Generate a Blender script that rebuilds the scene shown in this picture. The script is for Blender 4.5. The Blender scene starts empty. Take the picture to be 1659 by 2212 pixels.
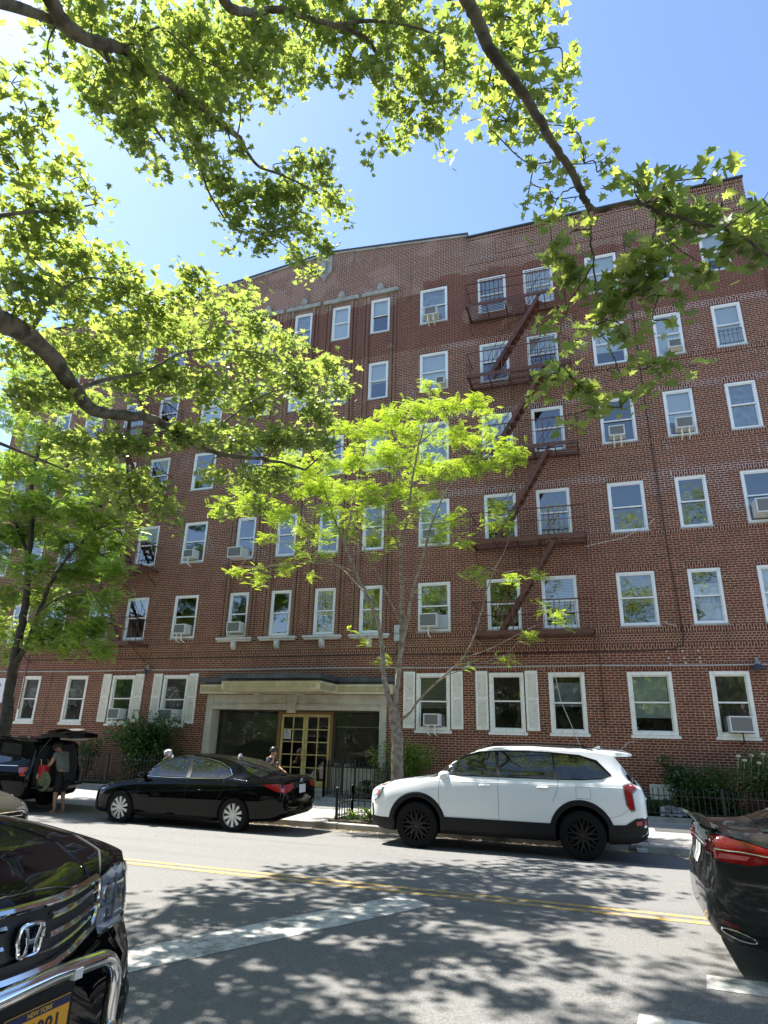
import bpy, bmesh, math, random
import numpy as np
from mathutils import Vector, Matrix
from mathutils.bvhtree import BVHTree
random.seed(7); RNG = np.random.default_rng(11)
C = bpy.context.scene.collection
SC = bpy.context.scene
PI = math.pi

# ------------------------------------------------------------------ camera
EYE = Vector((0, 0, 1.78))
FPX, YAW, PITCH, ROLL = 1369.3, math.radians(19.203), math.radians(19.726), math.radians(1.543)
_f = Vector((-math.sin(YAW) * math.cos(PITCH), math.cos(YAW) * math.cos(PITCH), math.sin(PITCH)))
_r = Vector((math.cos(YAW), math.sin(YAW), 0)); _u = _r.cross(_f)
CR = _r * math.cos(ROLL) + _u * math.sin(ROLL); CU = _u * math.cos(ROLL) - _r * math.sin(ROLL)
cam = bpy.data.cameras.new('camera'); co = bpy.data.objects.new('camera', cam); C.objects.link(co)
co.matrix_world = Matrix(((CR.x, CU.x, -_f.x, EYE.x), (CR.y, CU.y, -_f.y, EYE.y), (CR.z, CU.z, -_f.z, EYE.z), (0, 0, 0, 1)))
cam.sensor_fit = 'HORIZONTAL'; cam.sensor_width = 36; cam.lens = 36 * FPX / 1659.0
cam.clip_start = 0.05; cam.clip_end = 3000
SC.camera = co

def ray(px, py):
    return (_f + CR * ((px - 829.5) / FPX) - CU * ((py - 1106.0) / FPX))
def at(px, py, dist):
    return EYE + ray(px, py).normalized() * dist
def aty(px, py, Y):
    d = ray(px, py); return EYE + d * (Y / d.y)

# ------------------------------------------------------------------ light
SUN = Vector((-0.56, 0.13, 1.0)).normalized()
el = math.asin(SUN.z); az = math.atan2(SUN.x, SUN.y)
w = bpy.data.worlds.new('World'); SC.world = w; w.use_nodes = True
nt = w.node_tree; bg = nt.nodes['Background']
sky = nt.nodes.new('ShaderNodeTexSky'); sky.sky_type = 'NISHITA'; sky.sun_disc = False
sky.sun_elevation = el; sky.sun_rotation = az; sky.altitude = 400; sky.air_density = 1.0; sky.dust_density = 0.5; sky.ozone_density = 2.6
nt.links.new(sky.outputs[0], bg.inputs[0]); bg.inputs[1].default_value = 0.10
sl = bpy.data.lights.new('sun', 'SUN'); sl.energy = 5.0; sl.angle = math.radians(0.55); sl.color = (1, 0.955, 0.88)
so = bpy.data.objects.new('sun', sl); C.objects.link(so); so.rotation_mode = 'QUATERNION'
so.rotation_quaternion = SUN.to_track_quat('Z', 'Y')
vs = SC.view_settings; SC.display_settings.display_device = 'sRGB'
vs.view_transform = 'Standard'; vs.look = 'None'; vs.exposure = 1.68; vs.gamma = 1; vs.use_curve_mapping = False
SC.cycles.max_bounces = 8; SC.cycles.transparent_max_bounces = 12
SC.cycles.sample_clamp_indirect = 8

# ------------------------------------------------------------------ materials
MATS = {}
def mat(name, col=(.5, .5, .5), rough=.6, metal=0., coat=0., ior=None, noise=None, bump=0., emit=None, spec=None, coords='Object'):
    """noise = (colour2, scale, lo, hi): broad variation of the thing's own colour"""
    if name in MATS: return MATS[name]
    m = bpy.data.materials.new(name); m.use_nodes = True; MATS[name] = m
    n = m.node_tree; b = n.nodes['Principled BSDF']
    b.inputs['Base Color'].default_value = (*col, 1); b.inputs['Roughness'].default_value = rough
    b.inputs['Metallic'].default_value = metal; b.inputs['Coat Weight'].default_value = coat
    b.inputs['Coat Roughness'].default_value = .03
    if ior: b.inputs['IOR'].default_value = ior
    if spec is not None: b.inputs['Specular IOR Level'].default_value = spec
    if noise or bump:
        tc = n.nodes.new('ShaderNodeTexCoord'); nz = n.nodes.new('ShaderNodeTexNoise')
        n.links.new(tc.outputs[coords], nz.inputs['Vector']); nz.inputs['Detail'].default_value = 6
        nz.inputs['Scale'].default_value = noise[1] if noise else 30
        if noise:
            mr = n.nodes.new('ShaderNodeMapRange'); mr.inputs[1].default_value = noise[2]; mr.inputs[2].default_value = noise[3]
            mx = n.nodes.new('ShaderNodeMix'); mx.data_type = 'RGBA'
            mx.inputs[6].default_value = (*col, 1); mx.inputs[7].default_value = (*noise[0], 1)
            n.links.new(nz.outputs[0], mr.inputs[0]); n.links.new(mr.outputs[0], mx.inputs[0])
            n.links.new(mx.outputs[2], b.inputs['Base Color'])
        if bump:
            bp = n.nodes.new('ShaderNodeBump'); bp.inputs['Strength'].default_value = bump; bp.inputs['Distance'].default_value = .01
            n2 = n.nodes.new('ShaderNodeTexNoise'); n2.inputs['Scale'].default_value = 60; n2.inputs['Detail'].default_value = 4
            n.links.new(tc.outputs[coords], n2.inputs['Vector']); n.links.new(n2.outputs[0], bp.inputs['Height'])
            n.links.new(bp.outputs[0], b.inputs['Normal'])
    return m

class N:
    """tiny node helper"""
    def __init__(s, m): s.t = m.node_tree; s.b = s.t.nodes.get('Principled BSDF')
    def new(s, k): return s.t.nodes.new(k)
    def link(s, a, b): s.t.links.new(a, b)
    def math(s, op, a, b=None, c=None):
        n = s.new('ShaderNodeMath'); n.operation = op
        for i, v in enumerate((a, b, c)):
            if v is None: continue
            if isinstance(v, (int, float)): n.inputs[i].default_value = v
            else: s.link(v, n.inputs[i])
        return n.outputs[0]
    def mix(s, f, a, b):
        n = s.new('ShaderNodeMix'); n.data_type = 'RGBA'
        for i, v in ((0, f), (6, a), (7, b)):
            if isinstance(v, (int, float)): n.inputs[i].default_value = v
            elif isinstance(v, tuple): n.inputs[i].default_value = (*v, 1)
            else: s.link(v, n.inputs[i])
        return n.outputs[2]
    def noise(s, vec, scale, detail=4, rough=.5):
        n = s.new('ShaderNodeTexNoise'); n.inputs['Scale'].default_value = scale; n.inputs['Detail'].default_value = detail
        n.inputs['Roughness'].default_value = rough
        if vec is not None: s.link(vec, n.inputs['Vector'])
        return n.outputs[0]
    def rng(s, v, a, b, c=0, d=1):
        n = s.new('ShaderNodeMapRange'); s.link(v, n.inputs[0])
        for i, q in enumerate((a, b, c, d)): n.inputs[i + 1].default_value = q
        return n.outputs[0]

def brick_mat(name, pattern='common', dark=1.0):
    m = mat(name, rough=.88); q = N(m)
    tc = q.new('ShaderNodeTexCoord'); sp = q.new('ShaderNodeSeparateXYZ'); q.link(tc.outputs['Object'], sp.inputs[0])
    X, Y, Z = sp.outputs; U = q.math('ADD', X, Y)
    def bricks(bw, rh, swap=False, ms=.0085):
        cb = q.new('ShaderNodeCombineXYZ')
        q.link(Z if swap else U, cb.inputs[0]); q.link(U if swap else Z, cb.inputs[1])
        b = q.new('ShaderNodeTexBrick'); q.link(cb.outputs[0], b.inputs['Vector'])
        b.inputs['Scale'].default_value = 1; b.inputs['Mortar Size'].default_value = ms; b.inputs['Mortar Smooth'].default_value = .1
        b.inputs['Brick Width'].default_value = bw; b.inputs['Row Height'].default_value = rh; b.offset = .5
        b.inputs['Color1'].default_value = (0, 0, 0, 1); b.inputs['Color2'].default_value = (1, 1, 1, 1); b.inputs['Mortar'].default_value = (0, 0, 0, 1)
        return b.outputs['Color'], b.outputs['Fac']
    if pattern == 'common':
        c1, f1 = bricks(.215, .0725); c2, f2 = bricks(.1125, .0725)
        rowm = q.math('LESS_THAN', q.math('MODULO', Z, .435), .0725)
        cv = q.mix(rowm, c1, c2); n = q.new('ShaderNodeMix'); q.link(rowm, n.inputs[0]); q.link(f1, n.inputs[2]); q.link(f2, n.inputs[3]); fac = n.outputs[0]
    elif pattern == 'soldier':
        cv, fac = bricks(.21, .075, swap=True)
    elif pattern == 'stack':
        cv, fac = bricks(.1125, .0725)
    w1 = q.noise(tc.outputs['Object'], .35, 5); w2 = q.noise(tc.outputs['Object'], 2.2, 5); w3 = q.noise(tc.outputs['Object'], 24, 3)
    base = q.mix(cv, (.075 * dark, .016 * dark, .008 * dark), (.225 * dark, .050 * dark, .023 * dark))
    base = q.mix(q.rng(w1, .42, .62), base, (.15 * dark, .030 * dark, .020 * dark))
    base = q.mix(q.rng(w2, .60, .76, 0, .35), base, (.10, .045, .032))
    base = q.mix(q.rng(w3, .3, .75, 0, .35), base, (.10, .032, .026))
    # repairs: lighter repointed brick high on the wall, red-tinted mortar on the top storey
    jag = q.math('MULTIPLY', q.math('SUBTRACT', q.noise(tc.outputs['Object'], 1.1, 3), .5), 1.1)
    hiA = q.math('GREATER_THAN', q.math('ADD', Z, jag), 19.35)
    hiB = q.math('MULTIPLY', q.math('GREATER_THAN', q.math('ADD', Z, q.math('MULTIPLY', jag, .3)), 18.86), q.math('MULTIPLY', q.math('GREATER_THAN', X, -12.3), q.math('LESS_THAN', X, -5.7)))
    hi = q.math('MAXIMUM', hiA, hiB)
    pinkp = q.math('MULTIPLY', hi, q.rng(q.noise(tc.outputs['Object'], .8, 3), .5, .56))
    pinkp = q.math('MULTIPLY', pinkp, q.math('LESS_THAN', X, -1.5))
    topst = q.math('MULTIPLY', q.math('GREATER_THAN', Z, 16.25), q.math('SUBTRACT', 1.0, hi))
    patch = q.math('MULTIPLY', q.math('GREATER_THAN', q.noise(tc.outputs['Object'], .55, 2), .60), q.math('GREATER_THAN', Z, 8.0))
    base = q.mix(q.math('MULTIPLY', hi, .45), base, (.17, .072, .05))
    base = q.mix(q.math('MULTIPLY', pinkp, .5), base, (.33, .17, .15))
    mort = q.mix(q.rng(w2, .35, .65), (.52, .365, .23), (.38, .26, .16))
    mort = q.mix(q.math('MULTIPLY', q.math('GREATER_THAN', Z, 8.0), .45), mort, (.54, .39, .27))
    mort = q.mix(q.math('MULTIPLY', hi, .8), mort, (.56, .43, .32))
    mort = q.mix(q.math('MULTIPLY', topst, .6), mort, (.19, .10, .07))
    mort = q.mix(q.math('MULTIPLY', patch, .7), mort, (.60, .50, .40))
    zf = q.math('MODULO', q.math('SUBTRACT', Z, 6.86), 3.045)
    lint = q.math('MULTIPLY', q.math('MULTIPLY', q.math('LESS_THAN', zf, .30), q.math('GREATER_THAN', Z, 9.0)), q.math('MULTIPLY', q.math('LESS_THAN', Z, 16.6), q.math('GREATER_THAN', X, -5.0)))
    mort = q.mix(q.math('MULTIPLY', lint, q.rng(w1, .38, .5, .2, .9)), mort, (.64, .53, .45))
    col = q.mix(fac, base, mort)
    # soot and damp streaks under ledges
    mp = q.new('ShaderNodeMapping'); q.link(tc.outputs['Object'], mp.inputs[0]); mp.inputs['Scale'].default_value = (3.0, 3.0, .22)
    st = q.noise(mp.outputs[0], 1.0, 5, .6)
    col = q.mix(q.rng(st, .60, .78, 0, .6), col, (.05, .032, .026))
    q.link(col, q.b.inputs['Base Color'])
    bp = q.new('ShaderNodeBump'); bp.inputs['Strength'].default_value = .6; bp.inputs['Distance'].default_value = .006
    q.link(q.math('SUBTRACT', 1.0, fac), bp.inputs['Height']); q.link(bp.outputs[0], q.b.inputs['Normal'])
    return m
BRICK = brick_mat('brick'); SOLD = brick_mat('soldier_brick', 'soldier', .9); STACK = brick_mat('stack_brick', 'stack', .85)

def glass_mat(name, refl, tint=(1, 1, 1), wav=.03):
    m = bpy.data.materials.new(name); m.use_nodes = True; q = N(m); t = m.node_tree
    out = t.nodes['Material Output']; t.nodes.remove(q.b)
    tr = q.new('ShaderNodeBsdfTransparent'); tr.inputs[0].default_value = (*tint, 1)
    gl = q.new('ShaderNodeBsdfGlossy'); gl.inputs['Roughness'].default_value = .02
    fr = q.new('ShaderNodeFresnel'); fr.inputs[0].default_value = 1.52
    tc = q.new('ShaderNodeTexCoord'); bp = q.new('ShaderNodeBump'); bp.inputs['Strength'].default_value = wav; bp.inputs['Distance'].default_value = .05
    q.link(q.noise(tc.outputs['Object'], 3.2, 2), bp.inputs['Height']); q.link(bp.outputs[0], gl.inputs['Normal'])
    f = q.math('MINIMUM', q.math('ADD', q.math('MULTIPLY', fr.outputs[0], 1.6), refl), 1.0)
    mx = q.new('ShaderNodeMixShader'); q.link(f, mx.inputs[0]); q.link(tr.outputs[0], mx.inputs[1]); q.link(gl.outputs[0], mx.inputs[2])
    q.link(mx.outputs[0], out.inputs[0]); MATS[name] = m; return m
PANE = glass_mat('window_glass', .17, (.92, .96, .95), .05)
LOBBY = glass_mat('lobby_glass', .04, (.75, .78, .74), .04)

def leaf_mat(name, dif, tra, var):
    m = bpy.data.materials.new(name); m.use_nodes = True; q = N(m); t = m.node_tree
    out = t.nodes['Material Output']; t.nodes.remove(q.b)
    ge = q.new('ShaderNodeNewGeometry')
    c1 = q.mix(ge.outputs['Random Per Island'], dif, tuple(a * b for a, b in zip(dif, var)))
    c2 = q.mix(ge.outputs['Random Per Island'], tra, tuple(a * b for a, b in zip(tra, var)))
    d = q.new('ShaderNodeBsdfDiffuse'); q.link(c1, d.inputs[0])
    tl = q.new('ShaderNodeBsdfTranslucent'); q.link(c2, tl.inputs[0])
    gl = q.new('ShaderNodeBsdfGlossy'); gl.inputs[0].default_value = (.9, .95, .8, 1); gl.inputs['Roughness'].default_value = .38
    a = q.new('ShaderNodeMixShader'); a.inputs[0].default_value = .5; q.link(d.outputs[0], a.inputs[1]); q.link(tl.outputs[0], a.inputs[2])
    b = q.new('ShaderNodeMixShader'); b.inputs[0].default_value = .055; q.link(a.outputs[0], b.inputs[1]); q.link(gl.outputs[0], b.inputs[2])
    q.link(b.outputs[0], out.inputs[0]); MATS[name] = m; return m
PLANE_LEAF = leaf_mat('plane_leaf', (.15, .19, .055), (.60, .68, .12), (.42, .54, .6))
LOCUST_LEAF = leaf_mat('locust_leaf', (.19, .29, .035), (.58, .72, .05), (.62, .76, .7))
LOCUST_DARK = leaf_mat('locust_leaf_deep', (.18, .26, .035), (.60, .76, .075), (.5, .66, .8))
SHRUB_LEAF = leaf_mat('shrub_leaf', (.05, .11, .025), (.10, .22, .03), (.6, .7, .8))
SHRUB_LIGHT = leaf_mat('shrub_leaf_light', (.16, .24, .03), (.30, .42, .04), (.7, .8, .8))

WHITE = mat('white_paint', (.86, .86, .84), .4, noise=((.76, .75, .71), 4, .5, .8))
OFFW = mat('weathered_white_paint', (.84, .82, .74), .6, noise=((.62, .59, .49), 9, .52, .8))
VINYL = mat('white_plastic', (.82, .77, .76), .4)
STONE = mat('cast_stone', (.52, .48, .38), .8, noise=((.38, .345, .26), 2.5, .4, .75), bump=.3)
STONEG = mat('grey_stone', (.40, .38, .34), .8, noise=((.25, .24, .21), 3, .4, .7), bump=.3)
STONEW = mat('white_painted_stone', (.62, .60, .55), .7, noise=((.42, .40, .35), 6, .5, .75), bump=.2)
GOLD = mat('ochre_paint', (.56, .44, .17), .4, noise=((.44, .34, .11), 6, .4, .7))
GOLDM = mat('cream_relief', (.62, .54, .34), .7, noise=((.48, .41, .24), 3, .4, .7))
BROWNW = mat('brown_wood', (.22, .12, .035), .45)
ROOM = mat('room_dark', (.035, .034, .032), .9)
SLATE = mat('dark_coping', (.06, .065, .07), .6)
RUST = mat('oxide_red_iron', (.135, .052, .032), .6, noise=((.085, .033, .02), 8, .4, .7))
IRON = mat('black_iron', (.012, .012, .013), .45)
BLINDW = mat('white_blind', (.82, .84, .86), .8)
BLINDT = mat('pale_teal_blind', (.50, .60, .56), .8)
CURT = mat('thin_curtain', (.50, .53, .56), .9, noise=((.30, .33, .38), 5, .4, .7))
CURTD = mat('dark_curtain', (.13, .11, .09), .9, noise=((.06, .05, .045), 5, .4, .7))
ACG = mat('ac_grille', (.22, .22, .21), .6); ACW = mat('ac_casing', (.66, .66, .62), .5)
def slat_mat(name, c1, c2, pitch=.05, axis=2):
    m = mat(name, c1, .6); q = N(m); tc = q.new('ShaderNodeTexCoord'); sp = q.new('ShaderNodeSeparateXYZ'); q.link(tc.outputs['Object'], sp.inputs[0])
    f = q.math('LESS_THAN', q.math('MODULO', q.math('ADD', sp.outputs[axis], 100.0), pitch), pitch * .35)
    q.link(q.mix(f, c1, c2), q.b.inputs['Base Color']); return m
SLATS = slat_mat('slatted_blind', (.38, .39, .34), (.10, .10, .085), .05)
SLATD = slat_mat('dark_slatted_blind', (.13, .13, .105), (.03, .03, .025), .055)
BARK = mat('plane_bark', (.15, .125, .085), .9, noise=((.055, .045, .032), 7, .42, .62), bump=.5)
BARKL = mat('locust_bark', (.30, .25, .19), .9, noise=((.15, .12, .09), 9, .4, .65), bump=.8)
BARKD = mat('dark_bark', (.075, .062, .045), .9, noise=((.035, .03, .022), 7, .4, .65), bump=.8)
SOIL = mat('soil', (.07, .05, .035), .95, noise=((.035, .028, .02), 12, .4, .6), bump=.8)

# ------------------------------------------------------------------ mesh helpers
class MB:
    def __init__(s): s.v = []; s.f = []; s.m = []; s.cur = 0
    def add(s, vs, fs):
        o = len(s.v); s.v += [tuple(v) for v in vs]; s.f += [tuple(i + o for i in f) for f in fs]; s.m += [s.cur] * len(fs); return s
    def box(s, x0, x1, y0, y1, z0, z1):
        return s.add([(x, y, z) for z in (z0, z1) for y in (y0, y1) for x in (x0, x1)],
                     [(0, 2, 3, 1), (4, 5, 7, 6), (0, 1, 5, 4), (2, 6, 7, 3), (0, 4, 6, 2), (1, 3, 7, 5)])
    def bar(s, a, b, w, h=None, up=(0, 0, 1)):
        a = Vector(a); b = Vector(b); d = (b - a).normalized(); u = Vector(up)
        if abs(d.dot(u)) > .99: u = Vector((1, 0, 0))
        r = d.cross(u).normalized(); u = r.cross(d); h = h or w
        vs = [p + r * (sx * w / 2) + u * (sy * h / 2) for p in (a, b) for sx, sy in ((-1, -1), (1, -1), (1, 1), (-1, 1))]
        return s.add(vs, [(3, 2, 1, 0), (4, 5, 6, 7), (0, 1, 5, 4), (1, 2, 6, 5), (2, 3, 7, 6), (3, 0, 4, 7)])
    def tube(s, pts, rad, n=8, cap=True):
        pts = [Vector(p) for p in pts]
        if isinstance(rad, (int, float)): rad = [rad] * len(pts)
        d0 = (pts[1] - pts[0]).normalized(); ref = Vector((0, 0, 1)) if abs(d0.z) < .9 else Vector((1, 0, 0))
        rings = []
        for i, p in enumerate(pts):
            d = (pts[min(i + 1, len(pts) - 1)] - pts[max(i - 1, 0)]).normalized()
            r = d.cross(ref).normalized(); ref = r.cross(d).normalized()
            rings.append([p + (r * math.cos(2 * PI * k / n) + ref * math.sin(2 * PI * k / n)) * rad[i] for k in range(n)])
        return s.loft(rings, cap, True)
    def loft(s, rings, cap=True, closed=True):
        n = len(rings[0]); vs = [p for r in rings for p in r]; fs = []
        for i in range(len(rings) - 1):
            for k in range(n if closed else n - 1):
                a = i * n + k; b = i * n + (k + 1) % n; fs.append((a, b, b + n, a + n))
        if cap: fs.append(tuple(range(n - 1, -1, -1))); fs.append(tuple((len(rings) - 1) * n + k for k in range(n)))
        return s.add(vs, fs)
    def lathe(s, prof, c=(0, 0, 0), axis='z', n=20, cap=True):
        rings = []
        for r, h in prof:
            ring = []
            for k in range(n):
                a = 2 * PI * k / n; x, y = r * math.cos(a), r * math.sin(a)
                ring.append(Vector(c) + (Vector((x, y, h)) if axis == 'z' else Vector((x, h, y)) if axis == 'y' else Vector((h, x, y))))
            rings.append(ring)
        return s.loft(rings, cap, True)
    def prism(s, outl, axis, a, b):
        """outline in the two other axes, extruded along axis from a to b"""
        def P(u, v, w): return {'y': (u, w, v), 'x': (w, u, v), 'z': (u, v, w)}[axis]
        n = len(outl); vs = [P(u, v, a) for u, v in outl] + [P(u, v, b) for u, v in outl]
        fs = [tuple(range(n)), tuple(range(2 * n - 1, n - 1, -1))] + [(k, k + n, (k + 1) % n + n, (k + 1) % n) for k in range(n)]
        return s.add(vs, fs)
    def quad(s, *p): return s.add(p, [tuple(range(len(p)))])
    def build(s, name, m, parent=None, smooth=False, fix=True):
        me = bpy.data.meshes.new(name); me.from_pydata(s.v, [], s.f)
        for x in (m if isinstance(m, (list, tuple)) else [m]): me.materials.append(x)
        if isinstance(m, (list, tuple)) and len(m) > 1: me.polygons.foreach_set('material_index', s.m)
        if fix:
            bm = bmesh.new(); bm.from_mesh(me); bmesh.ops.recalc_face_normals(bm, faces=bm.faces); bm.to_mesh(me); bm.free()
        if smooth: smooth_mesh(me)
        me.update(); o = bpy.data.objects.new(name, me); C.objects.link(o)
        if parent: o.parent = parent
        return o
def smooth_mesh(me, ang=40):
    bm = bmesh.new(); bm.from_mesh(me); t = math.radians(ang)
    for f in bm.faces: f.smooth = True
    for e in bm.edges:
        e.smooth = not (len(e.link_faces) == 2 and e.calc_face_angle(0) > t)
    bm.to_mesh(me); bm.free()
def bevel(o, w=.01, seg=2):
    md = o.modifiers.new('bevel', 'BEVEL'); md.width = w; md.segments = seg; md.limit_method = 'ANGLE'; return o
def tag(o, label=None, cat=None, group=None, kind=None):
    if label: o['label'] = label
    if cat: o['category'] = cat
    if group: o['group'] = group
    if kind: o['kind'] = kind
    return o
def thing(name, label, cat, loc=(0, 0, 0), rz=0., group=None):
    o = bpy.data.objects.new(name, None); C.objects.link(o); o.location = loc; o.rotation_euler = (0, 0, rz); o.empty_display_size = .2
    return tag(o, label, cat, group)
def struct(o): o['kind'] = 'structure'; return o
def copy_tree(o, parent=None):
    c = o.copy(); C.objects.link(c); c.parent = parent
    for ch in list(o.children): copy_tree(ch, c)
    return c
def text_mesh(name, s, size, m, parent=None, depth=.002, mw=None, align='CENTER'):
    cu = bpy.data.curves.new(name, 'FONT'); cu.body = s; cu.size = size; cu.extrude = depth; cu.align_x = align; cu.align_y = 'CENTER'
    t = bpy.data.objects.new(name, cu); C.objects.link(t)
    bpy.context.view_layer.update()
    me = bpy.data.meshes.new_from_object(t.evaluated_get(bpy.context.evaluated_depsgraph_get()))
    bpy.data.objects.remove(t); me.materials.clear(); me.materials.append(m)
    if mw is not None: me.transform(mw)
    o = bpy.data.objects.new(name, me); C.objects.link(o)
    if parent: o.parent = parent
    return o
FACE_S = Matrix.Rotation(PI / 2, 4, 'X')     # text facing -Y
# ------------------------------------------------------------------ setting: ground, road, pavement
def asphalt():
    m = mat('asphalt', rough=.85); q = N(m); tc = q.new('ShaderNodeTexCoord'); o = tc.outputs['Object']
    c = q.mix(q.rng(q.noise(o, 55, 5, .75), .36, .64), (.06, .06, .06), (.215, .21, .20))
    c = q.mix(q.rng(q.noise(o, .7, 5), .35, .7, 0, .6), c, (.15, .147, .14))
    c = q.mix(q.rng(q.noise(o, 420, 2), .62, .72, 0, .8), c, (.36, .35, .33))
    mp = q.new('ShaderNodeMapping'); q.link(o, mp.inputs[0]); mp.inputs['Scale'].default_value = (.12, 1.6, 1)
    c = q.mix(q.rng(q.noise(mp.outputs[0], 1.2, 4), .55, .75, 0, .35), c, (.05, .05, .05))


    q.link(c, q.b.inputs['Base Color']); bp = q.new('ShaderNodeBump'); bp.inputs['Strength'].default_value = .5; bp.inputs['Distance'].default_value = .008
    q.link(q.noise(o, 190, 3), bp.inputs['Height']); q.link(bp.outputs[0], q.b.inputs['Normal']); return m
ASPH = asphalt()
def concrete():
    m = mat('pavement_concrete', rough=.9); q = N(m); tc = q.new('ShaderNodeTexCoord'); o = tc.outputs['Object']
    sp = q.new('ShaderNodeSeparateXYZ'); q.link(o, sp.inputs[0])
    jx = q.math('LESS_THAN', q.math('MODULO', q.math('ADD', sp.outputs[0], 60.3), 1.52), .018)
    jy = q.math('LESS_THAN', q.math('MODULO', q.math('ADD', sp.outputs[1], .6), 1.45), .018)
    c = q.mix(q.rng(q.noise(o, 1.3, 6), .35, .7), (.34, .325, .30), (.23, .22, .205))
    c = q.mix(q.rng(q.noise(o, 90, 3), .4, .7, 0, .4), c, (.20, .19, .18))
    c = q.mix(q.rng(q.noise(o, 9, 2), .68, .72, 0, .5), c, (.11, .105, .10))
    c = q.mix(q.math('MAXIMUM', jx, jy), c, (.07, .065, .06)); q.link(c, q.b.inputs['Base Color'])
    return m
CONC = concrete()
KERBM = mat('kerb_concrete', (.36, .345, .31), .9, noise=((.20, .19, .17), 3, .4, .7), bump=.3)
def worn(name, col, s=7, lo=.42, hi=.60):
    m = mat(name, rough=.8); q = N(m); tc = q.new('ShaderNodeTexCoord'); o = tc.outputs['Object']
    f = q.rng(q.noise(o, s, 8, .7), lo, hi, 0, 1)
    c = q.mix(f, (.17, .165, .155), col); c = q.mix(q.rng(q.noise(o, 120, 3), .5, .7, 0, .35), c, (.14, .14, .13)); q.link(c, q.b.inputs['Base Color']); return m
YEL = worn('worn_yellow_line', (.46, .29, .05), 9, .38, .60); WHT = worn('worn_white_line', (.56, .55, .51), 5, .36, .58)

g = MB(); g.box(-300, 300, -300, 600, -.9, -.32); struct(g.build('ground', mat('earth', (.10, .095, .08), .95, noise=((.06, .06, .05), .5, .4, .6))))
XW = 70
g = MB()
ys = [(1.2, .0), (4, .012), (7, .03), (8.7, .034), (10.5, .02), (12, -.01), (13.2, -.05), (14.45, -.10)]
def road_z(y):
    for (a, za), (b, zb) in zip(ys, ys[1:]):
        if a <= y <= b: return za + (zb - za) * (y - a) / (b - a)
    return 0.
nx = 70
vs_, fs_ = [], []
for i in range(nx + 1):
    x = -XW + 2 * XW * i / nx
    for y, z in ys: vs_.append((x, y, z - .03))
n = len(ys)
for i in range(nx):
    for k in range(n - 1):
        a = i * n + k; fs_.append((a, a + n, a + n + 1, a + 1))
g.add(vs_, fs_); RZ = -.03
struct(g.build('road', ASPH, smooth=True))
def rz(y): return road_z(y) + RZ
def marking(name, pts, m, n=6):
    """flat painted quad strip, 4 mm above the asphalt; pts = four corners (x,y)"""
    a, b, c, d = [Vector(p) for p in pts]; g = MB(); v = []; f = []
    for i in range(n + 1):
        t = i / n
        for k in range(n + 1):
            s_ = k / n; p = (a.lerp(b, t)).lerp(d.lerp(c, t), s_); v.append((p.x, p.y, rz(p.y) + .004))
    for i in range(n):
        for k in range(n): q0 = i * (n + 1) + k; f.append((q0, q0 + n + 1, q0 + n + 2, q0 + 1))
    g.add(v, f); return struct(g.build(name, m))
marking('yellow_line', [(-70, 8.55), (70, 8.55), (70, 8.67), (-70, 8.67)], YEL, 2)
marking('yellow_line', [(-70, 8.78), (70, 8.78), (70, 8.90), (-70, 8.90)], YEL, 2)
marking('white_stripe', [(-4.55, 3.6), (-2.10, 8.12), (-2.58, 8.44), (-5.08, 3.75)], WHT, 8)
marking('white_crossing_bar', [(.54, 6.47), (3.4, 6.47), (3.4, 6.82), (.58, 6.82)], WHT)
marking('white_crossing_bar', [(-.02, 5.40), (3.0, 5.40), (3.0, 5.74), (.02, 5.74)], WHT)
marking('white_crossing_bar', [(-.1, 4.3), (3.0, 4.3), (3.0, 4.65), (-.1, 4.65)], WHT)
# far side: kerb, pavement, beds' kerbs
g = MB()
for i in range(46):
    x = -70 + i * 3.05; g.box(x + .006, x + 3.044, 14.45, 14.62, -.4, random.uniform(-.004, .004))
struct(bevel(g.build('kerb', KERBM), .015))
g = MB(); g.box(-70, 70, 14.62, 18.9, -.3, -.004); g.box(-13.95, -8.35, 18.9, 20.5, -.3, -.0045); struct(g.build('pavement', CONC))
g = MB(); g.box(-70, 70, -3.5, .9, -.3, .11); struct(g.build('near_pavement', CONC))
g = MB(); g.box(-70, 70, .9, 1.2, -.3, .105); struct(bevel(g.build('near_kerb', KERBM), .015))
g = MB()
for a, b in ((-34, -13.97), (-8.33, 12)):
    g.box(a, b, 18.88, 19.02, -.25, .12)
g.box(-14.09, -13.95, 19.02, 20.44, -.25, .118); g.box(-8.35, -8.21, 19.02, 20.44, -.25, .118)
struct(bevel(g.build('bed_kerb', KERBM), .012))
g = MB()
for a, b in ((-34, -14.09), (-8.21, 12)):
    nxx = int((b - a) / .5); v = []; f = []
    for i in range(nxx + 1):
        for k in range(5): v.append((a + (b - a) * i / nxx, 19.0 + 1.48 * k / 4, .05 + random.uniform(-.03, .04)))
    for i in range(nxx):
        for k in range(4): q0 = i * 5 + k; f.append((q0, q0 + 5, q0 + 6, q0 + 1))
    g.add(v, f)
struct(g.build('bed_soil', SOIL, smooth=True))
# tree pit soil in the pavement
g = MB(); g.box(-6.25, -3.4, 14.66, 15.95, -.2, .03); struct(g.build('tree_pit_soil', SOIL))
g = MB(); g.box(.75, 1.9, 16.9, 17.7, -.1, .004); struct(g.build('utility_cover', mat('iron_cover', (.10, .10, .095), .6, noise=((.05, .05, .05), 20, .4, .6))))
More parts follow.
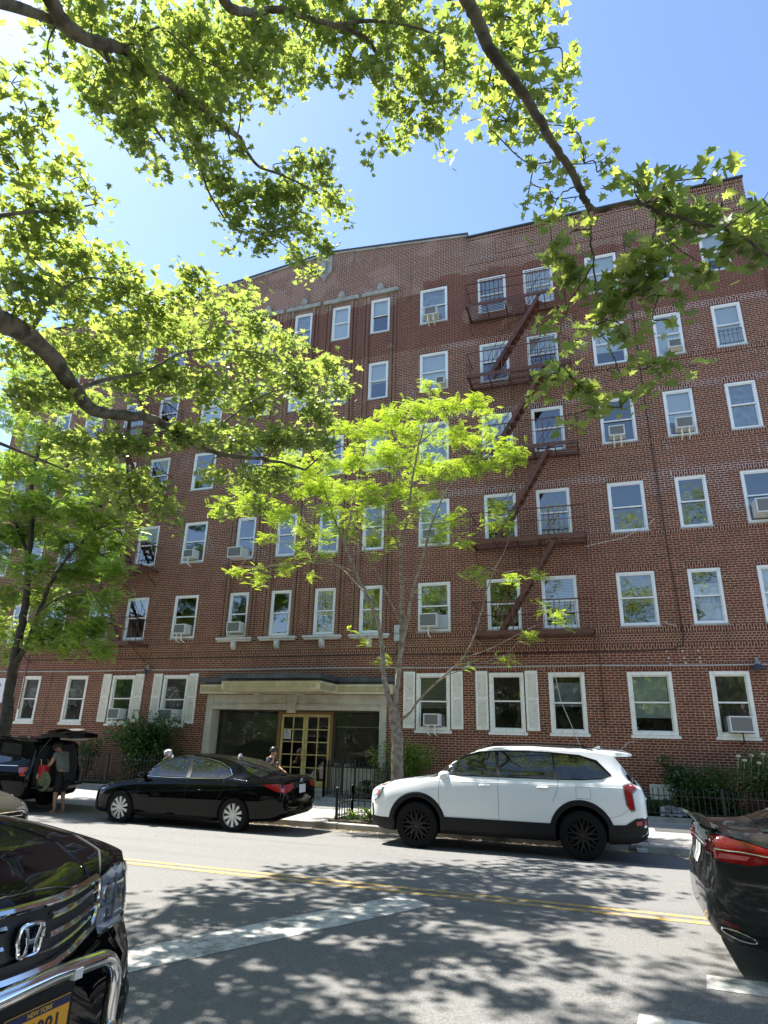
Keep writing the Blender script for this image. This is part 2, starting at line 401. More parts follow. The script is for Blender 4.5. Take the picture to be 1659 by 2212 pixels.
# ------------------------------------------------------------------ the apartment building
FY = 20.5
BLD = thing('apartment_building', 'six storey red brick apartment house with white sash windows and gold entrance doors', 'building', (0, 0, 0))
COLS = {'K': (4.44, 5.34), 'J': (2.58, 3.49), 'I': (.55, 1.67), 'H': (-1.73, -.63), 'G': (-3.49, -2.39), 'F': (-5.84, -4.71),
        'E': (-7.96, -7.12), 'D': (-9.70, -8.88), 'C': (-11.46, -10.63), 'B': (-13.22, -12.39),
        'A': (-15.68, -14.60), 'Z': (-17.92, -16.90), 'Y': (-19.78, -18.68), 'X': (-22.05, -20.93), 'W': (-23.87, -22.96), 'V': (-25.72, -24.82)}
ROWS = {2: (5.19, 6.86), 3: (8.17, 9.86), 4: (11.28, 12.96), 5: (14.32, 15.99), 6: (17.39, 19.04)}
F1 = [(-25.0, -24.0, ''), (-22.50, -21.57, ''), (-20.24, -19.21, ''), (-18.03, -16.97, 'S'), (-15.69, -14.58, 'S'),
      (-5.87, -4.75, 'S'), (-3.50, -2.42, 'S'), (-1.68, -.62, ''), (.58, 1.80, ''), (2.78, 3.80, '')]
wins = []
for c, (a, b) in COLS.items():
    for r, (z0, z1) in ROWS.items(): wins.append((c, r, a, b, z0, z1))
for i, (a, b, s) in enumerate(F1): wins.append(('abcdefghij'[i], 1, a, b, 2.08, 3.84))
ENT = (-13.40, -7.09, .0, 2.65)
def wall_cells(mb, x0, x1, z0, z1, holes, y):
    xs = sorted({x0, x1} | {h[0] for h in holes} | {h[1] for h in holes}); zs = sorted({z0, z1} | {h[2] for h in holes} | {h[3] for h in holes})
    for i in range(len(zs) - 1):
        run = None
        for k in range(len(xs) - 1):
            cx = (xs[k] + xs[k + 1]) / 2; cz = (zs[i] + zs[i + 1]) / 2
            hole = any(h[0] < cx < h[1] and h[2] < cz < h[3] for h in holes)
            if not hole:
                if run is None: run = xs[k]
                e = xs[k + 1]
            if (hole or k == len(xs) - 2) and run is not None:
                mb.quad((run, y, zs[i]), (e, y, zs[i]), (e, y, zs[i + 1]), (run, y, zs[i + 1])); run = None
holes = [(a, b, z0, z1) for _, _, a, b, z0, z1 in wins] + [ENT]
g = MB(); wall_cells(g, -26.5, 6.17, -.3, 20.2, holes, FY)
for a, b, z0, z1 in holes[:-1]:
    d = .16
    g.quad((a, FY, z0), (a, FY + d, z0), (a, FY + d, z1), (a, FY, z1)); g.quad((b, FY, z1), (b, FY + d, z1), (b, FY + d, z0), (b, FY, z0))
    g.quad((a, FY, z1), (a, FY + d, z1), (b, FY + d, z1), (b, FY, z1)); g.quad((a, FY, z0), (b, FY, z0), (b, FY + d, z0), (a, FY + d, z0))
g.quad((6.17, FY, -.3), (6.17, 36, -.3), (6.17, 36, 20.2), (6.17, FY, 20.2)); g.quad((-26.5, FY, -.3), (-26.5, FY, 20.2), (-26.5, 36, 20.2), (-26.5, 36, -.3))
g.quad((-26.5, 36, -.3), (-26.5, 36, 20.2), (6.17, 36, 20.2), (6.17, 36, -.3))
g.build('wall', BRICK, BLD, fix=False)
PX = -10.18
prof = [(-26.5, 21.16), (-16.5, 21.16), (-16.5, 21.34), (PX - .25, 22.02), (PX + .25, 22.02), (-3.84, 21.34), (-3.84, 21.16), (6.17, 21.16)]
g = MB(); g.prism([(-26.5, 20.2)] + prof + [(6.17, 20.2)], 'y', FY, FY + .33)
g.box(5.84, 6.17, FY + .33, 36, 20.2, 21.16); g.box(-26.5, -26.17, FY + .33, 36, 20.2, 21.16)
g.build('parapet', BRICK, BLD)
g = MB()
for (a, za), (b, zb) in zip(prof, prof[1:]):
    if a == b: continue
    g.bar((a - .03, FY + .15, za + .035), (b + .03, FY + .15, zb + .035), .46, .065)
g.bar((6.0, FY + .2, 21.19), (6.0, 36, 21.19), .44, .06)
g.build('coping', SLATE, BLD)
g = MB()
for (a, za), (b, zb) in zip(prof[2:5], prof[3:6]): g.bar((a, FY - .02, za - .05), (b, FY - .02, zb - .05), .05, .10)
g.build('stone_band', STONEG, BLD)
g = MB(); g.box(-26.2, 5.85, FY + .33, 36, 20.1, 20.25); g.build('roof', SLATE, BLD)
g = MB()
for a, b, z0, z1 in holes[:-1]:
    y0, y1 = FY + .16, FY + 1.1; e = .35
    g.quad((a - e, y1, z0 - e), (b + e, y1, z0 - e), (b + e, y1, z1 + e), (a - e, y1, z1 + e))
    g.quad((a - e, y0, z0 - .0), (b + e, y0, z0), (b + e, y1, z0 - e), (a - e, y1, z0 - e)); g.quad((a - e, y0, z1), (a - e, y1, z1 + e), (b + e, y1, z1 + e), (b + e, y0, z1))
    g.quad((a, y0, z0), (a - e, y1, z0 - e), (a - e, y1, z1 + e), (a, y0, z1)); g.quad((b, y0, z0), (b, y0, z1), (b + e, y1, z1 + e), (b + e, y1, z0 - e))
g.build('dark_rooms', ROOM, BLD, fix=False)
# wings set back left and right
for x0, x1, zt in ((6.172, 15, 19.4), (-34, -26.502, 13.0)):
    g = MB(); g.box(x0, x1, 20.95, 34, -.3, zt); wg = g.build('side_wing', BRICK, BLD)
    g = MB(); g.box(x0, x1, 20.90, 34, zt, zt + .07)
    if x0 > 0: g.prism([(20.94, 19.47), (20.94, 20.6), (23.0, 19.47)], 'x', 6.175, 6.5)
    g.build('wing_coping', SLATE, wg)
# belts and flat arches of upright bricks
g = MB()
for z0, z1, rr in ((4.97, 5.17, [(-26.5, -13.72), (-6.62, 6.17)]), (4.50, 4.66, [(-26.5, 6.17)]), (8.0, 8.15, [(-.2, 6.17)]), (11.10, 11.26, [(-.2, 6.17)]), (14.12, 14.28, [(-.2, 6.17)])):
    for a, b in rr: g.box(a, b, FY - .016, FY + .05, z0, z1)
g.build('belt_course', SOLD, BLD)
g = MB(); g.box(-26.5, 6.17, FY - .010, FY + .05, 4.68, 4.95); g.build('belt_field', STACK, BLD)
for x in (5.0, 1.6, -1.9, -18.4, -22.2, -25.0):
    w_ = .95; g = MB()
    for a, b, z0, z1 in ((x - w_, x + w_, 20.86, 20.94), (x - w_, x + w_, 20.12, 20.20), (x - w_, x - w_ + .11, 20.20, 20.86), (x + w_ - .11, x + w_, 20.20, 20.86), (x - .35, x + .35, 20.45, 20.62)):
        g.box(a, b, FY - .022, FY + .05, z0, z1)
    g.build('parapet_panel', SOLD, BLD)
for a, b in ((-26.5, -16.5), (-3.84, 6.17)): g = MB(); g.box(a, b, FY - .02, FY + .05, 21.02, 21.12); g.build('parapet_band', SOLD, BLD); g = MB(); g.box(a, b, FY - .012, FY + .05, 19.78, 19.86); g.build('parapet_band', SOLD, BLD)
# ribs beside the narrow central windows
g = MB()
for c in 'BCDE':
    a, b = COLS[c]
    for x0, x1, d in ((a - .30, a - .20, .05), (a - .16, a - .03, .08), (b + .03, b + .16, .08), (b + .20, b + .30, .05)):
        g.box(x0, x1, FY - d, FY + .05, 5.16, 19.20)
bevel(g.build('brick_rib', brick_mat('rib_brick', 'stack', .8), BLD), .02)
for c in 'BCDE':
    a, b = COLS[c]; cx = (a + b) / 2
    g = MB(); g.box(cx - .80, cx + .80, FY - .13, FY + .04, 19.21, 19.36); g.box(cx - .76, cx + .76, FY - .10, FY + .04, 19.36, 19.42)
    g.lathe([(.02, -.12), (.13, -.11), (.16, -.05), (.16, .02)], (cx, FY - .02, 19.56), 'y', 14)
    g.prism([(cx - .16, 19.42), (cx + .16, 19.42), (cx + .09, 19.74), (cx + .03, 19.80), (cx - .03, 19.80), (cx - .09, 19.74)], 'y', FY - .09, FY + .02)
    bevel(g.build('lintel', STONEG, BLD), .015)
    g = MB(); g.box(cx - .74, cx + .74, FY - .17, FY + .04, 5.075, 5.155); g.box(cx - .70, cx + .70, FY - .13, FY + .02, 5.01, 5.075)
    bevel(g.build('ledge', STONEW, BLD), .02)
    g = MB(); g.prism([(FY - .14, 5.01), (FY + .02, 5.01), (FY + .02, 4.72), (FY - .05, 4.73), (FY - .12, 4.80), (FY - .15, 4.90)], 'x', cx - .09, cx + .09)
    bevel(g.build('ledge_bracket', STONEW, BLD), .02)
# finial with its shield
g = MB(); g.prism([(PX - .34, 21.85), (PX + .34, 21.85), (PX + .34, 20.95), (PX + .12, 20.72), (PX, 20.45), (PX - .12, 20.72), (PX - .34, 20.95)], 'y', FY - .10, FY + .05)
g.prism([(PX - .12, 21.9), (PX + .12, 21.9), (PX + .09, 20.9), (PX - .09, 20.9)], 'y', FY - .20, FY - .09)
g.lathe([(.20, 21.85), (.20, 21.95), (.12, 22.0), (.10, 22.08), (.17, 22.2), (.19, 22.32), (.13, 22.44), (.05, 22.5), (.08, 22.58), (.02, 22.66)], (PX, FY + .06, 0), 'z', 16)
bevel(g.build('finial', STONEG, BLD), .01)

# windows ------------------------------------------------------------
CUR = {  # what shows behind the glass
 ('K', 6): 'white', ('J', 6): 'upper', ('I', 6): 'white', ('H', 6): 'white', ('G', 6): 'curtain', ('F', 6): 'curtain', ('E', 6): 'upper', ('D', 6): 'white', ('C', 6): 'curtain',
 ('K', 5): 'white', ('J', 5): 'white', ('I', 5): 'white', ('H', 5): 'upper', ('G', 5): 'upper', ('F', 5): 'white', ('E', 5): 'upper', ('D', 5): 'upper',
 ('K', 4): 'curtain', ('J', 4): 'white', ('I', 4): 'dark', ('H', 4): 'dark', ('G', 4): 'upper', ('F', 4): 'curtain', ('A', 4): 'dark',
 ('K', 3): 'dark', ('J', 3): 'dark', ('I', 3): 'dark', ('H', 3): 'curtaind', ('G', 3): 'dark', ('F', 3): 'curtain', ('A', 3): 'dark', ('Z', 3): 'upper',
 ('K', 2): 'white', ('J', 2): 'notice', ('I', 2): 'slatsup', ('H', 2): 'slatsup', ('G', 2): 'dark', ('F', 2): 'slatsup', ('B', 2): 'dark', ('E', 2): 'dark', ('Y', 2): 'teal',
 ('b', 1): 'slatsup', ('c', 1): 'slatsup', ('d', 1): 'dark', ('e', 1): 'dark', ('f', 1): 'slatsup', ('g', 1): 'dark', ('h', 1): 'upperc', ('i', 1): 'teal', ('j', 1): 'curtaind'}
def window(c, r, a, b, z0, z1):
    W = None
    g = MB(); f = .075 if r > 1 else .10; y0 = FY + (.015 if r > 1 else -.012); e = .003
    a += e; b -= e; z0 += e; z1 -= e
    g.box(a, a + f, y0, FY + .13, z0, z1); g.box(b - f, b, y0, FY + .13, z0, z1); g.box(a + f, b - f, y0, FY + .13, z1 - f, z1); g.box(a + f, b - f, y0, FY + .13, z0, z0 + f * .9)
    zm = (z0 + z1) / 2 + random.uniform(-.02, .03); s = .035
    xa, xb = a + f, b - f
    # upper sash stands proud of the lower one
    g.box(xa, xa + s, FY + .04, FY + .075, zm - .02, z1 - f); g.box(xb - s, xb, FY + .04, FY + .075, zm - .02, z1 - f)
    g.box(xa + s, xb - s, FY + .04, FY + .075, z1 - f - s, z1 - f); g.box(xa + s, xb - s, FY + .038, FY + .077, zm - .02, zm + .025)
    g.box(xa, xa + s, FY + .08, FY + .115, z0 + f * .9, zm - .02); g.box(xb - s, xb, FY + .08, FY + .115, z0 + f * .9, zm - .02)
    g.box(xa + s, xb - s, FY + .08, FY + .115, z0 + f * .9, z0 + f * .9 + s)
    W = bevel(g.build('window', OFFW if r == 1 else WHITE, BLD), .006, 1)
    g = MB(); g.quad((xa + s, FY + .06, zm + .02), (xb - s, FY + .06, zm + .02), (xb - s, FY + .06, z1 - f - s), (xa + s, FY + .06, z1 - f - s))
    g.quad((xa + s, FY + .10, z0 + f * .9 + s), (xb - s, FY + .10, z0 + f * .9 + s), (xb - s, FY + .10, zm - .02), (xa + s, FY + .10, zm - .02))
    g.build('pane', PANE, W, fix=False)
    k = CUR.get((c, r), random.choice(['dark', 'upper', 'white', 'curtain', 'dark'] if r > 3 else ['dark', 'dark', 'slatsup', 'curtaind']))
    def sheet(za, zb, m, nm='blind', y=FY + .150):
        g = MB(); n = 14
        v = []; fc = []
        amp = .012 if nm == 'curtain' else 0
        for i in range(n * 2 + 1):
            t = i / (n * 2); x = a + .02 + (b - a - .04) * t; yy = y + amp * math.sin(i * 1.7 + a)
            v += [(x, yy, za), (x, yy, zb)]
        for i in range(n * 2): fc.append((2 * i, 2 * i + 2, 2 * i + 3, 2 * i + 1))
        g.add(v, fc); return g.build(nm, m, W, fix=False)
    lo, hi = z0 + .05, z1 - .04
    if k == 'white': sheet(lo + random.choice([0, 0, .5]), hi, BLINDW)
    elif k == 'upper': sheet(zm + random.uniform(-.15, .2), hi, BLINDW)
    elif k == 'upperc': sheet(zm - .1, hi - .25, CURT, 'curtain')
    elif k == 'curtain': sheet(lo, hi, CURT, 'curtain')
    elif k == 'curtaind': sheet(lo, hi, CURTD, 'curtain')
    elif k == 'slatsup': sheet(zm - random.uniform(-.1, .25), hi, SLATS)
    elif k == 'teal': sheet(lo + (.42 if r == 1 else 0), hi, BLINDT)
    elif k == 'notice':
        sheet(zm + .0, z1 - .45, BLINDW, 'blind'); sheet(lo + .5, zm, CURT, 'curtain', FY + .24)
        g = MB(); g.box(a + .20, b - .15, FY + .112, FY + .118, z0 + .14, z0 + .62); s_ = g.build('paper_notice', mat('paper', (.50, .46, .38), .9), W)
        text_mesh('lettering', 'JESUS', .15, mat('yellow_ink', (.42, .34, .06), .8), W, .0015, Matrix.Translation(((a + b) / 2 + .02, FY + .1095, z0 + .50)) @ FACE_S)
    g = MB()
    if r == 1: g.box(a - .05, b + .05, FY - .045, FY + .012, z0 - .085, z0 - .004)
    else: g.box(a - .03, b + .03, FY - .02, FY + .012, z0 - .05, z0 - .004)
    g.build('sill', OFFW if r == 1 else STONEG, W)
    if not (c in 'BCDE' and r == 6):
        g = MB(); k_ = 0 if c in 'BCDE' else .06; zz = z1 + (.06 if r == 1 else .005); g.box(a - k_, b + k_, FY - .006, FY + .05, zz, zz + .195); g.build('flat_arch', SOLD, W)
    return W
WOBJ = {}
for wn in wins: WOBJ[(wn[0], wn[1])] = window(*wn)
g = MB(); a, b = 2.58, 3.49
# louvred shutters
SHUT = slat_mat('shutter_louvres', (.60, .57, .47), (.50, .47, .38), .045)
for a, b, s in F1:
    if not s: continue
    for x0, x1 in ((a - .42, a - .04), (b + .04, b + .42)):
        g = MB(); z0, z1 = 2.13, 3.89; y = FY - .05
        g.box(x0, x0 + .055, y, FY - .004, z0, z1); g.box(x1 - .055, x1, y, FY - .004, z0, z1)
        for za, zb in ((z0, z0 + .09), (z1 - .09, z1), (3.02, 3.08)): g.box(x0 + .055, x1 - .055, y, FY - .004, za, zb)
        sh = bevel(g.build('shutter', OFFW, BLD), .006, 1)
        g = MB()
        for za, zb in ((z0 + .09, 3.02), (3.08, z1 - .09)):
            nsl = int((zb - za) / .05)
            for i in range(nsl):
                z = za + (zb - za) * (i + .5) / nsl; g.bar((x0 + .055, y + .022, z), (x1 - .055, y + .022, z), .008, .058, up=(0, -.55, 1))
        g.build('louvres', OFFW, sh)
# bars in three upper windows behind the fire escape
for c, r in (('G', 6), ('H', 6), ('H', 5), ('K', 5)):
    a, b = COLS[c]; z0, z1 = ROWS[r]; g = MB(); zt = z1 - .12 if c != 'K' else z0 + .62
    for i in range(6): x = a + .12 + (b - a - .24) * i / 5; g.bar((x, FY - .03, z0 + .08 + (.45 if c != 'K' else 0)), (x, FY - .03, zt), .014)
    for z in (z0 + .1 + (.45 if c != 'K' else 0), (zt + z0 + .5) / 2, zt): g.bar((a + .08, FY - .03, z), (b - .08, FY - .03, z), .014)
    g.build('window_guard', IRON, WOBJ[(c, r)])

# entrance ------------------------------------------------------------
ex0, ex1, ez1 = -13.40, -7.09, 2.65
g = MB()
g.box(-13.66, ex0, FY - .06, FY + .05, 0, 3.15); g.box(ex1, -6.86, FY - .06, FY + .05, 0, 3.15)
g.box(ex0, ex1, FY - .06, FY + .05, ez1, 2.80); g.box(ex0, ex1, FY - .04, FY + .05, 2.82, 3.15); g.box(-13.70, -6.82, FY - .09, FY + .05, 2.80, 2.835)
g.box(ex0 - .05, ex0, FY + .05, FY + .62, 0, ez1); g.box(ex1, ex1 + .05, FY + .05, FY + .62, 0, ez1); g.box(ex0, ex1, FY + .05, FY + .62, ez1, ez1 + .05)
for z in (.9, 1.8): g.box(ex0, ex0 + .012, FY + .08, FY + .40, z, z + .85)
SURR = bevel(g.build('entrance_surround', STONE, BLD), .012)
g = MB()
for sx in (-1, 1):
    pts = [( -10.26 + sx * (.22 + .08 * i), FY - .05, 2.90 + .13 * math.sin(i * .42) + .02 * math.sin(i * 2.1)) for i in range(9)]
    g.tube(pts, [.02, .022, .022, .02, .018, .016, .014, .012, .008], 6)
    for i in range(7): cx = -10.26 + sx * (.30 + .12 * i); g.lathe([(.045 - .003 * i, -.07), (.02, -.085)], (cx, FY + .02, 2.885 + .02 * (i % 2)), 'y', 10)
g.build('scroll_relief', STONE, SURR, smooth=True)
g = MB(); g.prism([(-10.45, 3.15), (-10.07, 3.15), (-10.12, 2.55), (-10.40, 2.55)], 'y', FY - .13, FY - .02); g.lathe([(.07, -.15), (.03, -.16)], (-10.26, FY, 2.85), 'y', 12)
g.prism([(-10.30, 3.03), (-10.22, 3.03), (-10.26, 3.10)], 'y', FY - .145, FY - .12); g.prism([(-10.29, 2.66), (-10.23, 2.66), (-10.26, 2.76)], 'y', FY - .145, FY - .12)
bevel(g.build('keystone', STONE, BLD), .008)
for xa_, xb_ in ((ex0, -10.97), (-8.89, ex1)): g = MB(); g.box(xa_, xb_, FY + .36, FY + .60, 0, .80); g.box(xa_, xb_, FY + .33, FY + .60, .802, .86); g.build('stone_base', STONE, BLD)
g = MB(); g.box(-10.98, -8.86, FY - .30, FY + .38, 0, .12); g.box(-10.94, -8.90, FY + .02, FY + .38, .122, .23); bevel(g.build('door_step', STONEG, BLD), .01)
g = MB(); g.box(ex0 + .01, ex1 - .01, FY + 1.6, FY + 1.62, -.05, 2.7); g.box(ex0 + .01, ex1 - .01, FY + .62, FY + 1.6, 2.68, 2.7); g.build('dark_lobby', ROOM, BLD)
for (a, b) in ((ex0 + .02, -10.99), (-8.87, ex1 - .02)):
    g = MB(); y = FY + .42
    g.box(a, a + .05, y, y + .06, .862, 2.645); g.box(b - .05, b, y, y + .06, .862, 2.645); g.box(a + .05, b - .05, y, y + .06, .862, .91); g.box(a + .05, b - .05, y, y + .06, 2.60, 2.645)
    lw = g.build('lobby_window', mat('bronze_frame', (.08, .07, .05), .4, .5), BLD)
    g = MB(); g.quad((a + .05, y + .03, .91), (b - .05, y + .03, .91), (b - .05, y + .03, 2.60), (a + .05, y + .03, 2.60)); g.build('pane', LOBBY, lw, fix=False)
    g = MB(); ns = 34
    for i in range(ns): z = .93 + 1.65 * i / ns; g.bar((a + .06, y + .14, z), (b - .06, y + .14, z), .004, .042, up=(0, -.5, 1))
    g.build('blind', mat('olive_blind', (.13, .13, .09), .6), lw)
    if a > -10:
        g = MB(); g.box(a + .05, b - .05, y + .06, y + .07, 2.12, 2.16); g.build('glazing_bar', mat('pale_bar', (.4, .4, .3), .6), lw)
g = MB(); y = FY + .36
g.box(-10.96, -10.86, y, y + .12, .23, 2.62); g.box(-8.99, -8.89, y, y + .12, .23, 2.62); g.box(-10.86, -8.99, y, y + .12, 2.54, 2.62); DFR = g.build('door_frame', BROWNW, BLD)
for k, (a, b) in enumerate(((-10.855, -9.93), (-9.92, -8.995))):
    g = MB(); y = FY + .40; z0, z1 = .235, 2.535
    cols_ = [a, (a + b) / 2 - .018, b]; st = .085
    g.box(a, a + st, y, y + .05, z0, z1); g.box(b - st, b, y, y + .05, z0, z1); g.box((a + b) / 2 - .02, (a + b) / 2 + .02, y + .004, y + .046, z0 + .18, z1 - .1)
    g.box(a + st, b - st, y, y + .05, z0, z0 + .18); g.box(a + st, b - st, y, y + .05, z1 - .10, z1)
    for i in range(1, 5): z = z0 + .18 + (z1 - .1 - z0 - .18) * i / 5; g.box(a + st, b - st, y + .006, y + .044, z - .018, z + .018)
    d = bevel(g.build('door', GOLD, BLD), .005, 1)
    g = MB(); g.quad((a + st, y + .025, z0 + .18), (b - st, y + .025, z0 + .18), (b - st, y + .025, z1 - .1), (a + st, y + .025, z1 - .1)); g.build('pane', LOBBY, d, fix=False)
    hx = b - .05 if k == 0 else a + .05
    g = MB(); g.tube([(hx, y, 1.05), (hx, y - .07, 1.08), (hx, y - .07, 1.38), (hx, y, 1.41)], .014, 8); g.build('handle', mat('brass', (.6, .45, .2), .25, 1.), d, smooth=True)
    if k == 0:
        g = MB(); g.box(a + st + .03, a + st + .30, y + .012, y + .016, 1.72, 2.03); nt_ = g.build('paper_notice', mat('paper_white', (.55, .55, .52), .9), d)
        g = MB()
        for i in range(4): g.box(a + st + .07, a + st + .07 + .18 - .03 * (i % 2), y + .009, y + .0115, 1.77 + .05 * i, 1.785 + .05 * i)
        g.box(a + st + .09, a + st + .15, y + .009, y + .0115, 1.95, 2.0)
        g.build('printed_lines', mat('ink', (.05, .05, .05), .8), d)
# canopy
pl = [(-13.88, 20.44), (-13.88, 20.24), (-12.12, 20.24), (-12.12, 18.86), (-8.56, 18.86), (-8.56, 20.24), (-6.60, 20.24), (-6.60, 20.44)]
g = MB(); g.prism(pl, 'z', 3.16, 3.475); CAN = bevel(g.build('canopy', GOLDM, BLD), .01)
g = MB(); g.prism([(-13.7, 20.44), (-13.7, 20.30), (-12.0, 20.30), (-12.0, 19.0), (-8.68, 19.0), (-8.68, 20.30), (-6.45, 20.30), (-6.45, 20.44)], 'z', 3.477, 3.56)
g.prism([(-13.92, 20.44), (-13.92, 20.20), (-12.16, 20.20), (-12.16, 18.82), (-8.52, 18.82), (-8.52, 20.20), (-6.40, 20.20), (-6.40, 20.44)], 'z', 3.56, 3.70)
g.build('canopy_roof', mat('blue_grey_metal', (.075, .085, .095), .5, noise=((.05, .055, .06), 3, .4, .6)), BLD)
def meander(mb, p0, d, length, z0, h, out):
    n = int(length / .235); s = length / n; t = .018; p0 = Vector(p0); d = Vector(d); o = Vector(out)
    path = [(.0, 0), (.0, 1), (.82, 1), (.82, .28), (.35, .28), (.35, .62), (.58, .62)]
    for i in range(n):
        b = p0 + d * (s * i + .01)
        q = [b + d * (u * (s * .92)) + Vector((0, 0, z0 + v * h)) for u, v in path]
        for a_, c_ in zip(q, q[1:]):
            e = (c_ - a_).normalized() * t / 2; mb.bar(a_ - e + o * .004, c_ + e + o * .004, t, .014 + .0, up=o)
        if i < n - 1: a_ = b + Vector((0, 0, z0)); mb.bar(a_ + o * .003, a_ + d * s + o * .003, t, .012, up=o)
g = MB()
meander(g, (-12.02, 18.86, 0), (1, 0, 0), 3.36, 3.245, .14, (0, -1, 0)); meander(g, (-8.56, 18.92, 0), (0, 1, 0), 1.26, 3.245, .14, (1, 0, 0))
meander(g, (-8.48, 20.24, 0), (1, 0, 0), 1.8, 3.245, .14, (0, -1, 0)); meander(g, (-13.82, 20.24, 0), (1, 0, 0), 1.66, 3.245, .14, (0, -1, 0))
g.box(-12.12, -8.56, 18.852, 18.86, 3.43, 3.46); g.box(-12.12, -8.56, 18.852, 18.86, 3.18, 3.205)
g.build('greek_key_relief', mat('cream_relief_dark', (.36, .29, .13), .7), CAN)
for x in (-11.3, -9.7):
    g = MB(); g.lathe([(.02, 3.158), (.16, 3.155), (.17, 3.12), (.12, 3.08), (.03, 3.06)], (x, 19.9, 0), 'z', 20); g.build('canopy_lamp', mat('frosted_glass', (.5, .48, .4), .3), BLD, smooth=True)
# basement grille
g = MB(); g.box(.88, .93, FY - .03, FY - .004, .40, .80); g.box(1.60, 1.65, FY - .03, FY - .004, .40, .80); g.box(.93, 1.60, FY - .03, FY - .004, .755, .80)
for i in range(4): x = 1.06 + .135 * i; g.box(x, x + .03, FY - .03, FY - .004, .40, .755)
g.box(.93, 1.60, FY - .0035, FY - .002, .40, .755); g.build('basement_vent', OFFW, BLD)

# conduit and cables
g = MB(); pts = [(-26, FY - .03, 4.03)] + [(-26 + i * 1.6, FY - .03, 4.02 + .012 * math.sin(i * 1.3)) for i in range(1, 21)]
g.tube(pts, .017, 6); CB = g.build('conduit', mat('pale_conduit', (.50, .48, .46), .5)); tag(CB, 'pale thin conduit running along the brick wall above the ground floor windows', 'conduit')
g = MB(); g.tube([(-26, FY - .035, 4.47), (-17, FY - .035, 4.44), (-8, FY - .035, 4.46), (-4, FY - .035, 4.42), (1.2, FY - .035, 4.43), (1.9, FY - .035, 4.46), (2.2, FY - .035, 4.6), (2.25, FY - .035, 4.9), (2.1, FY - .03, 8.3), (2.0, FY - .03, 14.2), (2.0, FY - .03, 19.5)], .014, 6)
tag(g.build('cable', mat('black_cable', (.02, .015, .015), .6)), 'black cable on the brick wall that turns up between two window columns at right', 'cable')
g = MB(); g.tube([(-1.5, FY - .02, 3.95), (-1.35, FY - .06, 3.0), (-1.05, FY - .08, 2.2), (-.80, FY - .05, 1.5)], .009, 5); tag(g.build('cable', mat('white_cable', (.6, .58, .54), .5)), 'thin white cable hanging across the ground floor window above the white car', 'cable')
g = MB(); g.tube([(.62, FY - .03, 1.92), (.42, FY - .05, 1.86), (.2, FY - .06, 1.65), (-.05, FY - .05, 1.3)], .010, 5); tag(g.build('cable', MATS['white_cable']), 'short white cable leaving the corner of the teal blind window', 'cable')
g = MB(); g.tube([(1.75, FY - .02, 5.3), (1.9, FY - .05, 5.2), (2.1, FY - .04, 5.14)], .01, 5); g.tube([(-.3, FY - .04, 7.75), (.9, FY - .06, 7.95), (1.7, FY - .05, 8.35), (1.85, FY - .04, 8.5), (1.72, FY - .04, 8.62), (1.6, FY - .04, 8.45)], .01, 5)
tag(g.build('cable', MATS['white_cable']), 'loose pale wire looping on the wall right of the fire escape', 'cable')
g = MB()
for x, z in ((1.75, 4.42), (2.17, 4.42), (2.58, 4.42), (1.78, 4.22), (2.19, 4.22), (2.6, 4.22), (1.8, 4.0 + .06), (2.22, 4.08), (2.6, 4.1)): g = MB(); g.lathe([(.03, -.012), (.022, -.02)], (x, FY + .0, z), 'y', 8); g.build('anchor_patch', STONEW, BLD)
# wall lamps
def wall_lamp(x, z, label, small):
    t = thing('wall_lamp', label, 'lamp', (x, FY, z), 0, 'lamps on the brick wall')
    g = MB(); g.lathe([(.05, -.02), (.07, -.02), (.07, -.09), (.04, -.11)], (0, 0, .06), 'y', 12); g.tube([(0, -.10, .06), (0, -.15, .08), (0, -.17, .02)], .018, 8); g.lathe([(.03, .12), (.05, .16), (.03, .22)], (0, -.06, 0), 'z', 10); g.build('bracket', mat('lamp_grey', (.30, .31, .31), .5), t, smooth=True)
    g = MB()
    if small: g.lathe([(.03, .04), (.07, .0), (.09, -.10), (.085, -.11)], (0, -.17, 0), 'z', 14)
    else: g.lathe([(.05, .03), (.10, .0), (.20, -.12), (.19, -.13)], (0, -.18, 0), 'z', 16)
    g.build('shade', mat('lamp_dark', (.05, .055, .06), .5), t, smooth=True)
wall_lamp(4.02, 3.98, 'grey floodlight with a wide dark shade above the rightmost ground floor window', False)
wall_lamp(-4.13, 3.99, 'small grey wall lamp between the two shuttered windows right of the entrance', True)
wall_lamp(-16.42, 4.0, 'small grey wall lamp between the two shuttered windows left of the entrance', True)
g = MB(); g.box(-6.62, -6.28, FY - .16, FY - .004, 4.88, 5.42); o = bevel(g.build('box_body', mat('grey_box', (.46, .47, .45), .5)), .02)
t = thing('junction_box', 'pale grey junction box on the wall behind the young street tree', 'junction box', (0, 0, 0)); o.parent = t
g = MB(); g.tube([(-6.5, FY - .08, 4.88), (-6.52, FY - .06, 4.5), (-6.45, FY - .04, 4.05)], .015, 6); g.box(-6.60, -6.30, FY - .166, FY - .16, 5.12, 5.14); g.build('pipe', mat('lamp_dark'), t)
# sign at the left end
t = thing('wall_sign', 'white sign with a few dark letters on the wall behind the left tree', 'sign', (0, 0, 0))
g = MB(); g.box(-24.02, -22.80, FY - .04, FY - .004, 2.80, 3.76); g.build('board', mat('sign_white', (.74, .75, .74), .5), t)
for s_, x, z in (('B', -23.62, 3.48), ('N', -23.08, 3.48), ('ET', -23.66, 3.22), ('ES', -23.05, 3.22), ('6', -23.66, 2.95), ('%', -23.08, 2.95)):
    text_mesh('lettering', s_, .17, MATS['ink'], t, .002, Matrix.Translation((x, FY - .042, z)) @ FACE_S)

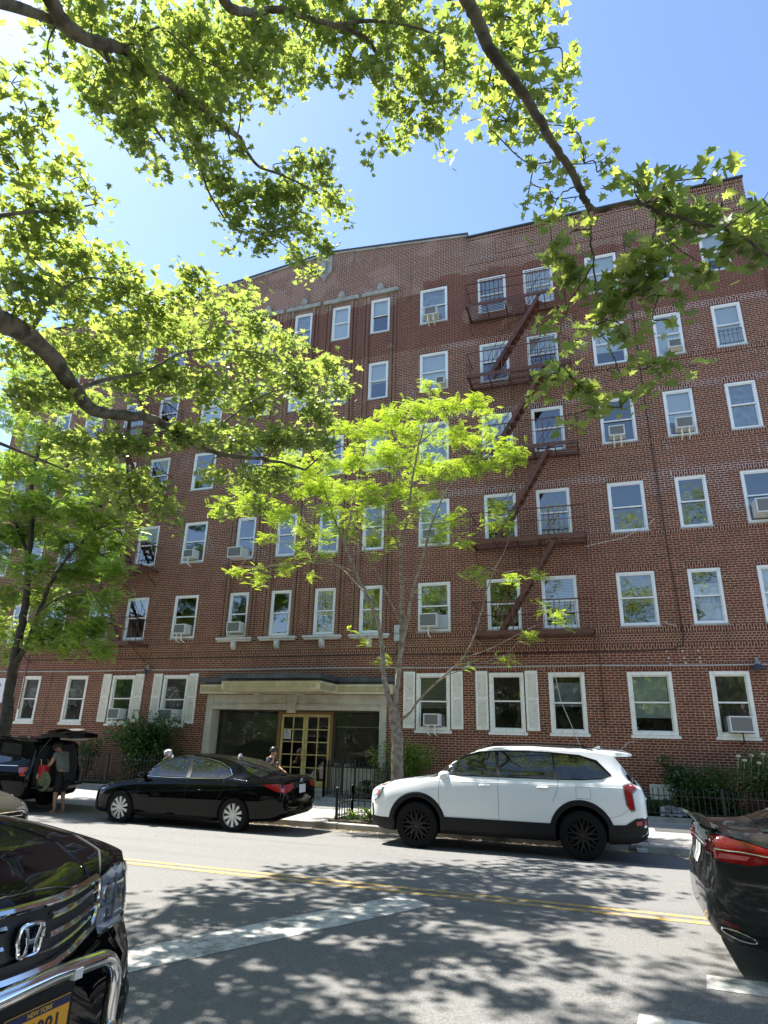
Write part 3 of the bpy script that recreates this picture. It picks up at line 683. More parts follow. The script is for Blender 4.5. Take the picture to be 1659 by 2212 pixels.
# fire escapes ---------------------------------------------------------
def fire_escape(label, x0, x1, levels, flip, lowx=None):
    t = thing('fire_escape', label, 'fire escape', (0, 0, 0), 0, 'iron fire escapes on the brick front')
    yo, yi = 19.42, FY - .02
    for i, z in enumerate(levels):
        xa = lowx if (i == 0 and lowx is not None) else x0
        g = MB(); g.box(xa, x1, yo, yo + .02, z - .12, z + .01); g.box(xa, xa + .02, yo, yi, z - .12, z); g.box(x1 - .02, x1, yo, yi, z - .12, z); g.box(xa, x1, yi - .03, yi, z - .07, z - .02)
        ns = 12
        hx0, hx1 = (x1 - 1.25, x1 - .55) if not flip else (xa + .55, xa + 1.25)
        for k in range(ns):
            y = yo + .04 + (yi - yo - .08) * k / (ns - 1)
            if i > 0 and k < 7:
                g.box(xa + .02, hx0, y - .013, y + .013, z - .03, z - .02); g.box(hx1, x1 - .02, y - .013, y + .013, z - .03, z - .02)
            else: g.box(xa + .02, x1 - .02, y - .013, y + .013, z - .03, z - .02)
        nb = 6
        for k in range(nb):
            x = xa + .05 + (x1 - xa - .1) * k / (nb - 1); g.bar((x, yo + .02, z - .05), (x, yi, z - .05), .03, .04)
            if k in (0, 2, 3, 5): g.bar((x, yo + .1, z - .10), (x, yi, z - .62), .03, .03)
        g.build('platform', RUST, t)
        g = MB()
        for zz, s in ((z + .90, .03), (z + .48, .016)):
            g.bar((xa, yo + .01, zz), (x1, yo + .01, zz), s); g.bar((xa + .01, yo, zz), (xa + .01, yi, zz), s); g.bar((x1 - .01, yo, zz), (x1 - .01, yi, zz), s)
        npk = int((x1 - xa) / .155)
        for k in range(npk + 1): x = xa + (x1 - xa) * k / npk; g.bar((x, yo + .01, z), (x, yo + .01, z + .90), .013 if k % 8 else .028)
        for x in (xa + .01, x1 - .01):
            for y in (19.75, 20.1): g.bar((x, y, z), (x, y, z + .9), .013)
        g.build('railing', RUST, t)
    for i in range(len(levels) - 1):
        zb, zt = levels[i], levels[i + 1]
        xt, xb = (x1 - .88, x1 - 2.72) if not flip else (x0 + .88, x0 + 2.72)
        g = MB()
        for y in (19.50, 19.98): g.bar((xt, y, zt - .02), (xb, y, zb + .02), .02, .12)
        nt_ = 12
        for k in range(1, nt_):
            f = k / nt_; x = xt + (xb - xt) * f; z = zt + (zb - zt) * f; g.box(x - .10, x + .10, 19.50, 19.98, z - .012, z + .012)
        for y in (19.50, 19.98):
            s = 1 if not flip else -1
            g.tube([(xt + .05 * s, y, zt + .8), (xb, y, zb + .85), (xb - .1 * s, y, zb + .5)], .012, 5)
            for f in (.15, .4, .65, .9): x = xt + (xb - xt) * f; z = zt + (zb - zt) * f; g.bar((x, y, z), (x, y, z + .82), .012)
        g.build('stair', RUST, t)
    return t
fe = fire_escape('red iron fire escape right of the centre with five platforms and zigzag stairs', -3.78, -.20, [4.97, 7.92, 11.06, 14.06, 17.07], False)
g = MB(); g.bar((-.12, 19.46, 7.9), (-.12, 19.46, 4.2), .05, .02); g.bar((-.12, 20.46, 4.3), (-.12, 20.46, 2.25), .05, .02); g.bar((-.12, 19.46, 4.25), (-.12, 20.46, 4.25), .03); g.build('drop_rail', RUST, fe)
fe2 = fire_escape('red iron fire escape left of the centre half hidden behind the trees', -20.2, -16.62, [4.97, 7.92, 11.06, 14.06, 17.07], True, -22.3)
g = MB()
for x in (-21.75, -21.35): g.bar((x, 19.5, 4.9), (x, 19.5, 2.5), .03)
for k in range(9): g.bar((-21.75, 19.5, 2.6 + .27 * k), (-21.35, 19.5, 2.6 + .27 * k), .018)
g.build('ladder', RUST, fe2)

# window air conditioners -----------------------------------------------
def aircon(cx, z, w, h, label, legs=2, proud=.30, legcol=None, side=None, legx=0):
    t = thing('air_conditioner', label, 'air conditioner', (cx, FY, z), 0, 'window air conditioners')
    y0 = -proud
    g = MB(); fr = .035
    g.box(-w / 2, w / 2, y0 + .02, .14, 0, h); 
    for a, b, c, d in ((-w / 2, w / 2, 0, fr), (-w / 2, w / 2, h - fr, h), (-w / 2, -w / 2 + fr, fr, h - fr), (w / 2 - fr, w / 2, fr, h - fr)): g.box(a, b, y0, y0 + .02, c, d)
    for i in range(5): g.box(w / 2, w / 2 + .002, y0 + .06, .05, .05 + i * h / 6, .05 + i * h / 6 + .015)
    bevel(g.build('casing', ACW, t), .008, 1)
    g = MB()
    nv = 9; nh = 7
    for i in range(nv): x = -w / 2 + fr + (w - 2 * fr) * (i + .5) / nv; g.box(x - .004, x + .004, y0 + .004, y0 + .010, fr, h - fr)
    for i in range(nh): zz = fr + (h - 2 * fr) * (i + .5) / nh; g.box(-w / 2 + fr, w / 2 - fr, y0 + .010, y0 + .016, zz - .004, zz + .004)
    g.box(-w / 2 + fr, w / 2 - fr, y0 + .0165, y0 + .0195, fr, h - fr); g.build('grille', ACG, t)
    if legs:
        for k in range(legs):
            g = MB(); x = legx + (0 if legs == 1 else (-.11 if k == 0 else .11)); g.bar((x, y0 + .06, -.01), (x, y0 + .06, -.26), .045, .03); g.bar((x, y0 + .06, -.24), (x, -.01, -.30), .04, .03); g.bar((x, y0, -.015), (x, .02, -.015), .04, .02); g.build('bracket', legcol or OFFW, t)
    if side:
        g = MB(); g.box(w / 2 + .004, w / 2 + side, .05, .07, .0, h); 
        for i in range(int(side / .03)): x = w / 2 + .01 + i * .03; g.box(x, x + .01, .038, .05, .01, h - .01)
        g.build('side_panel', mat('accordion_panel', (.55, .57, .60), .6), t)
    return t
def ccx(c, dx=0): a, b = COLS[c]; return (a + b) / 2 + dx
aircon(-5.30, 2.22, .50, .36, 'air conditioner on two pale legs in the shuttered window right of the entrance', 2)
aircon(ccx('F', -.12), 5.30, .60, .44, 'large air conditioner with side panel in the second floor window right of the junction box', 1, .34, side=.32)
aircon(ccx('F', -.05), 17.52, .52, .38, 'air conditioner with two cream legs in the top floor window left of the fire escape', 2, .36)
aircon(ccx('F', -.10), 8.32, .50, .36, 'dark fronted air conditioner behind the upper twigs of the young street tree', 0)
aircon(ccx('F', .32), 14.40, .34, .30, 'small air conditioner on the fifth floor just above the top of the young street tree', 0)
aircon(ccx('I', -.08), 11.42, .50, .36, 'air conditioner with two long legs behind hanging plane leaves on the fourth floor', 2)
aircon(ccx('J', .05), 11.42, .52, .38, 'air conditioner with two legs in the fourth floor window between two dark cables', 2)
aircon(ccx('I', .1), 17.50, .40, .30, 'air conditioner with two short legs behind plane leaves on the top floor at right', 2)
aircon(ccx('J', .12), 14.42, .42, .32, 'air conditioner half hidden by leaves on the fifth floor at right', 0)
aircon(ccx('K', .08), 8.32, .72, .44, 'large grey air conditioner at the right edge of the picture', 1, .50)
aircon(3.36, 2.20, .58, .42, 'air conditioner on a single black post in the rightmost ground floor window', 1, .34, legcol=IRON)
aircon(ccx('A', .05), 5.33, .52, .36, 'air conditioner with two pale legs on the second floor left of the ledged windows', 2)
aircon(ccx('A', .0), 8.30, .46, .34, 'air conditioner on one short leg in the third floor window with tree reflection', 1)
aircon(ccx('B', .05), 5.32, .56, .38, 'air conditioner on the leftmost white stone ledge above the canopy', 0)
aircon(ccx('B', -.12), 8.12, .60, .40, 'deep air conditioner sticking out of the third floor window of the leftmost ribbed bay', 0, .5)
aircon(-15.20, 2.24, .62, .38, 'wide air conditioner in the shuttered window beside the entrance surround', 1, .32, side=.3, legx=.1)
aircon(-17.50, 2.24, .52, .38, 'air conditioner with one tilted leg in the shuttered window above the bed fence', 1, .3, legx=-.05)
aircon(ccx('C', -.02), 17.50, .48, .36, 'air conditioner in the top floor window under a stone lintel', 0)
# ------------------------------------------------------------------ vehicles
def pch(tab):
    """smooth monotone interpolation of a table of (x, y)"""
    xs = [float(p[0]) for p in tab]; ys = [float(p[1]) for p in tab]; n = len(xs)
    d = [(ys[i + 1] - ys[i]) / (xs[i + 1] - xs[i]) for i in range(n - 1)]; m = [0.] * n
    m[0], m[-1] = d[0], d[-1]
    for i in range(1, n - 1):
        if d[i - 1] * d[i] > 0:
            h0, h1 = xs[i] - xs[i - 1], xs[i + 1] - xs[i]; w1, w2 = 2 * h1 + h0, h1 + 2 * h0; m[i] = (w1 + w2) / (w1 / d[i - 1] + w2 / d[i])
    def f(x):
        if x <= xs[0]: return ys[0]
        if x >= xs[-1]: return ys[-1]
        i = next(k for k in range(n - 1) if xs[k + 1] >= x); h = xs[i + 1] - xs[i]; t = (x - xs[i]) / h
        return ((1 + 2 * t) * (1 - t) ** 2 * ys[i] + t * (1 - t) ** 2 * h * m[i] + t * t * (3 - 2 * t) * ys[i + 1] + t * t * (t - 1) * h * m[i + 1])
    return f
TYRE = mat('tyre_rubber', (.005, .005, .0055), .85, spec=.25); ARCHM = mat('wheel_arch_dark', (.01, .01, .01), .9)
CHROME = mat('chrome', (.75, .76, .78), .08, 1.); TRIM = mat('black_plastic_trim', (.006, .006, .007), .55, spec=.3)
CGLASS = mat('car_glass', (.008, .010, .009), .02, 0, ior=1.75); SEAM = mat('panel_gap', (.02, .02, .02), .8)
TLAMP = mat('tail_lamp_red', (.32, .008, .01), .12, 0, coat=1.); HLAMP = mat('head_lamp_glass', (.32, .34, .36), .08, .6, coat=1.)
class Car:
    def __init__(s, name, label, cat, paint, spec, loc, rz, rx=0.):
        s.p = thing(name, label, cat, loc, rz); s.p.rotation_euler = (rx, 0, rz); s.paint = paint; s.sp = spec
        top, sho, bot, W, roof, rw = [pch(spec[k]) for k in ('deck', 'shoulder', 'bottom', 'half', 'roof', 'roofw')]
        s.L0, s.L1 = spec['deck'][0][0], spec['deck'][-1][0]
        n = spec.get('n', 90); rings = []
        s.zm = None; dx_ = spec.get('bump', 0)
        for i in range(n + 1):
            t = i / n; t = .5 - .5 * math.cos(PI * t) * (1 - .0) if spec.get('cos', True) else t
            x = s.L0 + (s.L1 - s.L0) * t
            w, zb, zs, zt, zr, r = W(x), bot(x), sho(x), top(x), roof(x), rw(x)
            zr = max(zr, zt); h = zs - zb
            wl = W(x - dx_ * max(0., min(1., (x - s.L0) / (s.L1 - s.L0) * 4 - 3.))); w9 = wl * .7 + w * .3
            right = [(0, zb), (.70 * wl, zb), (.91 * wl, zb + .02), (.975 * wl, zb + .10 * h + .02), (.995 * wl, zb + .30 * h), (w9, zb + .52 * h), (.992 * w, zb + .74 * h), (.972 * w, zb + .92 * h), (.935 * w, zs)]
            ys, zz = .935 * w, zs; re = r * w; g = zr - zs; k = min(1., max(0., (zr - zt) / .25))
            # blend from bonnet crown to cabin side
            for u, yc, zc, yh, zh in ((.2, .12, .10, .07, .30), (.4, .35, .22, .17, .52), (.6, .60, .45, .32, .70), (.8, .84, .72, .52, .84), (1., 1., .93, .75, .94)):
                a = (ys + (re - ys) * yc, zs + g * (zc if u < 1 else .93)); b = (ys * (1 - yh), zs + (zt - zs) * zh)
                right.append((b[0] + (a[0] - b[0]) * k, b[1] + (a[1] - b[1]) * k))
            right.append((( .86 * re) * k + .15 * w * (1 - k), zr - .022 * k)); right.append((.45 * re * k + .08 * w * (1 - k), zr - .004)); right.append((0, zr))
            ring = [Vector((x, y, z)) for y, z in right] + [Vector((x, -y, z)) for y, z in right[-2:0:-1]]
            rings.append(ring)
        g = MB(); g.loft(rings, True, True)
        o = g.build('body', [paint, ARCHM], s.p)
        s.bvh = BVHTree.FromPolygons([Vector(v) for v in g.v], g.f)
        s.body = o; cut = []
        for wx, wz, wr in spec['arches']:
            for sy in (1, -1):
                c = MB(); c.lathe([(wr, sy * .62), (wr, sy * 1.4)], (wx, 0, wz), 'y', 40); cut.append(c.build('cut', ARCHM))
        for c in cut:
            md = o.modifiers.new('b', 'BOOLEAN'); md.operation = 'DIFFERENCE'; md.solver = 'EXACT'; md.object = c; c.parent = s.p
        bpy.context.view_layer.update()
        me = bpy.data.meshes.new_from_object(o.evaluated_get(bpy.context.evaluated_depsgraph_get()))
        o.modifiers.clear(); o.data = me
        for c in cut: bpy.data.objects.remove(c)
        me.materials.clear(); me.materials.append(paint); me.materials.append(ARCHM); me.materials.append(TRIM)
        for p in me.polygons:
            c = p.center; p.material_index = 0
            for wx, wz, wr in spec['arches']:
                if math.hypot(c.x - wx, c.z - wz) < wr + .004 and abs(c.y) < W(c.x) * .999 and (abs(abs(c.y) - .62) < .01 or abs(math.hypot(c.x - wx, c.z - wz) - wr) < .012 and abs(p.normal.y) < .3): p.material_index = 1
            if p.material_index == 0 and c.z < spec.get('low', -1): p.material_index = 2
        smooth_mesh(me, 32)
    def hit(s, p, axis):
        if s.zm and axis[0] == 'y': p = (p[0], s.zm(p[0], p[1]))
        o, d = {'y+': ((p[0], 3, p[1]), (0, -1, 0)), 'y-': ((p[0], -3, p[1]), (0, 1, 0)), 'x+': ((s.L1 + 3, p[0], p[1]), (-1, 0, 0)), 'x-': ((s.L0 - 3, p[0], p[1]), (1, 0, 0)), 'z': ((p[0], p[1], 5), (0, 0, -1))}[axis]
        q, nrm, _, _ = s.bvh.ray_cast(Vector(o), Vector(d))
        if q is None:
            q0 = Vector({'y': (p[0], .8 if axis == 'y+' else -.8, p[1]), 'x': (s.L1 if axis == 'x+' else s.L0, p[0], p[1]), 'z': (p[0], p[1], 1.4)}[axis[0]])
            q, nrm, _, _ = s.bvh.find_nearest(q0)
        if nrm.dot(Vector(d)) > 0: nrm = -nrm
        return q, nrm
    def panel(s, name, outl, axis, m, off=.006, parent=None, cuts=4, thick=0., sub=None):
        bm = bmesh.new(); vs = [bm.verts.new((u, v, 0)) for u, v in outl]; bm.faces.new(vs)
        bmesh.ops.triangulate(bm, faces=bm.faces)
        for _ in range(cuts):
            es = [e for e in bm.edges if e.calc_length() > (sub or .12)]
            if not es: break
            bmesh.ops.subdivide_edges(bm, edges=es, cuts=1); bmesh.ops.triangulate(bm, faces=bm.faces)
        for v in bm.verts:
            q, nr = s.hit((v.co.x, v.co.y), axis); v.co = q + nr * off
        bmesh.ops.recalc_face_normals(bm, faces=bm.faces)
        if thick: pass
        me = bpy.data.meshes.new(name); bm.to_mesh(me); bm.free(); me.materials.append(m)
        for p in me.polygons: p.use_smooth = True
        o = bpy.data.objects.new(name, me); C.objects.link(o); o.parent = parent or s.p
        if thick:
            md = o.modifiers.new('t', 'SOLIDIFY'); md.thickness = thick; md.offset = -1 if False else 1
        return o
    def line(s, name, pts, axis, m, r=.004, off=0., parent=None, n=10, closed=False):
        P = []; pts = list(pts) + ([pts[0]] if closed else [])
        for a, b in zip(pts, pts[1:]):
            for k in range(n): t = k / n; P.append((a[0] + (b[0] - a[0]) * t, a[1] + (b[1] - a[1]) * t))
        P.append(pts[-1]); Q = []
        for p in P:
            q, nr = s.hit(p, axis); Q.append(q + nr * off)
        Q = [Q[0]] + [b for a, b in zip(Q, Q[1:]) if (b - a).length > .004]
        g = MB(); g.tube(Q, r, 6); return g.build(name, m, parent or s.p, smooth=True)
    def wheel(s, x, y, r, w, spokes, m_rim, style='spoke', side=1, z=None):
        t = MB(); z = r if z is None else z; c = (x, y, z)
        t.lathe([(r * .66, -w / 2), (r * .93, -w / 2), (r, -w / 2 + .03), (r * 1.004, 0), (r, w / 2 - .03), (r * .93, w / 2), (r * .66, w / 2), (r * .64, 0), (r * .66, -w / 2)], c, 'y', 40, False)
        for k in range(4): t.lathe([(r * 1.006, -w * .3 + k * w * .2 - .004), (r * 1.006, -w * .3 + k * w * .2 + .004)], c, 'y', 40, False)
        ty = t.build('wheel', TYRE, s.p, smooth=True)
        g = MB(); g.lathe([(r * .67, w * .46), (r * .64, w * .40), (r * .60, w * .1), (r * .60, -w * .4)][::-1] if side < 0 else [(r * .60, -w * .4), (r * .60, w * .1), (r * .64, w * .40), (r * .67, w * .46)], c, 'y', 40, False)
        R = r * .655; yo = y + side * w * .40
        for k in range(spokes):
            a = 2 * PI * (k + .5) / spokes
            def pt(rr, da, dy=0.): return (x + rr * math.cos(a + da), yo + dy, z + rr * math.sin(a + da))
            if style == 'fan':
                pi_, po = .09, .155
                for dy0, dy1 in ((0, -.03 * side),):
                    vs = [pt(.05, -.35), pt(R, -po), pt(R, po), pt(.05, .35), pt(.05, -.35, dy1), pt(R, -po, dy1), pt(R, po, dy1), pt(.05, .35, dy1)]
                    g.add(vs, [(0, 1, 2, 3), (7, 6, 5, 4), (0, 4, 5, 1), (1, 5, 6, 2), (2, 6, 7, 3)])
            elif style == 'mesh':
                for sg in (-1, 1): g.bar(pt(.06, sg * .15), pt(R * .62, sg * .05), .022, .03, up=(0, 1, 0)); g.bar(pt(R * .60, sg * .02), pt(R, sg * .20), .018, .025, up=(0, 1, 0))
            else: g.bar(pt(.04, 0), pt(R, 0), .035, .03, up=(0, 1, 0))
        g.lathe([(.0, .0), (.055, .0), (.065, -.012 * side), (.065, -.04 * side)], (x, yo + .006 * side, z), 'y', 18)
        rim = g.build('rim', m_rim, ty, smooth=True)
        b = MB(); b.lathe([(.0, 0), (r * .60, 0)], (x, y - side * w * .05, z), 'y', 30, False); b.build('brake_disc', ARCHM, ty)
        return ty
    def bowtie(s): pass
def arch_panel(car, wx, wz, r0, r1, side, m, z_low, name='wheel_arch_trim', a0=-.25, a1=None, off=.008):
    """ring of cladding round a wheel opening"""
    axis = 'y+' if side > 0 else 'y-'; a1 = PI - a0 if a1 is None else a1
    n = 26; v = []; f = []
    for i in range(n + 1):
        a = a0 + (a1 - a0) * i / n
        for rr, of in ((r0 - .002, -.03), (r0, off), ((r0 + r1) / 2, off + .012), (r1, off), (r1 + .004, -.004)):
            q, nr = car.hit((wx + rr * math.cos(a), wz + rr * math.sin(a)), axis); v.append(q + Vector((0, side, 0)) * of)
    for i in range(n):
        for k in range(4): q0 = i * 5 + k; f.append((q0, q0 + 5, q0 + 6, q0 + 1))
    g = MB(); g.add(v, f); return g.build(name, m, car.p, smooth=True)
def mirror_part(car, x, z, side, m, base=TRIM, sc=1.):
    q, _ = car.hit((x, z), 'y+' if side > 0 else 'y-'); y = q.y
    g = MB(); g.bar((x, y - .02 * side, z - .03), (x - .02, y + .10 * side, z - .01), .05, .035); mr = g.build('mirror', base, car.p)
    g = MB(); cx, cy = x - .02, y + .17 * side; rings = []
    for u, s_ in ((-.10, .35), (-.075, .8), (-.02, 1.), (.04, .95), (.085, .7), (.105, .3)):
        rings.append([Vector((cx + u * sc, cy + .105 * s_ * sc * math.copysign(abs(math.cos(t)) ** .7, math.cos(t)), z + .045 + .075 * s_ * sc * math.copysign(abs(math.sin(t)) ** .7, math.sin(t)))) for t in [2 * PI * k / 14 for k in range(14)]])
    g.loft(rings); g.build('mirror_shell', m, mr, smooth=True)
def handle(car, x, z, side, m):
    ax = 'y+' if side > 0 else 'y-'; q, n = car.hit((x, z), ax); q2, _ = car.hit((x + .2, z), ax)
    g = MB(); g.tube([q - n * .01, q + n * .022 + Vector((.02, 0, 0)), q2 + n * .024 - Vector((.02, 0, 0)), q2 - n * .01], [.012, .016, .016, .012], 8); g.build('door_handle', m, car.p, smooth=True)
def paint(name, col, fl=None):
    return mat(name, col, .5, 0, coat=.8, spec=.05)

# ---- white SUV (front towards -X in the street, so local x forward is turned round)
PWHITE = paint('white_car_paint', (.80, .81, .80)); PBLACK = mat('black_car_paint', (.002, .002, .003), .5, 0, coat=.5, spec=.0); BRIM = mat('gloss_black_rim', (.005, .005, .005), .35)
SUVS = dict(n=100,
    deck=[(-2.52, .98), (-2.48, 1.10), (-2.3, 1.16), (-1, 1.18), (.6, 1.19), (1.25, 1.18), (1.7, 1.145), (2.15, 1.09), (2.36, 1.02), (2.44, .92)],
    shoulder=[(-2.52, .90), (-2.45, 1.05), (-2.2, 1.13), (-1.2, 1.14), (0, 1.12), (1.2, 1.10), (1.9, 1.05), (2.25, .99), (2.38, .90), (2.44, .80)],
    bottom=[(-2.52, .42), (-2.45, .34), (-2.2, .27), (-1.6, .24), (1.6, .24), (2.1, .26), (2.36, .32), (2.44, .42)],
    half=[(-2.52, .70), (-2.49, .84), (-2.38, .93), (-2.0, .975), (-1.0, .99), (1.2, .985), (1.9, .96), (2.2, .90), (2.36, .80), (2.44, .62)],
    roof=[(-2.52, .99), (-2.44, 1.14), (-2.14, 1.56), (-2.02, 1.70), (-1.6, 1.745), (-.6, 1.76), (.05, 1.745), (.45, 1.66), (.85, 1.46), (1.25, 1.22), (1.34, 1.175), (1.8, 1.11), (2.44, .92)],
    roofw=[(-2.52, .86), (-2.3, .80), (-2.0, .72), (-.5, .72), (.3, .71), (1.3, .80), (2.44, .85)],
    arches=[(-1.44, .40, .445), (1.46, .40, .445)])
SUVS['low'] = .44
SUVS['shoulder'] = [(-2.52, .98), (-2.45, 1.13), (-2.2, 1.22), (-1.2, 1.255), (0, 1.235), (1.1, 1.19), (1.6, 1.10), (1.9, 1.04), (2.25, .97), (2.38, .90), (2.44, .80)]
SUVS['deck'] = [(-2.52, 1.05), (-2.48, 1.17), (-2.3, 1.24), (-1, 1.28), (.6, 1.26), (1.15, 1.19), (1.5, 1.135), (1.8, 1.095), (2.15, 1.045), (2.36, .98), (2.44, .90)]
SUVS['roof'] = [(-2.52, 1.06), (-2.44, 1.20), (-2.14, 1.56), (-2.02, 1.70), (-1.6, 1.745), (-.6, 1.76), (.05, 1.745), (.45, 1.66), (.85, 1.46), (1.22, 1.22), (1.34, 1.165), (1.8, 1.10), (2.44, .91)]
SUVS['arches'] = [(-1.44, .40, .455), (1.46, .40, .455)]
_zs = pch([(0, 0), (.26, .27), (.40, .425), (.50, .55), (.77, .86), (1.0, 1.115), (1.165, 1.262), (1.30, 1.365), (1.66, 1.665), (2, 2)])
def suv_z(x, z): k = max(0., min(1., (2.0 - x) / .7)); k = .45 + .55 * k; return z + (_zs(z) - z) * k
S = Car('parked_suv', 'white sport utility vehicle with black wheels and black lower cladding parked at the far kerb', 'car', PWHITE, SUVS, (-2.08, 13.36, -.03), PI + math.radians(2.0), math.radians(-1.6))
S.zm = suv_z
for side in (1, -1):
    ax = 'y+' if side > 0 else 'y-'
    S.panel('side_window', [(1.16, 1.175), (.98, 1.29), (.55, 1.55), (.30, 1.625), (.02, 1.655), (-.015, 1.165)], ax, CGLASS, .007)
    S.panel('side_window', [(-.06, 1.165), (-.045, 1.662), (-.6, 1.672), (-1.0, 1.655), (-1.03, 1.17)], ax, CGLASS, .007)
    S.panel('side_window', [(-1.06, 1.17), (-1.03, 1.654), (-1.45, 1.62), (-1.72, 1.52), (-1.93, 1.28), (-1.80, 1.215), (-1.5, 1.18)], ax, CGLASS, .007)
    S.panel('window_trim', [(1.24, 1.155), (.98, 1.32), (.58, 1.565), (.32, 1.645), (.02, 1.672), (-.5, 1.688), (-1.0, 1.672), (-1.47, 1.64), (-1.76, 1.55), (-1.98, 1.28), (-1.82, 1.20), (-1.5, 1.162), (-1.0, 1.154)], ax, TRIM, .003)
    S.line('window_moulding', [(1.25, 1.155), (.6, 1.153), (0, 1.152), (-1.0, 1.156), (-1.5, 1.165), (-1.82, 1.20), (-1.98, 1.28), (-1.76, 1.55), (-1.47, 1.64), (-1.0, 1.675), (-.5, 1.69), (.02, 1.675), (.32, 1.645), (.58, 1.565), (.98, 1.32), (1.25, 1.155)], ax, TRIM, .013, .004)
    for pts in ([(1.02, 1.15), (1.05, .9), (1.02, .50)], [(-.04, 1.15), (-.04, .50)], [(-1.10, 1.15), (-1.06, .95), (-.98, .80)]): S.line('door_gap', pts, ax, SEAM, .0035, -.001)
    S.line('fuel_flap', [(-1.62, 1.03), (-1.38, 1.03), (-1.38, .86), (-1.62, .86)], ax, SEAM, .0025, -.0005, closed=True)
    S.panel('side_cladding', [(1.02, .50), (-1.0, .50), (-1.0, .26), (1.02, .26)], ax, TRIM, .014)
    S.panel('front_cladding', [(1.88, .44), (2.15, .46), (2.40, .47), (2.43, .40), (2.3, .30), (1.90, .26)], ax, TRIM, .012)
    S.panel('rear_cladding', [(-1.87, .52), (-2.15, .53), (-2.32, .62), (-2.50, .64), (-2.50, .40), (-2.2, .28), (-1.86, .27)], ax, TRIM, .012)
    S.zm = None; arch_panel(S, 1.46, .40, .455, .54, side, TRIM, .26); arch_panel(S, -1.44, .40, .455, .54, side, TRIM, .26); S.zm = suv_z
    handle(S, .10, .985, side, PWHITE); handle(S, -.92, .995, side, PWHITE); mirror_part(S, .98, 1.19, side, PWHITE)
    S.panel('headlight', [(2.28, 1.00), (2.16, 1.02), (2.10, .99), (2.20, .78), (2.30, .72), (2.36, .78)], ax, HLAMP, .007)
    S.panel('marker_lamp', [(2.20, .96), (2.17, .97), (2.22, .80), (2.26, .80)], ax, mat('amber', (.45, .09, .02), .2, coat=1.), .012)
    S.line('lamp_rim', [(2.29, 1.01), (2.15, 1.03), (2.09, .99), (2.20, .77), (2.31, .71)], ax, TRIM, .006, .006)
    S.panel('bumper_vent', [(2.33, .66), (2.37, .68), (2.35, .47), (2.31, .46)], ax, TRIM, .006)
    S.panel('tail_lamp', [(-2.22, 1.10), (-2.17, 1.08), (-2.20, .80), (-2.26, .73), (-2.31, .74), (-2.285, .97), (-2.36, 1.02), (-2.35, 1.07), (-2.29, 1.11)], ax, TLAMP, .010)
    S.line('lamp_rim', [(-2.22, 1.115), (-2.16, 1.085), (-2.19, .795), (-2.26, .715), (-2.32, .73), (-2.295, .96), (-2.37, 1.01), (-2.36, 1.08), (-2.29, 1.12)], ax, TRIM, .005, .008, closed=True)
    S.panel('reflector', [(-2.32, .58), (-2.47, .60), (-2.47, .54), (-2.32, .53)], ax, TLAMP, .016)
    S.line('shoulder_crease', [(2.0, 1.0), (1, 1.03), (-1, 1.05), (-2.2, 1.04)], ax, PWHITE, .006, -.003)
    S.line('rear_quarter_line', [(-1.85, .60), (-2.1, .66), (-2.3, .80)], ax, SEAM, .002, 0)  # thin dark panel line low on the rear quarter
    S.panel('quarter_glass', [(-2.20, 1.52), (-2.16, 1.50), (-2.30, 1.28), (-2.42, 1.14), (-2.45, 1.14)], ax, CGLASS, .008)
S.panel('windscreen', [(1.20, -.66), (1.20, .66), (.42, .60), (.42, -.60)], 'z', CGLASS, .007, sub=.15)
S.panel('rear_window', [(-.58, 1.56), (.58, 1.56), (.66, 1.24), (-.66, 1.24)], 'x-', CGLASS, .008)
g = MB(); rings = []
for x, w_, z, t_ in ((-1.86, .62, 1.72, .06), (-2.10, .65, 1.712, .07), (-2.30, .64, 1.69, .045), (-2.37, .60, 1.672, .012)): rings.append([Vector((x, -w_, z - t_)), Vector((x, w_, z - t_)), Vector((x, w_ * .97, z + .012)), Vector((x, -w_ * .97, z + .012))])
g.loft(rings); S_sp = bevel(g.build('spoiler', PWHITE, S.p), .008)
for y in (.60, -.60): g = MB(); g.tube([(.30, y, 1.70), (.22, y, 1.765), (-.6, y, 1.79), (-1.5, y, 1.775), (-1.72, y, 1.735)], .014, 6); g.build('roof_rail', TRIM, S.p, smooth=True)
g = MB(); g.prism([(-1.72, 1.745), (-1.86, 1.745), (-1.85, 1.80), (-1.83, 1.80)], 'y', -.012, .012); g.build('antenna_fin', PWHITE, S.p)
g = MB(); g.box(-2.545, -2.49, -.55, .55, .95, .985); g.build('tailgate_trim', PWHITE, S.p)
g = MB(); g.tube([(-2.25, -.6, .33), (-2.5, -.6, .33)], .035, 10); g.tube([(-2.25, .6, .33), (-2.5, .6, .33)], .035, 10); g.build('exhaust', CHROME, S.p)
S.panel('grille', [(-.45, .86), (.45, .86), (.48, 1.02), (-.48, 1.02)], 'x+', TRIM, .006); S.panel('lower_intake', [(-.6, .40), (.6, .40), (.55, .62), (-.55, .62)], 'x+', TRIM, .006)
for x in (1.46, -1.44):
    for sy in (1, -1): S.wheel(x, sy * .86, .385, .25, 10, BRIM, 'mesh', sy)

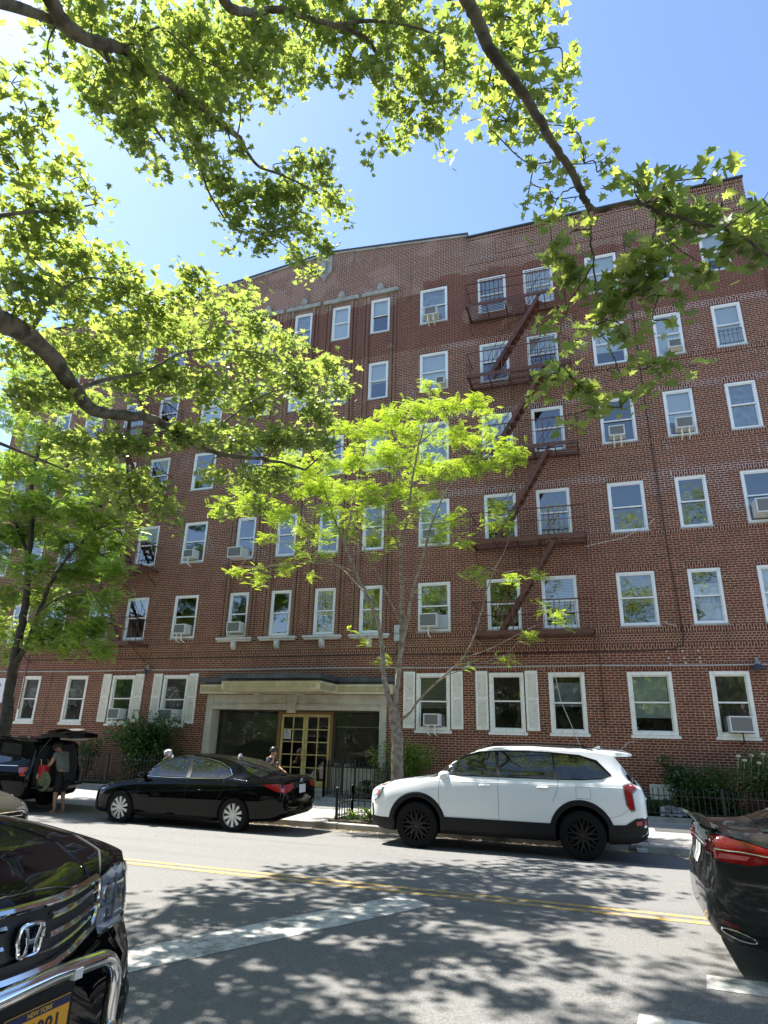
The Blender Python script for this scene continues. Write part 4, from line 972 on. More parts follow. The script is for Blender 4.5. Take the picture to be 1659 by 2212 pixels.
# ---- sedans
def sedan_spec(L=4.88, wb=2.82, fo=.96, h=1.44, w=.92):
    f = fo; r = -(L - fo - wb)  # rear overhang; x=0 at the middle of the wheelbase
    a = wb / 2
    return dict(n=100,
        deck=[(-a - 1.10, .86), (-a - 1.05, 1.02), (-a - .85, 1.07), (-.9, 1.04), (.3, 1.0), (a - .35, .95), (a + .3, .87), (a + .72, .78), (a + .90, .66), (a + .95, .54)],
        shoulder=[(-a - 1.10, .78), (-a - 1.03, .94), (-a - .7, .99), (-.9, .97), (.3, .94), (a - .3, .88), (a + .3, .79), (a + .7, .69), (a + .90, .58), (a + .95, .46)],
        bottom=[(-a - 1.10, .42), (-a - 1.03, .32), (-a - .7, .23), (-a + .3, .18), (a - .3, .17), (a + .6, .19), (a + .90, .22), (a + .95, .28)],
        half=[(-a - 1.10, .62), (-a - 1.06, .74), (-a - .9, .84), (-a - .4, .90), (-.6, w), (.6, w), (a + .2, .90), (a + .6, .83), (a + .85, .68), (a + .95, .50)],
        roof=[(-a - 1.10, .87), (-a - .86, 1.075), (-a - .60, 1.10), (-a - .05, 1.26), (-.75, 1.41), (-.1, h), (.25, h - .02), (.6, 1.33), (1.02, 1.10), (1.22, .985), (a, .93), (a + .95, .54)],
        roofw=[(-a - 1.10, .80), (-a - .4, .70), (-.6, .63), (.2, .63), (.9, .70), (a, .82), (a + .95, .8)],
        arches=[(-a, .335, .375), (a, .335, .375)])
def sedan(name, label, paintm, spec, loc, rz, rx, rimm, style='fan', spokes=10, chrome_dlo=True, h=1.44):
    c = Car(name, label, 'car', paintm, spec, loc, rz, rx); a = spec['arches'][1][0]
    for side in (1, -1):
        ax = 'y+' if side > 0 else 'y-'
        c.panel('side_window', [(1.02, .99), (.62, 1.24), (.36, 1.335), (.12, 1.365), (-.06, 1.37), (-.17, 1.0)], ax, CGLASS, .006)
        c.panel('side_window', [(-.26, 1.0), (-.15, 1.37), (-.55, 1.345), (-.85, 1.285), (-1.12, 1.165), (-1.21, 1.08), (-1.12, 1.025)], ax, CGLASS, .006)
        c.panel('window_pillar', [(-.165, .995), (-.065, 1.375), (-.145, 1.375), (-.265, .995)], ax, TRIM, .008)
        c.line('window_moulding', [(1.06, .975), (.3, .975), (-.3, .985), (-1.1, 1.01), (-1.24, 1.075), (-1.14, 1.185), (-.86, 1.305), (-.55, 1.365), (-.1, 1.39), (.14, 1.385), (.38, 1.355), (.65, 1.255), (1.06, .975)], ax, CHROME if chrome_dlo else TRIM, .008, .006)
        for pts in ([(.98, .95), (1.0, .7), (.92, .32)], [(-.22, .97), (-.24, .6), (-.24, .30)], [(-1.10, 1.0), (-1.16, .85), (-1.02, .62), (-.96, .5)]): c.line('door_gap', pts, ax, SEAM, .0035, -.001)
        c.panel('rocker_trim', [(.98, .27), (-.98, .27), (-.98, .19), (.98, .19)], ax, TRIM, .008)
        handle(c, -.18, .87, side, paintm); handle(c, -1.14, .89, side, paintm); mirror_part(c, .90, .97, side, paintm, paintm, .9)
        c.panel('headlight', [(a + .80, .70), (a + .45, .80), (a + .28, .80), (a + .50, .69), (a + .78, .62)], ax, HLAMP, .007)
        c.line('body_crease', [(1.6, .62), (.6, .70), (-.6, .76), (-1.6, .84)], ax, paintm, .006, -.002)
        c.panel('bumper_vent', [(a + .80, .50), (a + .84, .36), (a + .72, .28), (a + .70, .42)], ax, TRIM, .006)
    c.panel('windscreen', [(1.16, -.62), (1.16, .62), (.48, .56), (.42, 0), (.48, -.56)], 'z', CGLASS, .006, sub=.15)
    c.panel('rear_window', [(-.86, -.54), (-.86, .54), (-1.86, .60), (-1.86, -.60)], 'z', CGLASS, .006, sub=.15)
    for x in (a, -a):
        for sy in (1, -1): c.wheel(x, sy * .80, .335, .22, spokes, rimm, style, sy)
    return c
SILV = mat('silver_rim', (.52, .53, .53), .3, .7)
SS = sedan_spec()
K = sedan('parked_sedan', 'black four door sedan with silver fan wheels parked before the entrance', PBLACK, SS, (-8.86, 13.42, -.065), PI, math.radians(-1.5), SILV)
for side in (1, -1):
    ax = 'y+' if side > 0 else 'y-'
    K.panel('tail_lamp', [(-2.02, .93), (-2.30, .95), (-2.46, .93), (-2.47, .78), (-2.36, .80), (-2.20, .86)], ax, TLAMP, .008)
    K.panel('tail_lamp_inner', [(side * .74, .93), (side * .40, .95), (side * .40, .86), (side * .6, .80), (side * .74, .78)], 'x-', TLAMP, .008)
K.panel('licence_plate', [(-.15, .90), (.15, .90), (.15, .74), (-.15, .74)], 'x-', mat('plate_white', (.62, .62, .60), .5), .012)
K.panel('lower_bumper', [(-.66, .40), (.66, .40), (.60, .30), (-.60, .30)], 'x-', TRIM, .006)
q, n_ = K.hit((0, .955), 'x-')
text_mesh('lettering', 'CAMRY', .055, CHROME, K.p, .002, Matrix.Translation((q.x - .012, 0, .945)) @ Matrix.Rotation(-PI / 2, 4, 'Z') @ FACE_S)
g = MB(); g.tube([Vector((q.x - .008, .045 * math.cos(t), 1.0 + .03 * math.sin(t))) for t in [2 * PI * k / 16 for k in range(17)]], .006, 6, False); g.tube([Vector((q.x - .008, .022 * math.cos(t), 1.0 + .028 * math.sin(t))) for t in [2 * PI * k / 16 for k in range(17)]], .005, 6, False); g.build('emblem', CHROME, K.p)
K.panel('lower_grille', [(-.55, .30), (.55, .30), (.45, .55), (-.45, .55)], 'x+', TRIM, .006)
g = MB(); g.lathe([(.0, .06), (.03, .055), (.05, .0)], (-.95, 0, 1.40), 'z', 10); g.build('antenna_fin', mat('pale_fin', (.5, .5, .5), .3), K.p)

# grey sedan at the left edge, seen from its front corner
PGREY = paint('dark_bronze_paint', (.045, .042, .036))
G2 = sedan('grey_sedan', 'dark grey sedan nose with a chrome edged grille at the left edge of the road', PGREY, sedan_spec(), (-10.85, 7.75, 0), 0, 0, SILV)
a = 1.41
for sy in (1, -1):
    G2.panel('headlight', [(sy * .40, .66), (sy * .70, .70), (sy * .84, .76), (sy * .82, .66), (sy * .66, .60), (sy * .45, .58)], 'x+', HLAMP, .008)
G2.panel('grille', [(-.50, .62), (.50, .62), (.60, .52), (.48, .26), (-.48, .26), (-.60, .52)], 'x+', TRIM, .008)
G2.line('grille_frame', [(-.52, .63), (.52, .63), (.62, .52), (.50, .25), (-.50, .25), (-.62, .52)], 'x+', CHROME, .017, .008, closed=True)
for z in (.34, .42, .50, .57): G2.line('grille_bar', [(-.5, z), (.5, z)], 'x+', CHROME, .007, .008)

# ---- black SUV with its tailgate up at the left
B2S = dict(n=90,
    deck=[(-2.30, .98), (-2.26, 1.04), (-1, 1.06), (.9, 1.08), (1.4, 1.04), (2.1, .96), (2.3, .80)],
    shoulder=[(-2.30, .90), (-2.2, .98), (-1, 1.0), (.9, 1.0), (1.8, .93), (2.3, .72)],
    bottom=[(-2.30, .45), (-2.2, .32), (-1.6, .25), (1.6, .24), (2.3, .36)],
    half=[(-2.30, .80), (-2.24, .88), (-1.9, .92), (0, .94), (1.6, .90), (2.1, .78), (2.3, .60)],
    roof=[(-2.30, 1.10), (-2.22, 1.56), (-2.05, 1.64), (-1, 1.70), (0, 1.68), (.45, 1.60), (1.05, 1.24), (1.3, 1.09), (2.3, .80)],
    roofw=[(-2.30, .80), (-2.0, .74), (0, .72), (1.2, .8), (2.3, .82)], arches=[(-1.33, .36, .41), (1.33, .36, .41)])
B2 = Car('suv_with_open_tailgate', 'black sport utility vehicle with its tailgate raised and trunk full of bags', 'car', PBLACK, B2S, (-15.55, 13.62, -.08), PI, math.radians(-1.5))
for side in (1, -1):
    ax = 'y+' if side > 0 else 'y-'
    B2.panel('side_window', [(1.05, 1.06), (.5, 1.5), (.3, 1.58), (-.3, 1.60), (-.3, 1.07)], ax, CGLASS, .006)
    B2.panel('side_window', [(-.38, 1.07), (-.38, 1.60), (-1.1, 1.60), (-1.15, 1.08)], ax, CGLASS, .006)
    B2.panel('side_window', [(-1.22, 1.08), (-1.2, 1.58), (-1.8, 1.54), (-1.95, 1.2)], ax, CGLASS, .006)
    B2.line('window_moulding', [(1.1, 1.03), (-1.95, 1.06)], ax, CHROME, .008, .005)
    B2.panel('tail_lamp', [(-2.0, 1.02), (-2.24, 1.04), (-2.24, .84), (-2.12, .84)], ax, TLAMP, .008)
    mirror_part(B2, .85, 1.08, side, PBLACK)
    for x in (1.33, -1.33): B2.wheel(x, side * .82, .36, .23, 5, SILV, 'spoke', side)
B2.panel('windscreen', [(1.22, -.64), (1.22, .64), (.5, .58), (.5, -.58)], 'z', CGLASS, .006, sub=.15)
# trunk opening: a flat dark panel just proud of the rear in place of its dark inside, with bags
DARKC = mat('dark_trunk_opening', (.012, .012, .012), .9)
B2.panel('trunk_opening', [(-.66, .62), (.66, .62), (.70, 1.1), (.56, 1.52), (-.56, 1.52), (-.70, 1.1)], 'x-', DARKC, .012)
g = MB(); rings = []
for t_, w_ in ((0, .60), (.12, .66), (.30, .70), (.55, .70), (.80, .66), (1.0, .58), (1.10, .50)):
    ang = math.radians(8 + 20 * t_); x = -2.12 - t_ * .80; z = 1.67 + t_ * .46 - .34 * t_ * t_
    rings.append([Vector((x, y * w_, z + .05 * (1 - y * y))) for y in (-1, -.6, 0, .6, 1)] + [Vector((x - .01, y * w_ * .95, z - .05 - .05 * math.sin(t_ * 2.6))) for y in (1, .6, 0, -.6, -1)])
g.loft(rings); tg = g.build('tailgate', PBLACK, B2.p, smooth=True)
g = MB(); rings = []
for t_ in (.18, .35, .55): x = -2.12 - t_ * .80; z = 1.67 + t_ * .46 - .34 * t_ * t_ + .053; rings.append([Vector((x, y * .5, z + .05 * (1 - (y * .72) ** 2) - .0)) for y in (-1, -.5, 0, .5, 1)])
g.loft(rings, False, False); g.build('tailgate_window', CGLASS, tg, smooth=True)
g = MB(); g.tube([(-2.72, -.45, 1.70), (-2.84, -.3, 1.68), (-2.93, 0, 1.68), (-2.84, .3, 1.68), (-2.72, .45, 1.70)], .035, 6); g.build('tailgate_trim', mat('beige_trim', (.35, .33, .28), .6), tg, smooth=True)
g = MB()
for y in (.6, -.6): g.tube([(-2.2, y, 1.25), (-2.6, y * .98, 1.74)], .012, 6)
g.build('gas_strut', IRON, tg)
g = MB(); g.box(-2.55, -2.28, -.72, .72, .56, .60); bevel(g.build('bumper_step', TRIM, B2.p), .02)

# ---- foreground black SUV, front corner with chrome bull bar
NEARS = dict(n=130,
    deck=[(-4.8, 1.0), (-4.6, 1.15), (-2.2, 1.34), (-1.15, 1.36), (-.6, 1.295), (-.28, 1.225), (-.12, 1.19), (-.045, 1.165), (-.01, 1.13), (0, 1.10)],
    shoulder=[(-4.8, .9), (-4.6, 1.18), (-1.2, 1.28), (-.6, 1.225), (-.28, 1.16), (-.10, 1.12), (-.02, 1.08), (0, 1.05)],
    bottom=[(-4.8, .5), (-4.6, .35), (-1.2, .30), (-.45, .32), (-.12, .36), (0, .42)],
    half=[(-4.8, .8), (-4.6, .95), (-3, 1.02), (-1.0, 1.035), (-.64, 1.035), (-.50, 1.032), (-.38, 1.02), (-.33, .975), (-.27, .89), (-.21, .74), (-.165, .59), (-.10, .43), (-.04, .28), (0, .14)],
    roof=[(-4.8, 1.01), (-4.6, 1.6), (-4.3, 1.8), (-2.6, 1.84), (-2.1, 1.74), (-1.3, 1.385), (-1.1, 1.36), (-.6, 1.296), (0, 1.10)],
    roofw=[(-4.8, .8), (-2.2, .74), (-1.3, .85), (0, .85)], arches=[(-.98, .40, .45), (-3.75, .40, .45)], cos=True, bump=.13)
NX, NY = -2.19, 2.24
H = Car('near_suv', 'black sport utility vehicle nose with chrome grille and bull bar in the lower left corner', 'car', PBLACK, NEARS, (NX, NY, 0), 0)
# bonnet shut line and front edge
H.line('bonnet_gap', [(-1.3, .80), (-.62, .82), (-.34, .74), (-.16, .56), (-.075, .30), (-.06, 0), (-.075, -.30), (-.16, -.56), (-.34, -.74), (-.62, -.82), (-1.3, -.80)], 'z', SEAM, .006, -.001)
for sy in (1, -1):
    ax = 'y+' if sy > 0 else 'y-'
    H.line('bonnet_ridge', [(-1.2, sy * .62), (-.5, sy * .60), (-.13, sy * .46)], 'z', PBLACK, .012, -.004)
def fx(y, z=1.0):
    q, n_ = H.hit((y, z), 'x+'); return q.x
def front_strip(name, pts, h, m, off, parent=None, dep=.02, taper=True):
    """a moulded horizontal strip following the nose: pts (y,z)"""
    g = MB(); rings = []
    for i, (y, z) in enumerate(pts):
        x = max(fx(y, min(z, 1.08)), -.6) + off; t_ = 1.
        rings.append([Vector((x - dep, y, z - h / 2)), Vector((x, y, z - h * .42)), Vector((x + .008, y, z)), Vector((x, y, z + h * .42)), Vector((x - dep, y, z + h / 2))])
    g.loft(rings, True, True); return g.build(name, m, parent or H.p, smooth=True)
def arcpts(y0, y1, z0, sag, n=14): return [(y0 + (y1 - y0) * i / n, z0 + sag * (((y0 + (y1 - y0) * i / n)) / max(abs(y0), abs(y1))) ** 2) for i in range(n + 1)]
GR = H.panel('grille', [(-.50, 1.125), (.50, 1.125), (.53, 1.06), (.52, .94), (.42, .905), (0, .885), (-.42, .905), (-.52, .94), (-.53, 1.06)], 'x+', mat('grille_black', (.008, .008, .008), .6), .004, sub=.08)
front_strip('grille_top_chrome', arcpts(-.52, .52, 1.135, .005), .030, CHROME, .016)
for z, nm in ((1.085, 'a'), (1.02, 'b')):
    front_strip('grille_bar', arcpts(.11, .46, z, .012, 8), .026, CHROME, .022, GR); front_strip('grille_bar', arcpts(-.46, -.11, z, .012, 8), .026, CHROME, .022, GR)
    for sy in (1, -1): front_strip('grille_end_piece', [(sy * .475, z + .012), (sy * .515, z + .014)], .030, CHROME, .02, GR)
front_strip('grille_bar', arcpts(-.47, .47, .965, .03), .012, CHROME, .018, GR)
front_strip('grille_bottom_chrome', arcpts(-.50, .50, .905, .045), .042, CHROME, .030)
for sy in (1, -1):
    g = MB(); P = [(.50, .95), (.54, .99), (.555, 1.06), (.545, 1.135)]
    g.tube([Vector((fx(sy * y, min(z, 1.08)) + .012, sy * y, z)) for y, z in P], [.017, .015, .013, .012], 8); g.build('grille_side_chrome', CHROME, H.p, smooth=True)
# emblem: chrome frame and letter
ex = fx(0, 1.02) + .035; ez = 1.03; EK = .68
EM = MB(); EM.tube([Vector((ex, EK * (.085 - .012 * (math.sin(t) < 0)) * math.copysign(abs(math.cos(t)) ** .45, math.cos(t)), ez + EK * .078 * math.copysign(abs(math.sin(t)) ** .5, math.sin(t)))) for t in [2 * PI * k / 48 for k in range(49)]], .008, 8, False)
EMo = EM.build('emblem', CHROME, GR, smooth=True)
g = MB(); y_ = lambda u: u
for sy in (1, -1):
    g.prism([(EK * sy * a_, ez + EK * b_) for a_, b_ in ((.064, .068), (.040, .068), (.020, .006), (.018, -.018), (.026, -.066), (.050, -.066), (.038, -.012), (.046, .02))], 'x', ex - .01, ex + .012)
g.box(ex - .01, ex + .011, -.016, .016, ez - .013, ez + .005); bevel(g.build('emblem_letter', CHROME, EMo), .003)
g = MB(); g.prism([(EK * .085 * math.copysign(abs(math.cos(t)) ** .45, math.cos(t)), ez + EK * .078 * math.copysign(abs(math.sin(t)) ** .5, math.sin(t))) for t in [2 * PI * k / 32 for k in range(32)]], 'x', ex - .03, ex - .012); g.build('emblem_back', mat('navy_black', (.005, .006, .015), .2), EMo)
# headlights
HLD = mat('lamp_reflector', (.50, .53, .57), .32, .35); LENS = glass_mat('lamp_lens', .12, (.93, .96, 1.), .02)
for sy in (1, -1):
    hl = H.panel('headlight', [(sy * .565, 1.125), (sy * .72, 1.15), (sy * .86, 1.14), (sy * .965, 1.08), (sy * .99, 1.0), (sy * .93, .93), (sy * .80, .90), (sy * .58, .895)], 'x+', HLD, .004, sub=.06)
    g = MB()
    for yy, zz, r_ in ((.66, 1.05, .045), (.78, 1.04, .05), (.88, 1.02, .032), (.68, .95, .03)):
        q, n_ = H.hit((sy * yy, zz), 'x+'); c_ = q + n_ * .012
        g.tube([c_ - n_ * .03, c_ - n_ * .006, c_ - n_ * .002], [r_ * .6, r_, r_ * .9], 16)
    g.build('lamp_bowl', CHROME, hl, smooth=True)
    g = MB(); 
    for a_, b_ in (((.60, 1.0), (.93, .985)), ((.73, 1.12), (.72, .92)), ((.84, 1.11), (.86, .93))):
        qa, na = H.hit((sy * a_[0], a_[1]), 'x+'); qb, nb = H.hit((sy * b_[0], b_[1]), 'x+'); g.tube([qa + na * .012, (qa + qb) / 2 + na * .02, qb + nb * .012], .006, 6)
    g.build('lamp_divider', mat('lamp_grey_plastic', (.12, .13, .14), .3), hl)
    H.panel('lens', [(sy * .560, 1.13), (sy * .72, 1.157), (sy * .87, 1.147), (sy * .975, 1.085), (sy * 1.0, 1.0), (sy * .94, .922), (sy * .80, .892), (sy * .575, .887)], 'x+', LENS, .014, hl, sub=.05)
    H.line('lamp_rim', [(sy * .560, 1.13), (sy * .72, 1.157), (sy * .87, 1.147), (sy * .975, 1.085), (sy * 1.0, 1.0), (sy * .94, .922), (sy * .80, .892), (sy * .575, .887)], 'x+', PBLACK, .005, .004, hl, closed=True)
# bumper: lower intake and crease
front_strip('bumper_chrome_line', arcpts(-.56, .56, .855, .02), .016, PBLACK, .02)
# bull bar
g = MB(); bx = .165
def bar_path():
    P = []
    for t in range(0, 13):
        a_ = PI / 2 - (PI / 2) * t / 12; P.append((.245 + .125 * math.cos(a_), .795 + .125 * math.sin(a_)))
    return P
R_ = bar_path(); path = [(-y, z) for y, z in R_[::-1]] + [(-.12, .924), (0, .928), (.12, .924)] + R_
path = [(-.40, .40), (-.39, .60)] + path + [(.39, .60), (.40, .40)]
g.tube([(bx - .10 * max(0, abs(y) - .25) - (.02 if z < .7 else 0), y, z) for y, z in path], .030, 16)
g.tube([(bx + .01 - .10 * max(0, abs(y) - .25), y, .655) for y in (-.39, -.2, 0, .2, .39)], .022, 12)
g.tube([(bx - .02, .43, .42), (-.05, .45, .36)], .03, 10); g.tube([(bx - .02, -.43, .42), (-.05, -.45, .36)], .03, 10)
g.build('bull_bar', CHROME, H.p, smooth=True)
g = MB(); g.box(bx - .02, bx + .032, .085, .125, .895, .930); g.build('sticker', mat('sticker_white', (.6, .6, .6), .5), H.p)
# licence plate
px0 = bx - .055; ppy = .022
g = MB(); g.box(px0 - .02, px0, ppy - .175, ppy + .175, .64, .86); PF = bevel(g.build('plate_holder', TRIM, H.p), .006)
g = MB(); g.box(px0 + .001, px0 + .006, ppy - .152, ppy + .152, .66, .825); PL = bevel(g.build('licence_plate', mat('plate_orange', (.72, .33, .02), .4), H.p), .004)
g = MB(); g.box(px0 + .0065, px0 + .0085, ppy - .150, ppy + .150, .796, .823); g.box(px0 + .0065, px0 + .0085, ppy - .150, ppy + .150, .662, .670); g.build('plate_band', mat('plate_navy', (.01, .015, .06), .4), PL)
FX = Matrix.Rotation(PI / 2, 4, 'Z') @ FACE_S
text_mesh('lettering', 'NEW YORK', .022, mat('plate_yellow', (.72, .42, .05), .4), PL, .001, Matrix.Translation((px0 + .010, ppy + .0, .8095)) @ FX)
text_mesh('lettering', 'T 6081', .085, MATS['plate_navy'], PL, .0015, Matrix.Translation((px0 + .0085, ppy + .0, .742)) @ FX @ Matrix.Diagonal((.92, 1.12, 1, 1)))
H.panel('windscreen', [(-1.35, -.72), (-1.35, .72), (-2.05, .62), (-2.05, -.62)], 'z', CGLASS, .006, sub=.15)
H.panel('side_window', [(-1.5, 1.25), (-2.2, 1.70), (-3.2, 1.72), (-3.2, 1.25)], 'y+', CGLASS, .006)
mirror_part(H, -1.75, 1.26, 1, PBLACK); mirror_part(H, -1.75, 1.26, -1, PBLACK)
for sy in (1, -1):
    for x in (-.98, -3.75): H.wheel(x, sy * .90, .39, .25, 5, SILV, 'spoke', sy)

# ---- dark sedan leaving at the right, rear corner
PCHAR = paint('charcoal_car_paint', (.028, .028, .027))
RS = sedan_spec(); RS['n'] = 130
a = 1.41
RS['deck'] = [(-a - .98, .70), (-a - .94, .80), (-a - .915, .86), (-a - .90, 1.06), (-a - .86, 1.115), (-a - .72, 1.115), (-a - .5, 1.10), (-.9, 1.06)] + RS['deck'][4:]
RS['shoulder'] = [(-a - .98, .64), (-a - .94, .76), (-a - .915, .82), (-a - .90, .98), (-a - .86, 1.03), (-a - .7, 1.05), (-.9, 1.0)] + RS['shoulder'][4:]
RS['bottom'] = [(-a - .98, .36), (-a - .92, .28), (-a - .7, .22), (-a + .3, .18)] + RS['bottom'][4:]
RS['half'] = [(-a - .98, .66), (-a - .965, .73), (-a - .90, .81), (-a - .72, .88), (-a - .4, .915), (-.6, .93), (.6, .93)] + RS['half'][6:]
RS['roof'] = [(-a - .98, .71), (-a - .94, .81), (-a - .915, .87), (-a - .90, 1.07), (-a - .86, 1.12), (-a - .55, 1.14), (-a - .05, 1.29), (-.75, 1.44), (-.1, 1.47), (.25, 1.45), (.6, 1.35), (1.02, 1.12), (1.22, .99), (a, .93), (a + .95, .54)]
RS['roofw'] = [(-a - .98, .84), (-a - .4, .72), (-.6, .63)] + RS['roofw'][3:]
FXO = .66
F = sedan('departing_sedan', 'charcoal sedan rear corner with a big red tail lamp at the right edge', PCHAR, RS, (FXO + a + .98, 7.56, 0), 0, 0, SILV, 'spoke', 5, True)
xr = -a - .98
for sy in (1, -1):
    ax = 'y-' if sy < 0 else 'y+'
    tl = F.panel('tail_lamp', [(xr + .03, 1.02), (xr + .14, 1.06), (xr + .34, 1.03), (xr + .62, .955), (xr + .60, .90), (xr + .36, .86), (xr + .16, .87), (xr + .04, .91)], ax, TLAMP, .012, sub=.05)
    F.panel('lamp_inner', [(xr + .14, .935), (xr + .36, .925), (xr + .33, .895), (xr + .12, .895)], ax, mat('lamp_pink', (.55, .12, .12), .15, coat=1.), .016, tl)
    F.line('lamp_fold', [(xr + .02, .965), (xr + .3, .955), (xr + .5, .935)], ax, CHROME, .005, .012, tl)
    F.line('lamp_rim', [(xr + .03, 1.03), (xr + .14, 1.07), (xr + .34, 1.04), (xr + .63, .96), (xr + .61, .89), (xr + .36, .85), (xr + .16, .86), (xr + .04, .90)], ax, PCHAR, .006, .008, closed=True)
    F.panel('tail_lamp_inner', [(sy * .72, 1.02), (sy * .45, 1.0), (sy * .45, .93), (sy * .72, .91)], 'x-', TLAMP, .008)
    F.line('bumper_gap', [(xr + .02, .86), (xr + .3, .84), (xr + .62, .86), (a * -1 - .28, .70)], ax, SEAM, .005, 0)
    F.panel('reflector', [(xr + .08, .44), (xr + .20, .41), (xr + .20, .37), (xr + .08, .40)], ax, mat('dark_red', (.12, .01, .01), .2, coat=1.), .008)
    F.line('bumper_crease', [(xr + .03, .62), (xr + .12, .50), (xr + .35, .40), (xr + .55, .36)], ax, PCHAR, .012, -.004)
    F.panel('lower_bumper', [(xr + .05, .36), (xr + .62, .33), (xr + .60, .24), (xr + .10, .27)], ax, TRIM, .006)
    ov = [(xr + .20 + .12 * math.cos(t), .335 + .030 * math.sin(t) - .10 * math.cos(t) * .3) for t in [2 * PI * k / 20 for k in range(20)]]
    ex_ = F.panel('exhaust_tip', ov, ax, ARCHM, .006); F.line('exhaust_rim', ov, ax, CHROME, .008, .008, ex_, closed=True, n=2)
g = MB(); rings = []
for x, w_, z0, z1 in ((xr + .18, .74, 1.118, 1.122), (xr + .06, .76, 1.115, 1.14), (xr + .03, .76, 1.125, 1.160), (xr + .01, .75, 1.142, 1.156)): rings.append([Vector((x, y * w_, (z0 if s_ else z1) - .012 * y * y)) for s_ in (0, 1) for y in ((-1, -.5, 0, .5, 1) if s_ else (1, .5, 0, -.5, -1))])
g.loft(rings); g.build('spoiler', PCHAR, F.p, smooth=True)
F.panel('licence_plate', [(-.16, .92), (.16, .92), (.16, .76), (-.16, .76)], 'x-', MATS['plate_white'], .012)
F.line('trunk_chrome', [(-.45, .95), (.45, .95)], 'x-', CHROME, .012, .01)
# ------------------------------------------------------------------ trees
def tri_mesh(name, V, F, m, parent=None):
    """V (n,3), F (m,3) numpy"""
    me = bpy.data.meshes.new(name); me.vertices.add(len(V)); me.vertices.foreach_set('co', V.astype(np.float32).ravel())
    me.loops.add(F.size); me.loops.foreach_set('vertex_index', F.astype(np.int32).ravel())
    me.polygons.add(len(F)); me.polygons.foreach_set('loop_start', np.arange(0, F.size, 3, dtype=np.int32)); me.polygons.foreach_set('loop_total', np.full(len(F), 3, dtype=np.int32))
    me.update(calc_edges=True); me.materials.append(m)
    o = bpy.data.objects.new(name, me); C.objects.link(o)
    if parent: o.parent = parent
    return o
# plane leaf: five pointed lobes, folded a little along its midrib
_o = [(0, -.44, 0), (.12, -.30, .02), (.46, -.36, .05), (.25, -.12, .03), (.56, .14, .09), (.21, .08, .03), (.20, .26, .05), (0, .60, .0), (-.20, .26, .05), (-.21, .08, .03), (-.56, .14, .09), (-.25, -.12, .03), (-.46, -.36, .05), (-.12, -.30, .02)]
LV = np.array([(0, -.05, -.02)] + _o); LF = np.array([(0, i + 1, (i + 1) % 14 + 1) for i in range(14)])
OVAL_V = np.array([(0, -.5, 0), (.22, -.1, .03), (.16, .25, .03), (0, .5, 0), (-.16, .25, .03), (-.22, -.1, .03)]); OVAL_F = np.array([(0, 1, 2), (0, 2, 3), (0, 3, 4), (0, 4, 5)])
def frond_template(pairs=9, ln=.5, wl=.135, ww=.045):
    """compound leaf: a row of leaflets on both sides of a drooping stalk"""
    V = []; F = []
    for i in range(pairs):
        t = (i + .6) / pairs; y = ln * (t - .5); z = -.10 * ln * t * t * 2
        sc = math.sin(PI * min(1, .25 + t * .75)) * .45 + .55
        for s in (-1, 1):
            b = len(V); l = wl * sc; w_ = ww * sc; dx, dy = s * .94, .34
            V += [(0, y, z), (dx * l * .5 - dy * w_ * .5 * s, y + dy * l * .5 - w_ * .5, z + .006), (dx * l, y + dy * l, z - .018), (dx * l * .5 + dy * w_ * .5 * s, y + dy * l * .5 + w_ * .5, z + .006)]
            F += [(b, b + 1, b + 2), (b, b + 2, b + 3)]
    b = len(V); V += [(0, ln * .5, -.1 * ln * 2), (.03, ln * .56, -.12 * ln * 2), (0, ln * .64, -.16 * ln * 2), (-.03, ln * .56, -.12 * ln * 2)]; F += [(b, b + 1, b + 2), (b, b + 2, b + 3)]
    return np.array(V), np.array(F)
FR_V, FR_F = frond_template()
def rotations(n, tilt, rng, up=None):
    """random rotation: leaf normal near up, tilted by a normal law, any heading"""
    a = rng.uniform(0, 2 * PI, n); t = rng.normal(0, tilt, n); b = rng.uniform(0, 2 * PI, n)
    ca, sa = np.cos(a), np.sin(a); Rz = np.zeros((n, 3, 3)); Rz[:, 0, 0] = ca; Rz[:, 0, 1] = -sa; Rz[:, 1, 0] = sa; Rz[:, 1, 1] = ca; Rz[:, 2, 2] = 1
    k = np.stack([np.cos(b), np.sin(b), np.zeros(n)], 1); c, s = np.cos(t), np.sin(t)
    K = np.zeros((n, 3, 3)); K[:, 0, 1] = -k[:, 2]; K[:, 0, 2] = k[:, 1]; K[:, 1, 0] = k[:, 2]; K[:, 1, 2] = -k[:, 0]; K[:, 2, 0] = -k[:, 1]; K[:, 2, 1] = k[:, 0]
    Rt = np.eye(3)[None] + s[:, None, None] * K + (1 - c)[:, None, None] * (K @ K)
    return Rt @ Rz
def scatter(name, pos, size, tV, tF, tilt, m, parent, rng):
    n = len(pos); R = rotations(n, tilt, rng); V = np.einsum('nij,kj->nki', R, tV) * np.asarray(size)[:, None, None] + np.asarray(pos)[:, None, :]
    F = tF[None] + (np.arange(n) * len(tV))[:, None, None]
    return tri_mesh(name, V.reshape(-1, 3), F.reshape(-1, 3), m, parent)
def spline(pts, n=8):
    pts = [Vector(p) for p in pts]; P = [pts[0] * 2 - pts[1]] + pts + [pts[-1] * 2 - pts[-2]]; out = []
    for i in range(1, len(P) - 2):
        for k in range(n):
            t = k / n; a, b, c, d = P[i - 1], P[i], P[i + 1], P[i + 2]
            out.append(.5 * ((2 * b) + (c - a) * t + (2 * a - 5 * b + 4 * c - d) * t * t + (3 * b - a - 3 * c + d) * t ** 3))
    out.append(pts[-1]); return out
